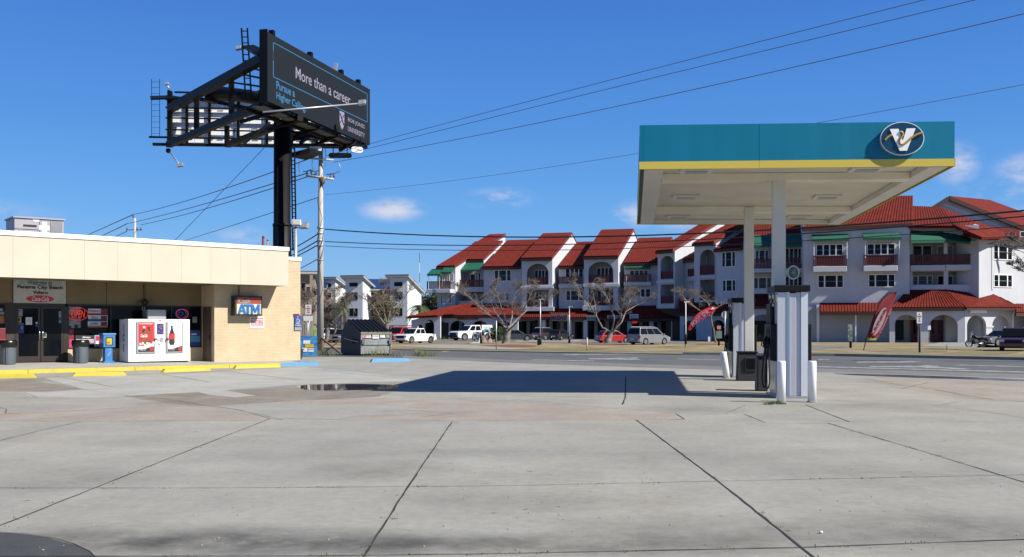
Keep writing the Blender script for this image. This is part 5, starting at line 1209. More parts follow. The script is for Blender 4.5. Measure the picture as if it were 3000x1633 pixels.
for i in range(n):
    xa = wD * i / n; xb = wD * (i + 1) / n; o = .02 if i % 2 else .06
    mb.hexa([DF.w(xa, -.08, hF + o - .03), DF.w(xb, -.08, hF + o - .03), DF.w(xb, lD * .66, hR + o - .03), DF.w(xa, lD * .66, hR + o - .03), DF.w(xa, -.08, hF + o), DF.w(xb, -.08, hF + o), DF.w(xb, lD * .66, hR + o), DF.w(xa, lD * .66, hR + o)])
build(mb, 'lid', M['black'], t)
mb = MB(); mb.prismx([(lD * .66, hR + .03), (lD + .02, hF * .95), (lD + .02, hF * .95 - .04), (lD * .66, hR)], DF, .02, wD - .02); build(mb, 'lid', M['black'], t)
for i, (a, b_, z0, z1, m_) in enumerate(((.0, .12, .74, .92, M['pinkprint']), (.12, .31, .76, .93, M['paper']), (.36, .59, .72, .95, M['paper']), (.62, .80, .76, .93, M['paper']), (.83, .95, .78, .92, M['greypaper']))):
    st_ = MB(); st_.box(wD * a + .02, wD * b_, -.056 - .001 * i, -.052, hF * z0, hF * z1 - .05, DF); s_ = build(st_, 'sticker', m_, t)
    if i in (1, 2): build(text_mb('NO PARKING' if i == 2 else 'NOTICE', DF, wD * a + .06, wD * b_ - .04, hF * (z0 + z1) / 2 - .05, hF * (z0 + z1) / 2 + .02, -.06), 'lettering', M['red'], s_)
mb = MB(); mb.box(-.16, 0, lD * .3, lD * .75, .75, .95, DF); build(mb, 'lift_bracket', M['rust'], t); mb = MB(); mb.tube([DF.w(-.02, lD * .1, .8), DF.w(-.2, lD * .2, .85), DF.w(-.3, lD * .6, 1.0)], .03, 6); build(mb, 'bar', M['galv'], t)
for x in (.05, wD - .2): mb = MB(); mb.box(x, x + .15, .1, lD - .1, 0, .1, DF); build(mb, 'skid', M['rust'], t)
# advert board behind the shop corner
f_ = frame_at(884, 56.5, -4); x1, z1 = f_.hit(928, 984); t = thing('advert_board', 'tilted blue advert board with white and yellow blocks by the shop corner', 'advert board', (f_.o.x + 1, f_.o.y, 0), -4)
mb = MB(); mb.hexa([f_.w(-.4, 0, .05), f_.w(x1, 0, .05), f_.w(x1, .04, .05), f_.w(-.4, .04, .05), f_.w(-.4, .25, z1), f_.w(x1 - .05, .25, z1 - .02), f_.w(x1 - .05, .29, z1 - .02), f_.w(-.4, .29, z1)]); build(mb, 'panel', mat('advert sea blue', lf(.03, .14, .48), .4, col2=lf(.08, .38, .68), scale=2.5, stretch=(1, 1, 5), fac=(.4, .6)), t)
for (a, b_, c, d_, m_) in ((.05, .5, .62, .78, M['paper']), (.18, .75, .45, .60, M['ylw']), (.0, .35, .25, .43, M['paper']), (.42, .78, .36, .41, M['paper']), (.42, .78, .25, .33, M['paper'])):
    mb = MB(); za, zc = z1 * c, z1 * d_; mb.hexa([f_.w(x1 * a, .25 * c - .03, za), f_.w(x1 * b_, .25 * c - .03, za), f_.w(x1 * b_, .25 * c, za), f_.w(x1 * a, .25 * c, za), f_.w(x1 * a, .25 * d_ - .03, zc), f_.w(x1 * b_, .25 * d_ - .03, zc), f_.w(x1 * b_, .25 * d_, zc), f_.w(x1 * a, .25 * d_, zc)]); build(mb, 'print', m_, t)
mb = MB(); mb.bar(f_.w(.3, .3, z1 * .8), f_.w(.3, .9, .05), .05); mb.bar(f_.w(x1 - .3, .3, z1 * .8), f_.w(x1 - .3, .9, .05), .05); build(mb, 'stand', M['galv'], t)
# black bin against the corner
p = ST.w(.35, 1.6, 0); t = thing('wheeled_bin', 'small dark grey bin pushed against the shop corner', 'bin', (p.x, p.y, .12), ST.deg); h = CAMH + (HY - 1022) / F * p.y
mb = MB(); mb.hexa([ST.w(.30, 1.2, .13), ST.w(.78, 1.2, .13), ST.w(.78, 1.9, .13), ST.w(.30, 1.9, .13), ST.w(.28, 1.1, h - .05), ST.w(.82, 1.1, h - .05), ST.w(.82, 2, h - .05), ST.w(.28, 2, h - .05)]); build(mb, 'body', mat('charcoal plastic', lf(.04, .042, .047), .5), t, bevel=.03)
mb = MB(); mb.box(.26, .84, 1.08, 2.02, h - .05, h, ST); build(mb, 'lid', mat('charcoal plastic', lf(.04, .042, .047), .5), t, bevel=.01)
# no parking post
def post_sign(px, D, base_py, plates, label, pm=None, r=.03, cat='sign'):
    b = P(px, 962, D); z0 = 0.0; t = thing('post_sign', label, cat, (b.x, b.y, z0)); top = P(px, plates[0][2], D).z
    mb = MB(); mb.cyl((b.x, b.y, z0), (b.x, b.y, top), r, r, 8); build(mb, 'post', pm or M['galv'], t); f = Fr(b.x, b.y, 0)
    for (x0_, x1_, y0_, y1_, m_, s, tm) in plates:
        xa, za = f.hit(x0_, y1_, -r - .02); xb2, zc = f.hit(x1_, y0_, -r - .02); mb = MB(); mb.box(xa, xb2, -r - .03, -r, za, zc, f); pl = build(mb, 'plate', m_, t)
        if s: build(text_mb(s, f, xa + (xb2 - xa) * .12, xb2 - (xb2 - xa) * .12, za + (zc - za) * .15, zc - (zc - za) * .12, -r - .032, bold=.01), 'lettering', tm, pl)
    return t
post_sign(906, 60, 1040, [(895, 912, 893, 922, M['paper'], 'NO\nPARKING\nTOW\nZONE', M['red'])], 'white no parking sign on a post behind the shop corner')
post_sign(902, 59, 1040, [(889, 916, 926, 941, M['paper'], None, None)], 'white arrow-shaped board under the no parking sign')
f_ = frame_at(882, 66, 3); t = thing('slat_fence', 'short run of weathered grey slats behind the blue advert board', 'fence', tuple(f_.w(.4, 0, 0)), 3)
mb = MB()
for i in range(6): mb.box(i * .12, i * .12 + .085, 0, .03, 0, 1.95 + .03 * (i % 2), f_)
build(mb, 'slats', mat('weathered slats', lf(.36, .34, .30), .9, var=.15), t); mb = MB(); mb.box(-.05, .75, .035, .07, .5, .6, f_); mb.box(-.05, .75, .035, .07, 1.5, 1.6, f_); build(mb, 'rail', mat('weathered slats', lf(.36, .34, .30), .9), t)
M['wood'] = mat('weathered brown timber', lf(.17, .10, .055), .85, var=.25, scale=4)
t = thing('rail_fence', 'broken wooden fence with crossed rails beside the dumpster', 'fence', tuple(Gp(960, 1033)))
for a, b_, w in (((942, 1034, 65), (943, 990, 65), .16), ((930, 1005, 65), (945, 990, 65), .10), ((944, 992, 64.8), (998, 1036, 64.2), .14), ((945, 1036, 64.6), (1000, 996, 64.9), .13), ((925, 1008, 65.2), (945, 1002, 65.2), .09)):
    mb = MB(); mb.bar(P(*a), P(*b_), w, w * .6); build(mb, 'post' if w > .15 else 'rail', M['wood'], t)
q = P(919, 972, 90); f_ = Fr(q.x, q.y, 0); t = thing('green_sign', 'small lime green board low behind the tall pole', 'sign', (q.x, q.y, 0)); mb = MB(); mb.box(-.25, .25, 0, .04, 1.15, 1.5, f_); build(mb, 'panel', mat('lime', lf(.25, .6, .03), .5), t); mb = MB(); mb.box(-.02, .02, .05, .08, 0, 1.4, f_); build(mb, 'post', M['wood'], t)
# litter on the lot
b = Gp(2405, 1564); t = thing('litter', 'crumpled pale scrap on the concrete at the lower right', 'litter', (b.x, b.y, 0)); mb = MB(); mb.ball((b.x, b.y, .012), .013, 4, (1.3, 1, .9)); build(mb, 'scrap', M['paper'], t)
# ------------------------------------------------------------------ apartment building across the road
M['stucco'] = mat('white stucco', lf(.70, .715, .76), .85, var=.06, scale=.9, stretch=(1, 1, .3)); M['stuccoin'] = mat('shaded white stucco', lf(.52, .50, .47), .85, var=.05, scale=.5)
M['tile'] = mat('terracotta roof tile', lf(.175, .021, .012), .85, var=.25, scale=1.4, spec=.15); M['tileedge'] = mat('dark eave timber', lf(.06, .014, .012), .7)
M['railred'] = mat('dark red railing', lf(.13, .012, .010), .6); M['awn'] = mat('green awning canvas', lf(.005, .125, .07), .75, var=.06, scale=2); M['dgls'] = glassy('shop window glass', lf(.008, .009, .011), .12)
M['shopred'] = mat('red entrance doors', lf(.22, .012, .010), .5); M['lavender'] = mat('garage panel', lf(.50, .49, .51), .8, var=.04)
FL = frame_at(1570, 146, -17.5); pB = (1925 - CX) / F; xB_, _ = FL.hit(1925); oB = FL.w(xB_, 0, 0); FB = Fr(oB.x, oB.y - 2.0, -48)
FR_ = frame_at(2355, 114, -14); FM = frame_at(2178, 122, -14); xe_ = FR_.hx(2868); oW = FR_.w(xe_, 0, 0); FW = Fr(oW.x, oW.y, 24)
apt = thing('apartment_building', 'long white apartment block with red tiled roofs, arcades and red balconies', 'apartment building', (FL.o.x + 12, FL.o.y - 8, 0))
def ap(nm, mb, m, par=None, **k): return build(mb, nm, m, par or apt, **k)

def corr(A, B, C, D, pitch=.31, amp=.06, rows=0, th=.18):
    """tiled roof slope; A,B eave left/right, D,C ridge left/right; barrel ridges run up the slope"""
    A, B, C, D = map(Vector, (A, B, C, D)); L_ = max((B - A).length, (C - D).length); n = max(2, int(L_ / pitch)); N_ = (B - A).cross(D - A).normalized()
    if N_.z < 0: N_ = -N_
    mb = MB(); vs = []; k = 4; m = n * k; R_ = max(1, int(((D - A).length) / 1.1))
    for j in range(R_ + 1):
        for lo in ((0, 1) if 0 < j < R_ else ((0,) if j == 0 else (1,))):
            v = j / R_; step = .05 * (0 if lo else 1) if R_ > 1 else 0
            for i in range(m + 1):
                u = i / m; p = A.lerp(B, u).lerp(D.lerp(C, u), v); vs.append(p + N_ * (amp * abs(math.sin(math.pi * (u * n))) ** .7 + step))
    fs = []; rowsn = len(vs) // (m + 1)
    for j in range(rowsn - 1):
        for i in range(m): a = j * (m + 1) + i; fs.append((a, a + 1, a + m + 2, a + m + 1))
    mb.add(vs, fs)
    mb.slab([A - N_ * .02, B - N_ * .02, C - N_ * .02, D - N_ * .02], th); return mb

rwin = random.Random(5); GLS = [M['glass'], M['glass'], M['glass'], M['curtain'], mat('drawn blind', lf(.26, .26, .25), .5, var=.15, scale=2), glassy('bluish window', lf(.03, .05, .07), .08)]
def window(fr, px0, px1, py0, py1, yo, n=3, par=None, wide=True, frame=None, glass=None, sill=False):
    x0, x1 = fr.hx(px0, yo), fr.hx(px1, yo); pm = (px0 + px1) / 2; z1, z0 = fr.hz(pm, py0, yo), fr.hz(pm, py1, yo); t = .09
    mb = MB(); y0, y1 = yo - .07, yo + .02
    mb.box(x0 - t, x1 + t, y0, y1, z1, z1 + t, fr); mb.box(x0 - t, x1 + t, y0 - (.1 if sill else 0), y1, z0 - t, z0, fr); mb.box(x0 - t, x0, y0, y1, z0, z1, fr); mb.box(x1, x1 + t, y0, y1, z0, z1, fr)
    cuts = {1: [], 2: [.5], 3: [.25, .75], 4: [.25, .5, .75]}[n]
    for c in cuts: xc_ = x0 + (x1 - x0) * c; mb.box(xc_ - t * .8, xc_ + t * .8, y0, y1, z0, z1, fr)
    w = ap('window', mb, frame or M['white'], par)
    mb = MB(); mb.box(x0, x1, yo - .025, yo - .01, z0, z1, fr); p = ap('pane', mb, glass or rwin.choice(GLS), w)
    if n >= 3: mb = MB(); mb.box(x0 + .05, x1 - .05, yo - .035, yo - .027, (z0 + z1) / 2 - .03, (z0 + z1) / 2 + .03, fr); ap('sash_bar', mb, M['grey'], w)
    return w

def rail(fr, xa, xb2, y, z0, z1, par=None, pitch=.16, lab=None):
    mb = MB(); mb.box(xa, xb2, y - .05, y + .05, z1 - .1, z1, fr); mb.box(xa, xb2, y - .03, y + .03, z0 + .06, z0 + .13, fr); n = max(2, int((xb2 - xa) / pitch))
    for i in range(n + 1): x = xa + (xb2 - xa) * i / n; mb.box(x - .055, x + .055, y - .025, y + .025, z0 + .13, z1 - .1, fr)
    for x in (xa, xb2): mb.box(x - .06, x + .06, y - .06, y + .06, z0, z1 + .03, fr)
    return ap('railing', mb, M['railred'], par)

def awning(fr, px0, px1, py0, py1, yo, proj=1.6):
    x0, x1 = fr.hx(px0, yo), fr.hx(px1, yo); pm = (px0 + px1) / 2; z1 = fr.hz(pm, py0, yo); z0 = fr.hz(pm, py1, yo - proj)
    mb = MB(); n = max(4, int((x1 - x0) / .5)); vs = []
    mb.hexa([fr.w(x0, yo - proj, z0 + .25), fr.w(x1, yo - proj, z0 + .25), fr.w(x1, yo - .05, z1 - .06), fr.w(x0, yo - .05, z1 - .06), fr.w(x0, yo - proj, z0 + .3), fr.w(x1, yo - proj, z0 + .3), fr.w(x1, yo - .05, z1), fr.w(x0, yo - .05, z1)])
    mb.prismx([(yo - proj, z0 + .26), (yo - .05, z1 - .04), (yo - .05, z1 - .3), (yo - proj, z0)], fr, x0, x0 + .03); mb.prismx([(yo - proj, z0 + .26), (yo - .05, z1 - .04), (yo - .05, z1 - .3), (yo - proj, z0)], fr, x1 - .03, x1)
    for i in range(n): a = x0 + (x1 - x0) * i / n; b_ = x0 + (x1 - x0) * (i + 1) / n; mb.prism([(a, z0 + .28), (a, z0 + .06), ((a + b_) / 2, z0 - .02), (b_, z0 + .06), (b_, z0 + .28)], fr, yo - proj - .03, yo - proj)
    aw = ap('awning', mb, M['awn'])
    for x in (x0 + .2, x1 - .2):
        mb = MB(); mb.bar(fr.w(x, yo - proj + .1, z0 + .1), fr.w(x, yo - proj + .1, z0 - 1.9), .05)
        ap('awning_post', mb, M['white'], aw)

def unit(fr, a, b, ey, ry, yo=0, run=11, holes=(), wins=(), z0=2.5, back=2.2, rails=(), tside=True, slabs=(), over=.5, left_over=.0, depth=None, roof=True, wmat=None):
    """one bay of the block: front wall with openings, side walls, pitched roof rising away"""
    xa, xb2 = fr.hx(a, yo), fr.hx(b, yo); pm = (a + b) / 2; ze = fr.hz(pm, ey, yo); xm2, zr = fr.hit(pm, ry, yo + run); wm = wmat or M['stucco']
    hp = []
    for (h0, h1, t_, b_, arch) in holes:
        x0, x1, z1, zz = fr.hx(h0, yo), fr.hx(h1, yo), fr.hz(pm, t_, yo), fr.hz(pm, b_, yo); rr_ = min((x1 - x0) * .42, (z1 - zz) * .45)
        hp.append(arch_poly(x0, x1, zz, z1 - rr_, z1) if arch else [(x0, zz), (x1, zz), (x1, z1), (x0, z1)])
    mb = MB(); plate(mb, fr, [(xa, z0), (xb2, z0), (xb2, ze), (xa, ze)], hp, yo, yo + .3); ap('wall', mb, wm)
    dp = depth or 2 * run
    for x in (xa, xb2):
        s = 0 if x == xa else -.3
        mb = MB(); mb.prismx([(yo + .3, z0), (yo + dp, z0), (yo + dp, zr - (zr - ze) * abs(dp - run) / run), (yo + min(run, dp), zr), (yo + .3, ze + (zr - ze) * .3 / run)] if dp > run else [(yo + .3, z0), (yo + dp, z0), (yo + dp, ze + (zr - ze) * dp / run), (yo + .3, ze + (zr - ze) * .3 / run)], fr, x + s, x + s + .3)
        ap('side_wall', mb, wm)
    if holes:
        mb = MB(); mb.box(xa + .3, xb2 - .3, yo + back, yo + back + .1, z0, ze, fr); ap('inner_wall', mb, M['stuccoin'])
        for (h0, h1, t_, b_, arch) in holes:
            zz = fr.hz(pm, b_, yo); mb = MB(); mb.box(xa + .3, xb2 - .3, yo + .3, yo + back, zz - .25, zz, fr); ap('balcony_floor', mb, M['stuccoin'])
    if roof:
        lo = over if left_over is None else left_over; sl = (zr - ze) / run; r1 = min(run, dp)
        mb = corr(fr.w(xa - lo, yo - over, ze - over * sl + .2), fr.w(xb2 + over * .12, yo - over, ze - over * sl + .2), fr.w(xb2 + over * .12, yo + r1, ze + sl * r1 + .2), fr.w(xa - lo, yo + r1, ze + sl * r1 + .2)); rf = ap('roof', mb, M['tile'])
        if dp > run: mb = MB(); mb.slab([fr.w(xa - lo, yo + run, zr + .25), fr.w(xb2 + over * .12, yo + run, zr + .25), fr.w(xb2 + over * .12, yo + dp + .3, zr + .25 - sl * (dp - run)), fr.w(xa - lo, yo + dp + .3, zr + .25 - sl * (dp - run))], .2); ap('roof_slope', mb, M['tile'], rf)
        mb = MB(); mb.box(xa - lo, xb2 + over * .12, yo - over - .06, yo - over + .1, ze - over * sl - .22, ze - over * sl + .12, fr); ap('eave', mb, M['tileedge'], rf)
        mb = MB(); mb.hexa([fr.w(xb2 + over * .12 - .05, yo - over, ze - over * sl - .1), fr.w(xb2 + over * .12 + .06, yo - over, ze - over * sl - .1), fr.w(xb2 + over * .12 + .06, yo + r1, ze + sl * r1 - .1), fr.w(xb2 + over * .12 - .05, yo + r1, ze + sl * r1 - .1),
            fr.w(xb2 + over * .12 - .05, yo - over, ze - over * sl + .26), fr.w(xb2 + over * .12 + .06, yo - over, ze - over * sl + .26), fr.w(xb2 + over * .12 + .06, yo + r1, ze + sl * r1 + .26), fr.w(xb2 + over * .12 - .05, yo + r1, ze + sl * r1 + .26)]); ap('rake_board', mb, mat('rake board', lf(.20, .035, .025), .6), rf)
    for w in wins: window(fr, *w[:4], yo + (w[5] if len(w) > 5 else -.002), w[4])
    for (h0, h1, t_, b_, off) in rails: rail(fr, fr.hx(h0, yo), fr.hx(h1, yo), yo + off, fr.hz(pm, b_, yo), fr.hz(pm, t_, yo))
    for (h0, h1, t_, b_, pr) in slabs: mb = MB(); mb.box(fr.hx(h0, yo), fr.hx(h1, yo), yo - pr, yo - .002, fr.hz(pm, b_, yo), fr.hz(pm, t_, yo), fr); ap('ledge', mb, M['stucco'], bevel=.03)
    return xa, xb2, ze, zr

# --- left wing
unit(FL, 1281, 1334, 782, 694, yo=1.5, run=24, depth=24, wins=[(1287, 1300, 807, 828, 3), (1313, 1328, 804, 824, 3), (1288, 1300, 866, 890, 3), (1312, 1326, 864, 888, 3)], rails=[(1266, 1332, 826, 849, -1.9)], slabs=[(1264, 1333, 849, 860, 2.0)])
awning(FL, 1266, 1305, 788, 809, 1.3, 2.0); awning(FL, 1303, 1333, 781, 803, 1.3, 1.6)
unit(FL, 1334, 1417, 762, 712, yo=6.5, run=9, depth=9, z0=3.5, wins=[(1396, 1407, 800, 838, 2), (1380, 1392, 805, 838, 1)], wmat=M['stucco'])
mb = MB(); mb.box(FL.hx(1336, 2.5), FL.hx(1417, 2.5) , 2.4, 6.5, FL.hz(1380, 856, 2.5), FL.hz(1380, 842, 2.5), FL); ap('balcony_floor', mb, M['stucco'])
rail(FL, FL.hx(1348, 2.5), FL.hx(1417, 2.5), 2.55, FL.hz(1380, 842, 2.5), FL.hz(1380, 820, 2.5)); awning(FL, 1350, 1418, 768, 796, 6.3, 2.6)
mb = MB(); mb.box(FL.hx(1336, 2.5), FL.hx(1417, 2.5), 2.4, 2.7, FL.hz(1380, 893, 2.5), FL.hz(1380, 882, 2.5), FL); ap('ledge', mb, M['stucco'])
unit(FL, 1417, 1527, 782, 709, yo=0, wins=[(1450, 1496, 793, 823, 3), (1450, 1490, 860, 880, 3)])
unit(FL, 1528, 1618, 757, 689, yo=-1.8, holes=[(1543, 1607, 773, 835, True), (1543, 1607, 850, 900, False)], wins=[(1568, 1606, 793, 832, 4, 2.15), (1570, 1606, 858, 897, 4, 2.15)], rails=[(1543, 1607, 812, 834, .12), (1543, 1607, 875, 899, .12)], slabs=[(1526, 1622, 839, 846, .25), (1524, 1624, 900, 912, .3)], z0=4.2)
unit(FL, 1637, 1712, 781, 714, yo=0, wins=[(1658, 1708, 789, 812, 4), (1660, 1708, 853, 880, 3)], rails=[(1643, 1710, 812, 833, -1.0)], slabs=[(1642, 1711, 834, 845, 1.1)])
unit(FL, 1711, 1811, 752, 678, yo=-1.8, holes=[(1724, 1797, 767, 829, True), (1725, 1797, 845, 897, False)], wins=[(1750, 1794, 786, 826, 4, 2.15), (1752, 1796, 850, 895, 4, 2.15)], rails=[(1724, 1797, 805, 828, .12), (1725, 1797, 872, 896, .12)], slabs=[(1709, 1815, 832, 841, .25), (1708, 1818, 896, 910, .3)], z0=4.2)
unit(FL, 1828, 1932, 771, 702, yo=0, wins=[(1846, 1900, 794, 804, 4), (1848, 1905, 848, 870, 4)], rails=[(1834, 1910, 805, 827, -1.0)], slabs=[(1832, 1912, 828, 838, 1.1)]); awning(FL, 1835, 1906, 778, 790, -.01, 1.1)
# --- wing turned away
unit(FB, 1927, 1977, 734, 652, yo=-1.0, holes=[(1935, 1973, 750, 818, True), (1935, 1974, 834, 890, False)], wins=[(1940, 1952, 770, 800, 1, 2.15), (1940, 1952, 846, 870, 1, 2.15)], rails=[(1935, 1973, 795, 818, .12), (1935, 1974, 868, 890, .12)], slabs=[(1926, 1979, 821, 830, .2), (1926, 1979, 893, 903, .2)], z0=4.2, run=12)
unit(FB, 1978, 2034, 762, 690, yo=1.2, wins=[(1992, 2003, 762, 815, 1), (1992, 2004, 830, 884, 1)], rails=[(2022, 2042, 790, 812, -.4)], slabs=[(2020, 2043, 813, 825, .5)], run=12)
unit(FB, 2034, 2097, 712, 640, yo=-1.0, holes=[(2050, 2094, 732, 806, True), (2050, 2094, 820, 880, False)], wins=[(2054, 2070, 754, 784, 2, 2.15), (2056, 2070, 832, 862, 2, 2.15)], rails=[(2050, 2094, 778, 805, .12), (2050, 2094, 856, 880, .12)], slabs=[(2032, 2099, 808, 816, .2)], z0=4.2, run=12)
unit(FB, 2098, 2178, 728, 650, yo=-1.4, wins=[(2117, 2154, 740, 781, 3), (2119, 2155, 822, 853, 3)], z0=4.6, run=12)
# --- inner corner, mostly behind the canopy columns
unit(FM, 2178, 2357, 700, 620, yo=2.5, wins=[(2215, 2250, 735, 770, 3), (2300, 2350, 730, 770, 4), (2210, 2258, 815, 845, 3), (2300, 2350, 812, 842, 4)], run=9); awning(FM, 2205, 2350, 688, 725, 2.3, 3)
mb = MB(); mb.box(FM.hx(2195, 0), FM.hx(2356, 0), 0, 2.5, FM.hz(2280, 798, 0), FM.hz(2280, 787, 0), FM); mb.box(FM.hx(2195, 0), FM.hx(2356, 0), 0, .3, FM.hz(2280, 860, 0), FM.hz(2280, 847, 0), FM); ap('balcony_floor', mb, M['stucco'])
rail(FM, FM.hx(2195, 0), FM.hx(2356, 0), .1, FM.hz(2280, 787, 0), FM.hz(2280, 758, 0))
# --- right block
unit(FR_, 2355, 2665, 667, 577, yo=0, run=8, roof=False, wins=[(2393, 2468, 718, 748, 4), (2542, 2620, 716, 745, 4), (2398, 2469, 808, 842, 3), (2546, 2620, 806, 840, 3)])
mb = corr(P(2350, 672, 113.5), P(2674, 657, 111.3), P(2675, 574, 118.5), P(2420, 578, 121)); r2_ = ap('roof', mb, M['tile']); mb = MB(); mb.bar(P(2350, 674, 113.4), P(2674, 659, 111.2), .2, .34); ap('eave', mb, M['tileedge'], r2_)
for a, b_ in ((2382, 2481), (2530, 2630)):
    xa, xb2 = FR_.hx(a, -1.2), FR_.hx(b_, -1.2); zf = FR_.hz(2500, 780, -1.2); mb = MB(); mb.box(xa, xb2, -1.2, -.002, zf - .6, zf, FR_); ap('ledge', mb, M['stucco'], bevel=.04); rail(FR_, xa + .05, xb2 - .05, -1.1, zf, FR_.hz(2500, 748, -1.2))
    mb = MB(); mb.box(FR_.hx(a + 9, 0), FR_.hx(b_ - 9, 0), -.03, -.003, FR_.hz(2500, 776, 0), FR_.hz(2500, 714, 0), FR_); ap('balcony_door', mb, M['glass'])
awning(FR_, 2378, 2485, 687, 708, -.01, 1.2); awning(FR_, 2527, 2637, 683, 704, -.01, 1.2)
# corner bay with the deep balconies
unit(FR_, 2666, 2868, 662, 652, yo=1.0, run=9, holes=[(2668, 2765, 676, 776, False), (2776, 2845, 690, 776, False), (2668, 2765, 795, 835, False), (2778, 2840, 795, 835, False)], wins=[(2676, 2728, 722, 770, 2, 2.1), (2747, 2790, 722, 770, 2, 2.1), (2800, 2834, 722, 770, 2, 2.1), (2676, 2730, 810, 834, 3, 2.1), (2748, 2790, 810, 834, 2, 2.1), (2800, 2838, 808, 834, 2, 2.1)], rails=[(2668, 2768, 746, 776, -.1), (2770, 2846, 746, 776, -.1)], slabs=[(2666, 2768, 777, 793, .3), (2769, 2846, 777, 793, .3)], roof=False)
mb = corr(P(2660, 664, 111), P(2792, 664, 110), P(2757, 608, 118), P(2668, 604, 118)); r1_ = ap('roof', mb, M['tile']); mb = corr(P(2792, 662, 110), P(2877, 698, 106.5), P(2968, 692, 112), P(2757, 608, 118), pitch=.5); ap('roof', mb, M['tile'])
awn = MB(); awn.slab([P(2669, 676, 112.3), P(2776, 673, 112.3), P(2776, 704, 109.7), P(2669, 706, 109.7)], .06); awn.slab([P(2776, 673, 112.2), P(2846, 702, 110.8), P(2842, 711, 109.0), P(2776, 704, 109.7)], .06); ap('awning', awn, M['awn'])
mb = MB(); mb.slab([P(2669, 706, 109.7), P(2776, 704, 109.7), P(2776, 711, 109.7), P(2669, 713, 109.7)], .03); mb.slab([P(2776, 704, 109.6), P(2842, 711, 109.0), P(2842, 716, 109.0), P(2776, 711, 109.6)], .03); ap('awning_valance', mb, M['awn'])
# sunlit wing on the right
xw1 = FW.hx(3150, 0)
mb = MB(); mb.box(0, xw1, 0, .3, 0, FW.hz(2930, 700, 0), FW); mb.box(0, .3, .3, 3, 0, FW.hz(2880, 705, 0), FW); ap('wall', mb, M['stucco'])
mb = corr(FW.w(-.5, -.6, FW.hz(2877, 700, 0)), FW.w(xw1, -.6, FW.hz(2950, 700, 0)), FW.w(xw1, 4, FW.hz(2950, 690, 0) + .9), FW.w(-.5, 10, FW.hz(2877, 700, 0) + 3.6), pitch=.5); ap('roof', mb, M['tile'])
mb = MB(); mb.box(-.5, xw1, -.7, -.5, FW.hz(2900, 705, 0), FW.hz(2900, 699, 0), FW); ap('eave', mb, M['tileedge'])
window(FW, 2911, 2963, 717, 760, -.002, 3); window(FW, 2912, 2963, 807, 840, -.002, 3)
mb = MB(); mb.prism([(FW.hx(2905), FW.hz(2930, 850)), (FW.hx(2910), FW.hz(2930, 850)), (FW.hx(2910), FW.hz(2930, 700)), (FW.hx(2905), FW.hz(2930, 700))], FW, -.05, -.002); ap('pilaster', mb, M['stucco'])
# raised gable behind
GD = 121
mb = MB(); mb.slab([P(2735, 611, GD), P(2779, 582, GD), P(3100, 710, GD), P(2735, 710, GD)], .3); ap('gable_wall', mb, M['stucco'])
mb = corr(P(3010, 672, GD - .6), P(2779, 578, GD - .6), P(2897, 589, GD + 10), P(3200, 700, GD + 10), pitch=.5); ap('roof', mb, M['tile'])
mb = MB(); mb.bar(P(3010, 675, GD - .8), P(2779, 581, GD - .8), .35, .4); mb.bar(P(2779, 581, GD - .8), P(2735, 609, GD - .8), .35, .4); ap('rake_board', mb, M['tileedge'])
window(frame_at(2700, 113, -14), 2990, 3060, 680, 692, -1, 3)

# --- ground floor arcades and skirt roofs
def skirt(fr, a, b, ey, ty, yo, proj, la=0, lb=0):
    x0, x1 = fr.hx(a, yo - proj), fr.hx(b, yo - proj); pm = (a + b) / 2; z0 = fr.hz(pm, ey, yo - proj); z1 = fr.hz(pm, ty, yo)
    x2, x3 = fr.hx(a + la, yo), fr.hx(b + lb, yo)
    mb = corr(fr.w(x0, yo - proj, z0), fr.w(x1, yo - proj, z0), fr.w(x3, yo, z1), fr.w(x2, yo, z1)); r_ = ap('skirt_roof', mb, M['tile'])
    mb = MB(); mb.box(x0, x1, yo - proj - .05, yo - proj + .12, z0 - .35, z0, fr); ap('eave', mb, M['tileedge'], r_); return z0
def arcade(fr, a, b, top, yo, arches, m=None, z0=0, spring=None):
    x0, x1 = fr.hx(a, yo), fr.hx(b, yo); zt2 = fr.hz((a + b) / 2, top, yo); hp = []
    for (p0, p1, pt) in arches:
        q0, q1, zz = fr.hx(p0, yo), fr.hx(p1, yo), fr.hz((p0 + p1) / 2, pt, yo); hp.append(arch_poly(q0, q1, .02, zz - min((q1 - q0) * .42, 1.5), zz))
    mb = MB(); plate(mb, fr, [(x0, 0.0), (x1, 0.0), (x1, zt2), (x0, zt2)], hp, yo, yo + .35); ap('arcade_wall', mb, m or M['stucco'])
    for (p0, p1, pt), (n0, n1, nt) in zip(arches[:-1], arches[1:]):
        qa, qb = fr.hx(p1, yo), fr.hx(n0, yo); zz = fr.hz(p1, pt, yo) - min((fr.hx(p1, yo) - fr.hx(p0, yo)) * .42, 1.5); mb = MB(); mb.box(qa - .06, qb + .06, yo - .06, yo + .4, zz - .2, zz, fr); ap('capital', mb, m or M['stucco'])
skirt(FL, 1266, 1520, 925, 890, 0, 4.0, 84, 20); arcade(FL, 1270, 1517, 923, -3.6, [(1277, 1287, 944), (1291, 1304, 942), (1316, 1365, 940), (1380, 1430, 940), (1446, 1500, 940)])
skirt(FL, 1512, 1770, 931, 905, 0, 3.2); skirt(FL, 1771, 1990, 934, 896, 0, 3.4)
mb = MB(); mb.box(FL.hx(1270, 0), FL.hx(1990, 0), 0.2, .5, 0, 4.4, FL); ap('shopfront', mb, M['dgls'])
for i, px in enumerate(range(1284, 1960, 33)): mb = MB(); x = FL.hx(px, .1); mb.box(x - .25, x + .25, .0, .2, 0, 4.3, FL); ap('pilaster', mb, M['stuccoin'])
for px in (1505, 1592, 1668, 1715, 1844, 1908, 1972): mb = MB(); x = FL.hx(px, -2.8); mb.box(x - .28, x + .28, -2.8, -2.3, 0, 3.3, FL); ap('column', mb, M['stucco'])
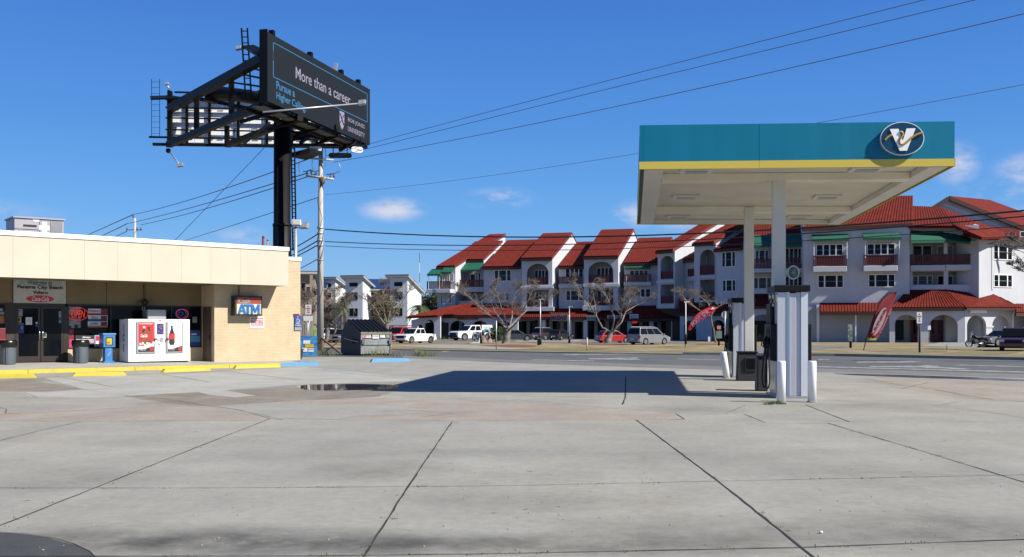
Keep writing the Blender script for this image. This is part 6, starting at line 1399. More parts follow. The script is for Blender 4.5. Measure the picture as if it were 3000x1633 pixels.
mb = MB(); mb.box(FL.hx(1925, 0), FL.hx(1962, 0), -.1, .19, 0, 3.8, FL); ap('garage_panel', mb, M['lavender'])
skirt(FB, 1990, 2182, 918, 872, 0, 3.0); arcade(FB, 1992, 2180, 912, -2.6, [(2003, 2040, 940), (2086, 2122, 938), (2130, 2170, 938)])
mb = MB(); mb.box(FB.hx(1935, 0), FB.hx(2180, 0), .2, .5, 0, 5.2, FB); ap('shopfront', mb, M['dgls'])
skirt(FM, 2185, 2400, 896, 862, 2.5, 4.4, 0, 5); arcade(FM, 2190, 2396, 894, -1.6, [(2205, 2262, 922), (2285, 2350, 922)]); mb = MB(); mb.box(FM.hx(2180, 3), FM.hx(2390, 3), 2.6, 2.9, 0, 5.2, FM); ap('shopfront', mb, M['dgls'])
skirt(FR_, 2402, 2668, 914, 888, 0, 1.8)
mb = MB(); mb.box(FR_.hx(2360, 0), FR_.hx(2610, 0), -.2, -.003, 0, 4.0, FR_); ap('garage_panel', mb, M['lavender'])
mb = MB(); mb.box(FR_.hx(2392, 0), FR_.hx(2400, 0), -.4, -.21, 0, 4.2, FR_); ap('downpipe', mb, M['white']); mb = MB(); mb.box(FR_.hx(2502, -.2), FR_.hx(2506, -.2), -1.6, -1.4, 0, 3.4, FR_); ap('downpipe', mb, M['white'])
skirt(FR_, 2610, 2825, 902, 850, 1.0, 3.6, 48, -50); arcade(FR_, 2606, 2826, 900, -2.2, [(2622, 2690, 923), (2724, 2806, 923)])
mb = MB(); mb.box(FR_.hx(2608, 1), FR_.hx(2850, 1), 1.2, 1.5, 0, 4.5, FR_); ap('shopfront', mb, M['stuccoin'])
for a, b_ in ((2668, 2700), (2722, 2762)):
    mb = MB(); mb.box(FR_.hx(a, 1), FR_.hx(b_, 1), 1.05, 1.19, 0, 3.3, FR_); d = ap('entrance_door', mb, M['shopred']); mb = MB(); mb.box(FR_.hx(a + 8, 1), FR_.hx(a + 14, 1), 1.03, 1.05, 1.0, 2.7, FR_); mb.box(FR_.hx(b_ - 14, 1), FR_.hx(b_ - 8, 1), 1.03, 1.05, 1.0, 2.7, FR_); ap('pane', mb, M['glass'], d)
for a, b_ in ((2622, 2648), (2784, 2806), (2768, 2780)): mb = MB(); mb.box(FR_.hx(a, 1), FR_.hx(b_, 1), 1.1, 1.19, .3, 3.4, FR_); ap('shop_window', mb, M['dgls'])
oc = FR_.w(FR_.hx(2826, -2.2), -2.2, 0); FC = Fr(oc.x, oc.y, 22)
arcade(FC, 2827, 2968, 905, 0, [(2833, 2889, 924), (2907, 2962, 924)]); mb = MB(); mb.box(0, FC.hx(2968, 2.6), 2.6, 2.9, 0, 4.5, FC); ap('shopfront', mb, M['stuccoin'])
mb = corr(FC.w(-.3, -.5, FC.hz(2830, 903, 0)), FC.w(FC.hx(2985, 0), -.5, FC.hz(2985, 903, 0)), P(2912, 863, FW.w(FW.hx(2912), 0, 0).y - .1), P(2768, 849, FR_.w(FR_.hx(2768, 1.), 1., 0).y), pitch=.5); ap('skirt_roof', mb, M['tile'])
mb = MB(); mb.box(-.3, FC.hx(2985, 0), -.6, -.45, FC.hz(2830, 909, 0), FC.hz(2830, 903, 0), FC); ap('eave', mb, M['tileedge'])
mb = MB(); a_ = FC.hx(2972, 0); mb.tube([FC.w(a_, -.35, FC.hz(2972, 906, 0)), FC.w(a_ - .3, -.05, FC.hz(2972, 920, 0)), FC.w(a_ - .3, -.05, 0)], .09, 6); ap('downpipe', mb, M['white'])
# a lower red roof at the far right edge, with dark openings under it
mb = MB(); mb.box(FW.hx(2975, 1), FW.hx(3200, 1), -2.0, -1.8, 0, 4, FW); ap('wall', mb, M['lavender']); skirt(FW, 2976, 3160, 918, 892, -.2, 2.2)
mb = MB(); mb.box(FW.hx(2985, 0), FW.hx(2994, 0), -2.06, -2.01, 0, 3.4, FW); mb.box(FW.hx(2976, 0), FW.hx(2981, 0), -2.06, -2.01, 0, 3.4, FW); ap('shop_window', mb, M['dgls'])
# low porch on the far left
PF = frame_at(1205, 141, -17.5); x1 = PF.hx(1290, 0)
mb = MB(); plate(mb, PF, [(0, 0), (x1, 0), (x1, 3.6), (0, 2.7)], [arch_poly(.8, 1.7, .02, 1.6, 2.1), arch_poly(PF.hx(1243), PF.hx(1272), .02, 1.9, 2.8)], 0, .3); ap('arcade_wall', mb, M['stucco'])
mb = corr(PF.w(-.4, -1, PF.hz(1205, 930)), PF.w(x1, -1, PF.hz(1270, 926)), PF.w(x1 + 1, 6, PF.hz(1290, 894)), PF.w(x1 - .5, 6, PF.hz(1282, 894))); ap('skirt_roof', mb, M['tile']); mb = MB(); mb.box(0, x1, 3.0, 3.2, 0, 2.4, PF); ap('shopfront', mb, M['dgls'])

# --- shop signs across the road
def shop_sign(fr, a, b, t0, b0, yo, m, s, tm, label, u=(.08, .92), v=(.2, .8), bold=.01, shear=0):
    x0, z1 = fr.hit(a, t0, yo); x1 = fr.hx(b, yo); z0 = fr.hz(a, b0, yo); t = thing('shop_sign', label, 'shop sign', tuple(fr.w((x0 + x1) / 2, yo, z0)), fr.deg); mb = MB(); mb.box(x0, x1, yo - .15, yo, z0, z1, fr); build(mb, 'panel', m, t)
    if s: build(text_mb(s, fr, x0 + (x1 - x0) * u[0], x0 + (x1 - x0) * u[1], z0 + (z1 - z0) * (1 - v[1]), z0 + (z1 - z0) * (1 - v[0]), yo - .16, bold=bold, shear=shear, ext=.03), 'lettering', tm, t)
shop_sign(FL, 1341, 1400, 929, 937, -3.75, M['darkred'], 'The Bistro', M['pinkprint'], 'dark red sign above the first two big arches', (.15, .85), (.2, .8), shear=.2)
shop_sign(FL, 1275, 1295, 931, 941, -3.75, M['greypaper'], None, None, 'small grey sign left of the big arches')
shop_sign(FL, 1448, 1492, 928, 938, -3.75, M['greypaper'], 'SMOKE SHOP', M['purple'], 'pale blue sign half hidden by the first bare tree')
shop_sign(FL, 1520, 1568, 932, 942, -3.0, mat('dark board', lf(.02, .025, .02), .6), 'i CBD store', M['greypaper'], 'dark sign with pale letters reading CBD')
shop_sign(FL, 1614, 1665, 922, 941, -3.3, M['greypaper'], 'MASSAGE', mat('maroon', lf(.10, .01, .03), .5), 'pale sign reading MASSAGE in maroon capitals', (.04, .96), (.08, .92), bold=.04)
shop_sign(FL, 1719, 1746, 924, 940, -3.3, mat('pale green board', lf(.30, .38, .38), .6), 'City Vapes', M['ink'], 'pale green sign right of the massage sign', shear=.2)
shop_sign(FL, 1780, 1830, 924, 938, -3.3, M['greypaper'], 'Pizza   Subs', M['ink'], 'white sign behind the branches of the second bare tree', shear=.2)
shop_sign(FL, 1845, 1871, 921, 937, -3.3, M['paper'], 'INDIA\nCuisine', M['blue'], 'square white sign left of the hanging dark roof')
shop_sign(FC, 2841, 2888, 908, 918, -.1, M['gloss_white'], None, None, 'blank white sign over the sunlit arch')
shop_sign(FL, 1853, 1867, 941, 948, .1, M['neon'], None, None, 'lit red window sign behind the minivan')
shop_sign(FM, 2246, 2262, 918, 930, -1.8, M['red'], None, None, 'round-edged red sign by the arch behind the pumps')

# ------------------------------------------------------------------ modern townhouses on the left
M['sid'] = mat('white lap siding', lf(.85, .86, .88), .7, var=.02); M['caramel'] = mat('caramel siding', lf(.38, .20, .09), .75, var=.05, scale=.5); M['navy'] = mat('navy metal roof', lf(.02, .045, .13), .4, metal=.2); M['eavew'] = mat('pale eave', lf(.55, .55, .54), .6); M['tan2'] = mat('tan post', lf(.36, .30, .22), .7)
def thouse(label, a, b, D, deg, top, side_w, side_m, front_m, wins, rise=1.6, depth=9, roof_over=.9, roofm=None, mid=None):
    fr = frame_at(a, D, deg); x1 = fr.hx(b); zt2 = fr.hz((a + b) / 2, top); t = thing('townhouse', label, 'townhouse', tuple(fr.w(x1 / 2, 3, 0)), deg, 'modern townhouses beyond the road')
    mb = MB(); mb.box(0, x1, 0, .3, 2.2, zt2, fr); mb.box(0, x1, .4, depth, 0, 2.2, fr); build(mb, 'wall', front_m, t)
    mb = MB(); mb.prismx([(0.0, 2.2), (depth, 2.2), (depth, zt2 - rise), (0.0, zt2)], fr, x1, x1 + .2); mb.prismx([(0.3, 2.2), (depth, 2.2), (depth, zt2 - rise), (0.3, zt2)], fr, -.0, .2); build(mb, 'side_wall', side_m, t)
    mb = MB(); sl = rise / depth; mb.prismx([(-roof_over, zt2 + roof_over * sl), (depth + .6, zt2 - rise - .6 * sl), (depth + .6, zt2 - rise - .6 * sl + .35), (-roof_over, zt2 + roof_over * sl + .35)], fr, -.7, x1 + .8); r = build(mb, 'roof', M['eavew'], t)
    mb = MB(); mb.prismx([(-roof_over - .05, zt2 + roof_over * sl + .36), (depth + .6, zt2 - rise - .6 * sl + .36), (depth + .6, zt2 - rise - .6 * sl + .45), (-roof_over - .05, zt2 + roof_over * sl + .45)], fr, -.75, x1 + .85); build(mb, 'roof_sheet', roofm or M['grey'], r)
    for (p0, p1, y0_, y1_, n) in wins:
        w0, w1 = fr.hx(p0), fr.hx(p1); q1, q0 = fr.hz((p0 + p1) / 2, y0_), fr.hz((p0 + p1) / 2, y1_); mb = MB(); k = (w1 - w0) / n
        for i in range(n): mb.box(w0 + k * i + (.08 if i else 0), w0 + k * (i + 1) - (.08 if i < n - 1 else 0), -.06, -.002, q0, q1, fr)
        w = build(mb, 'window', M['glass'], t); mb = MB(); mb.box(w0 - .1, w1 + .1, -.03, -.001, q0 - .12, q0 - .001, fr); mb.box(w0 - .1, w1 + .1, -.03, -.001, q1 + .001, q1 + .1, fr); build(mb, 'frame', M['sid'], w)
    mb = MB()
    for u in (.05, .5, .95): mb.box(x1 * u - .15, x1 * u + .15, .0, .3, 0, 2.2, fr)
    build(mb, 'pillar', M['tan2'], t)
    return t, fr
W3 = lambda a, b: [(a, b, 828, 840, 1), (a, b, 856, 879, 2), (a, b, 904, 927, 2)]
thouse('white townhouse tower at the right end of the row', 1143, 1191, 205, -15, 816, 0, M['sid'], M['sid'], [(1155, 1179, 827, 839, 1), (1155, 1179, 855, 878, 2), (1155, 1179, 903, 926, 2)], 2.6, 8)
thouse('white townhouse tower left of the caramel house', 1012, 1060, 205, -15, 818, 0, M['sid'], M['sid'], [(1024, 1048, 829, 840, 1), (1024, 1048, 857, 879, 2), (1024, 1048, 904, 927, 2)], 2.6, 8)
thouse('caramel townhouse with a navy metal roof between the two white towers', 1062, 1142, 208, 4, 850, 0, M['caramel'], M['caramel'], [(1087, 1096, 857, 867, 1), (1110, 1120, 857, 867, 1), (1075, 1098, 903, 927, 1)], -1.9, 6, .4, M['navy'])
thouse('white townhouse with a pointed eave just right of the tall pole', 945, 980, 212, -15, 822, 0, M['sid'], M['sid'], [(948, 970, 832, 842, 1), (960, 970, 859, 872, 1), (948, 957, 859, 872, 1)], 3.2, 12)
thouse('tan townhouse with a tall open porch between the shop corner and the tall pole', 878, 918, 150, 8, 806, 0, M['tan2'], M['tan2'], [(884, 894, 830, 880, 1), (900, 912, 840, 872, 1)], 1.0, 8)
thouse('caramel townhouse low behind the tall pole', 905, 945, 207, 6, 848, 0, M['caramel'], M['sid'], [(915, 925, 855, 875, 1), (917, 927, 945, 962, 1)], -1.4, 6, .4, M['navy'])
f_ = frame_at(884, 147, 8); t = thing('porch_post', 'tall tan porch post in front of the tan townhouse', 'porch post', tuple(f_.w(1.4, 0, 0))); mb = MB(); x = f_.hx(912); mb.box(x - .2, x + .2, -.2, .2, 0, f_.hz(912, 806), f_); build(mb, 'post', M['tan2'], t)
# ------------------------------------------------------------------ trees
M['bark'] = mat('pale grey bark', lf(.25, .222, .20), .9, var=.3, scale=4, bump=.5); M['twig'] = mat('grey brown twigs', lf(.23, .195, .175), .9, var=.25, scale=3)
M['leafdark'] = mat('dark evergreen leaf', lf(.030, .050, .014), .7, var=.5, scale=1.5); M['palmleaf'] = mat('palm frond', lf(.10, .15, .04), .6, var=.3, scale=2); M['dryleaf'] = mat('dry seed heads', lf(.22, .19, .08), .8, var=.3, scale=3)
M['palmtrunk'] = mat('palm trunk', lf(.16, .12, .085), .9, var=.3, scale=6)

def bare_tree(label, base, lean, limbs, tr=.3, seed=1, depth=5, twig=.5, group='bare trees across the road', bm=None, name='bare_tree', spread=.55, twl=None, flat=.8, tk=.44):
    """base: ground point; limbs: list of polylines (world) for the main limbs, twigs grow from their ends"""
    t = thing(name, label, 'tree', tuple(base), 0, group); r = random.Random(seed); mt = MB(); mb2 = MB(); depth_ = 0
    def grow(p, d, L_, rad, lv):
        n = 3; d = Vector((d.x, d.y, d.z * flat + .0)).normalized() if lv < depth - 0 and d.z > 0 else d; pts = [p]; q = p.copy()
        for i in range(n):
            d = (d + Vector((r.uniform(-.25, .25), r.uniform(-.25, .25), r.uniform(-.12, .22))) * .6).normalized(); q = q + d * L_ / n; pts.append(q.copy())
        (mt if rad > .05 else mb2).tube(pts, [rad, rad * .85, rad * .7, rad * .55], 6 if rad > .05 else 3, caps=False)
        if lv <= 0: return
        k = 4
        for i in range(k):
            at = pts[r.choice([1, 2, 3])] if i else pts[-1]; a = r.uniform(0, 6.283); side = Vector((math.cos(a), math.sin(a), r.uniform(-.25, .6)))
            grow(at, (d * (1 - spread * .5) + side * spread * r.uniform(.6, 1.3)).normalized(), L_ * r.uniform(.58, .8), max(rad * .5, .008), lv - 1)
    for (pts, r0, r1, tl, lv) in limbs:
        pts = [Vector(p) for p in pts]; sm = []
        for i in range(len(pts) - 1):
            for k in range(4): sm.append(pts[i].lerp(pts[i + 1], k / 4) + Vector((r.uniform(-1, 1), r.uniform(-1, 1), r.uniform(-1, 1))) * r0 * .18)
        sm.append(pts[-1]); m = len(sm); mt.tube(sm, [(r0 + (r1 - r0) * i / (m - 1)) * (1 if len(pts) < 5 and r0 > .2 else .56) for i in range(m)], 9, caps=False)
        for i in range(int(m * .4), m, 1):
            d = (sm[min(i + 1, m - 1)] - sm[i - 1]).normalized(); a = r.uniform(0, 6.28)
            dd = (d * .5 + Vector((math.cos(a), math.sin(a) * .8, r.uniform(-.1, .7))) * .8).normalized(); grow(sm[i], dd, tk * tl * r.uniform(.7, 1.1), r1 * .5, lv - 2)
        grow(sm[-1], (sm[-1] - sm[-3]).normalized(), tl * tk, r1 * .8, lv)
    build(mt, 'trunk', bm or M['bark'], t); build(mb2, 'branches', M['twig'], t); return t

def leafcloud(clumps, n, size, seed=1, flatten=1.0):
    r = random.Random(seed); mb = MB()
    for (c, rad) in clumps:
        for _ in range(n):
            d = Vector((r.gauss(0, 1), r.gauss(0, 1), r.gauss(0, 1))).normalized() * rad * (r.random() ** .4)
            p = Vector(c) + Vector((d.x, d.y, d.z * flatten)); u = Vector((r.gauss(0, 1), r.gauss(0, 1), r.gauss(0, 1))).normalized(); v = u.cross(Vector((r.gauss(0, 1), r.gauss(0, 1), r.gauss(0, 1)))).normalized(); s = size * r.uniform(.5, 1.3)
            mb.quad(p - u * s, p + v * s * .5, p + u * s, p - v * s * .5)
    return mb

def palm(px, py_base, py_top, D, label, n=26, fl=1.6, seed=2):
    b = P(px, 962, D); b.z = 0; top = P(px, py_top, D); t = thing('palm_tree', label, 'palm tree', tuple(b), 0); r = random.Random(seed)
    mb = MB(); mb.tube([b, b.lerp(top, .5) + Vector((.1, 0, 0)), top], [.22, .18, .16], 10); build(mb, 'trunk', M['palmtrunk'], t); mb = MB()
    for i in range(n):
        a = r.uniform(0, 6.28); el = r.uniform(-.5, 1.2); pts = []
        for k in range(6):
            s = k / 5; rr_ = fl * s * math.cos(el * .7); pts.append(top + Vector((rr_ * math.cos(a), rr_ * math.sin(a), fl * math.sin(el) * s - 1.1 * s * s * fl * .8)))
        for k in range(5):
            for sgn in (-1, 1):
                for j in range(2):
                    p = pts[k].lerp(pts[k + 1], j / 2); side = Vector((-math.sin(a), math.cos(a), 0)) * sgn; tip = p + side * fl * .3 * (1.1 - k / 6) + (pts[k + 1] - pts[k]) * .9 + Vector((0, 0, -.12)); mb.quad(p, p + (pts[k + 1] - pts[k]) * .3, tip, tip - (pts[k + 1] - pts[k]) * .15)
    build(mb, 'crown', M['palmleaf'], t)

T1 = Gp(1481, 1009); T1.z = .06; D1 = T1.y
def pp(px, py, dd=0): return P(px, py, D1 + dd)
bare_tree('large bare tree with a thick trunk in front of the left arcade', T1, 0, [
    ([pp(1482, 1012), pp(1484, 995), pp(1489, 972), pp(1490, 962)], .42, .27, .4, 1),
    ([pp(1488, 966), pp(1465, 945), pp(1435, 925), pp(1410, 905, 1), pp(1385, 880, 2), pp(1368, 866, 2)], .17, .07, 1.5, 5), ([pp(1489, 965), pp(1480, 935, -1), pp(1470, 905, -2), pp(1462, 880, -2), pp(1455, 862, -2)], .15, .06, 1.5, 5),
    ([pp(1491, 964), pp(1500, 930, 1), pp(1500, 895, 2), pp(1508, 865, 2)], .16, .06, 1.6, 5), ([pp(1492, 965), pp(1515, 945, -1), pp(1530, 915, -1), pp(1545, 885, -2), pp(1555, 862, -2)], .16, .06, 1.6, 5),
    ([pp(1493, 962), pp(1520, 930, 2), pp(1550, 905, 3), pp(1585, 890, 3), pp(1605, 880, 3)], .14, .05, 1.4, 5), ([pp(1487, 962, 1), pp(1450, 915, 2), pp(1440, 885, 3)], .11, .05, 1.4, 5)], seed=3)
T2 = Gp(1776, 1008); T2.z = .06; D1 = T2.y
bare_tree('large bare forked tree in front of the red car', T2, 0, [
    ([pp(1776, 1012), pp(1785, 990), pp(1792, 972)], .36, .24, .4, 1),
    ([pp(1790, 975), pp(1765, 960), pp(1745, 925), pp(1728, 890, 1), pp(1700, 865, 1), pp(1690, 840, 1)], .17, .07, 1.3, 5), ([pp(1792, 972), pp(1800, 935, -1), pp(1790, 900, -1), pp(1778, 870, -1), pp(1765, 850)], .16, .06, 1.5, 5),
    ([pp(1794, 972), pp(1822, 945), pp(1835, 910, 1), pp(1845, 885, 1), pp(1855, 868, 2)], .16, .06, 1.4, 5), ([pp(1797, 970), pp(1818, 935, -2), pp(1822, 905, -2), pp(1830, 880, -2)], .13, .05, 1.4, 5),
    ([pp(1830, 915, 1), pp(1860, 898, 2), pp(1890, 884, 2), pp(1905, 880, 2)], .11, .05, 1.2, 4), ([pp(1748, 930, 1), pp(1742, 885, 2), pp(1738, 860, 2)], .1, .05, 1.2, 4)], seed=8)
T3 = Gp(2096, 1007); T3.z = .06; D1 = T3.y
bare_tree('slim pale leaning tree behind the bent red flag', T3, 0, [
    ([pp(2097, 1010), pp(2092, 970), pp(2082, 935), pp(2086, 915)], .17, .13, .4, 1),
    ([pp(2084, 928), pp(2050, 910), pp(2025, 892), pp(2010, 880)], .13, .07, 1.6, 5), ([pp(2086, 918), pp(2100, 902), pp(2125, 890), pp(2150, 885)], .11, .06, 1.1, 4), ([pp(2086, 916), pp(2075, 890, 1), pp(2055, 872, 1)], .1, .06, 1.3, 5)], seed=13)
T4 = P(962, 962, 96); T4.z = 0; D1 = 96
bare_tree('twiggy bare tree directly right of the tall pole', T4, 0, [
    ([pp(957, 1000), pp(960, 970), pp(952, 950), pp(953, 930)], .22, .14, 1.5, 5), ([pp(960, 968), pp(975, 950), pp(992, 925), pp(1005, 900)], .15, .07, 1.8, 5), ([pp(965, 995), pp(982, 975), pp(985, 955), pp(975, 940)], .16, .1, 1.6, 5),
    ([pp(955, 945), pp(965, 910), pp(975, 885)], .12, .06, 1.7, 5), ([pp(953, 940), pp(942, 915), pp(940, 890)], .11, .06, 1.5, 5)], seed=17)
T5 = P(1135, 962, 92); T5.z = 0; D1 = 92
bare_tree('bare branching tree rising behind the dumpster', T5, 0, [
    ([pp(1128, 990), pp(1132, 965), pp(1138, 945)], .26, .18, .5, 1), ([pp(1134, 960), pp(1112, 930), pp(1100, 905), pp(1085, 890)], .13, .06, 1.2, 4), ([pp(1136, 955), pp(1128, 925), pp(1122, 890), pp(1125, 865)], .12, .05, 1.4, 5),
    ([pp(1138, 950), pp(1160, 915), pp(1180, 885), pp(1190, 865)], .13, .05, 1.4, 4), ([pp(1136, 950), pp(1142, 910), pp(1148, 880)], .11, .05, 1.3, 4), ([pp(1100, 910), pp(1078, 882), pp(1062, 872)], .08, .04, 1.0, 3)], seed=23)
T6 = P(905, 962, 98); T6.z = 0; D1 = 98
bare_tree('dense bare tree between the shop corner and the tall pole', T6, 0, [([pp(905, 1000), pp(903, 940), pp(900, 905)], .16, .1, 1.6, 5), ([pp(904, 935), pp(920, 905), pp(928, 890)], .1, .06, 1.4, 5), ([pp(903, 930), pp(892, 900), pp(890, 885)], .1, .06, 1.4, 5)], seed=29)
T7 = P(3075, 962, 48); T7.z = 0; D1 = 48
bare_tree('bare branches reaching in from beyond the right edge', T7, 0, [([pp(3080, 1040), pp(3078, 900), pp(3060, 820)], .24, .16, .5, 1), ([pp(3060, 820), pp(3010, 780), pp(2975, 745)], .05, .02, .65, 4), ([pp(3060, 800), pp(3000, 740), pp(2960, 725), pp(2930, 722)], .04, .02, .6, 4),
    ([pp(3055, 830), pp(3010, 800), pp(2990, 790)], .05, .025, .65, 5), ([pp(3060, 790), pp(3040, 740), pp(2990, 712)], .06, .025, .7, 5)], seed=31, name='bare_tree')
t = thing('shrub', 'dry olive seed-head shrub mass in the crown behind the dumpster', 'shrub', (T5.x, T5.y + 2, 0)); D1 = 94
build(leafcloud([(pp(1118, 890), 1.1), (pp(1105, 905), .9), (pp(1140, 895), 1.1), (pp(1128, 915), 1.0), (pp(1150, 910), .8)], 330, .11, 5, 1.2), 'foliage', M['dryleaf'], t); mb = MB(); mb.tube([(T5.x, T5.y + 2, 0), pp(1125, 935), pp(1125, 900)], [.15, .12, .08], 8); build(mb, 'trunk', M['bark'], t)
palm(1012, 990, 876, 118, 'palm tree in front of the left white townhouse', seed=2, fl=1.2); palm(998, 990, 893, 116, 'shorter palm behind the twiggy bare tree', seed=5, fl=1.0); palm(1228, 990, 902, 150, 'palm tree left of the low porch', fl=2.0, seed=6); palm(1262, 990, 905, 156, 'palm tree behind the low porch roof', fl=1.8, seed=9)
# far evergreen tree and wooded backdrop
def evergreen(label, px, D, pt, w, seed, n=260):
    b = P(px, 962, D); b.z = 0; t = thing('evergreen_tree', label, 'tree', tuple(b)); top = P(px, pt, D).z; r = random.Random(seed); cl = []
    for i in range(16): cl.append((Vector((b.x + r.uniform(-w, w) * .75, b.y + r.uniform(-w, w) * .5, top * r.uniform(.35, .86))), w * r.uniform(.28, .5)))
    build(leafcloud(cl, n, .24, seed, .8), 'crown', M['leafdark'], t); mb = MB(); mb.tube([(b.x, b.y, 0), (b.x, b.y, top * .7)], [.4, .15], 8); mb.tube([(b.x, b.y, top * .3), (b.x + w * .4, b.y, top * .6)], [.2, .1], 6); build(mb, 'trunk', M['bark'], t)
evergreen('dark evergreen tree rising left of the apartment building', 1262, 235, 832, 5.0, 41); evergreen('lower dark tree filling the gap beside the antenna mast', 1236, 245, 870, 5, 42); evergreen('far dark tree behind the apartment roofs', 1290, 240, 850, 5, 43)
evergreen('far tree behind the leftmost townhouse', 930, 215, 880, 4.5, 44)
# bush
b = Gp(1453, 1004); t = thing('round_bush', 'clipped dark green round bush between the person and the first bare tree', 'bush', (b.x, b.y, LZ)); r0 = 52 / 2 / F * b.y
r = random.Random(3); cl = [(Vector((b.x + r.uniform(-.6, .6) * r0, b.y + r.uniform(-.6, .6) * r0, .3 + r.uniform(.2, 1.15) * r0)), r0 * .42) for _ in range(26)]
build(leafcloud(cl, 170, .085, 4), 'foliage', mat('bush leaf', lf(.035, .085, .02), .6, var=.5, scale=2), t); mb = MB(); mb.tube([(b.x, b.y, 0), (b.x, b.y, r0)], [.15, .1], 7); build(mb, 'stem', M['bark'], t)
def low_plant(px, py, w, h, label, m=None, seed=1):
    b = Gp(px, py); t = thing('low_plant', label, 'plant', (b.x, b.y, LZ)); r = random.Random(seed); mb = MB()
    for _ in range(90):
        a = r.uniform(0, 6.28); d = Vector((math.cos(a), math.sin(a) * .7, r.uniform(.3, 1.6))).normalized(); o = Vector((b.x + r.uniform(-w, w) * .7, b.y + r.uniform(-.4, .4), LZ)); s = Vector((-d.y, d.x, 0)) * .035; L_ = h * r.uniform(.6, 1.1); mb.quad(o - s, o + s, o + d * L_ * .6 + s + Vector((0, 0, .02)), o + d * L_)
    build(mb, 'leaves', m or M['palmleaf'], t)
low_plant(1320, 997, 2.6, .7, 'low green bed below the left arches', seed=1); low_plant(2231, 1003, 1.0, 1.3, 'spiky yellow green plant seen between the pumps', mat('yellow green blades', lf(.30, .32, .08), .6, var=.2), 3)
low_plant(2882, 1002, .9, .5, 'pale flowers low by the sunlit arches', M['dryleaf'], 4)

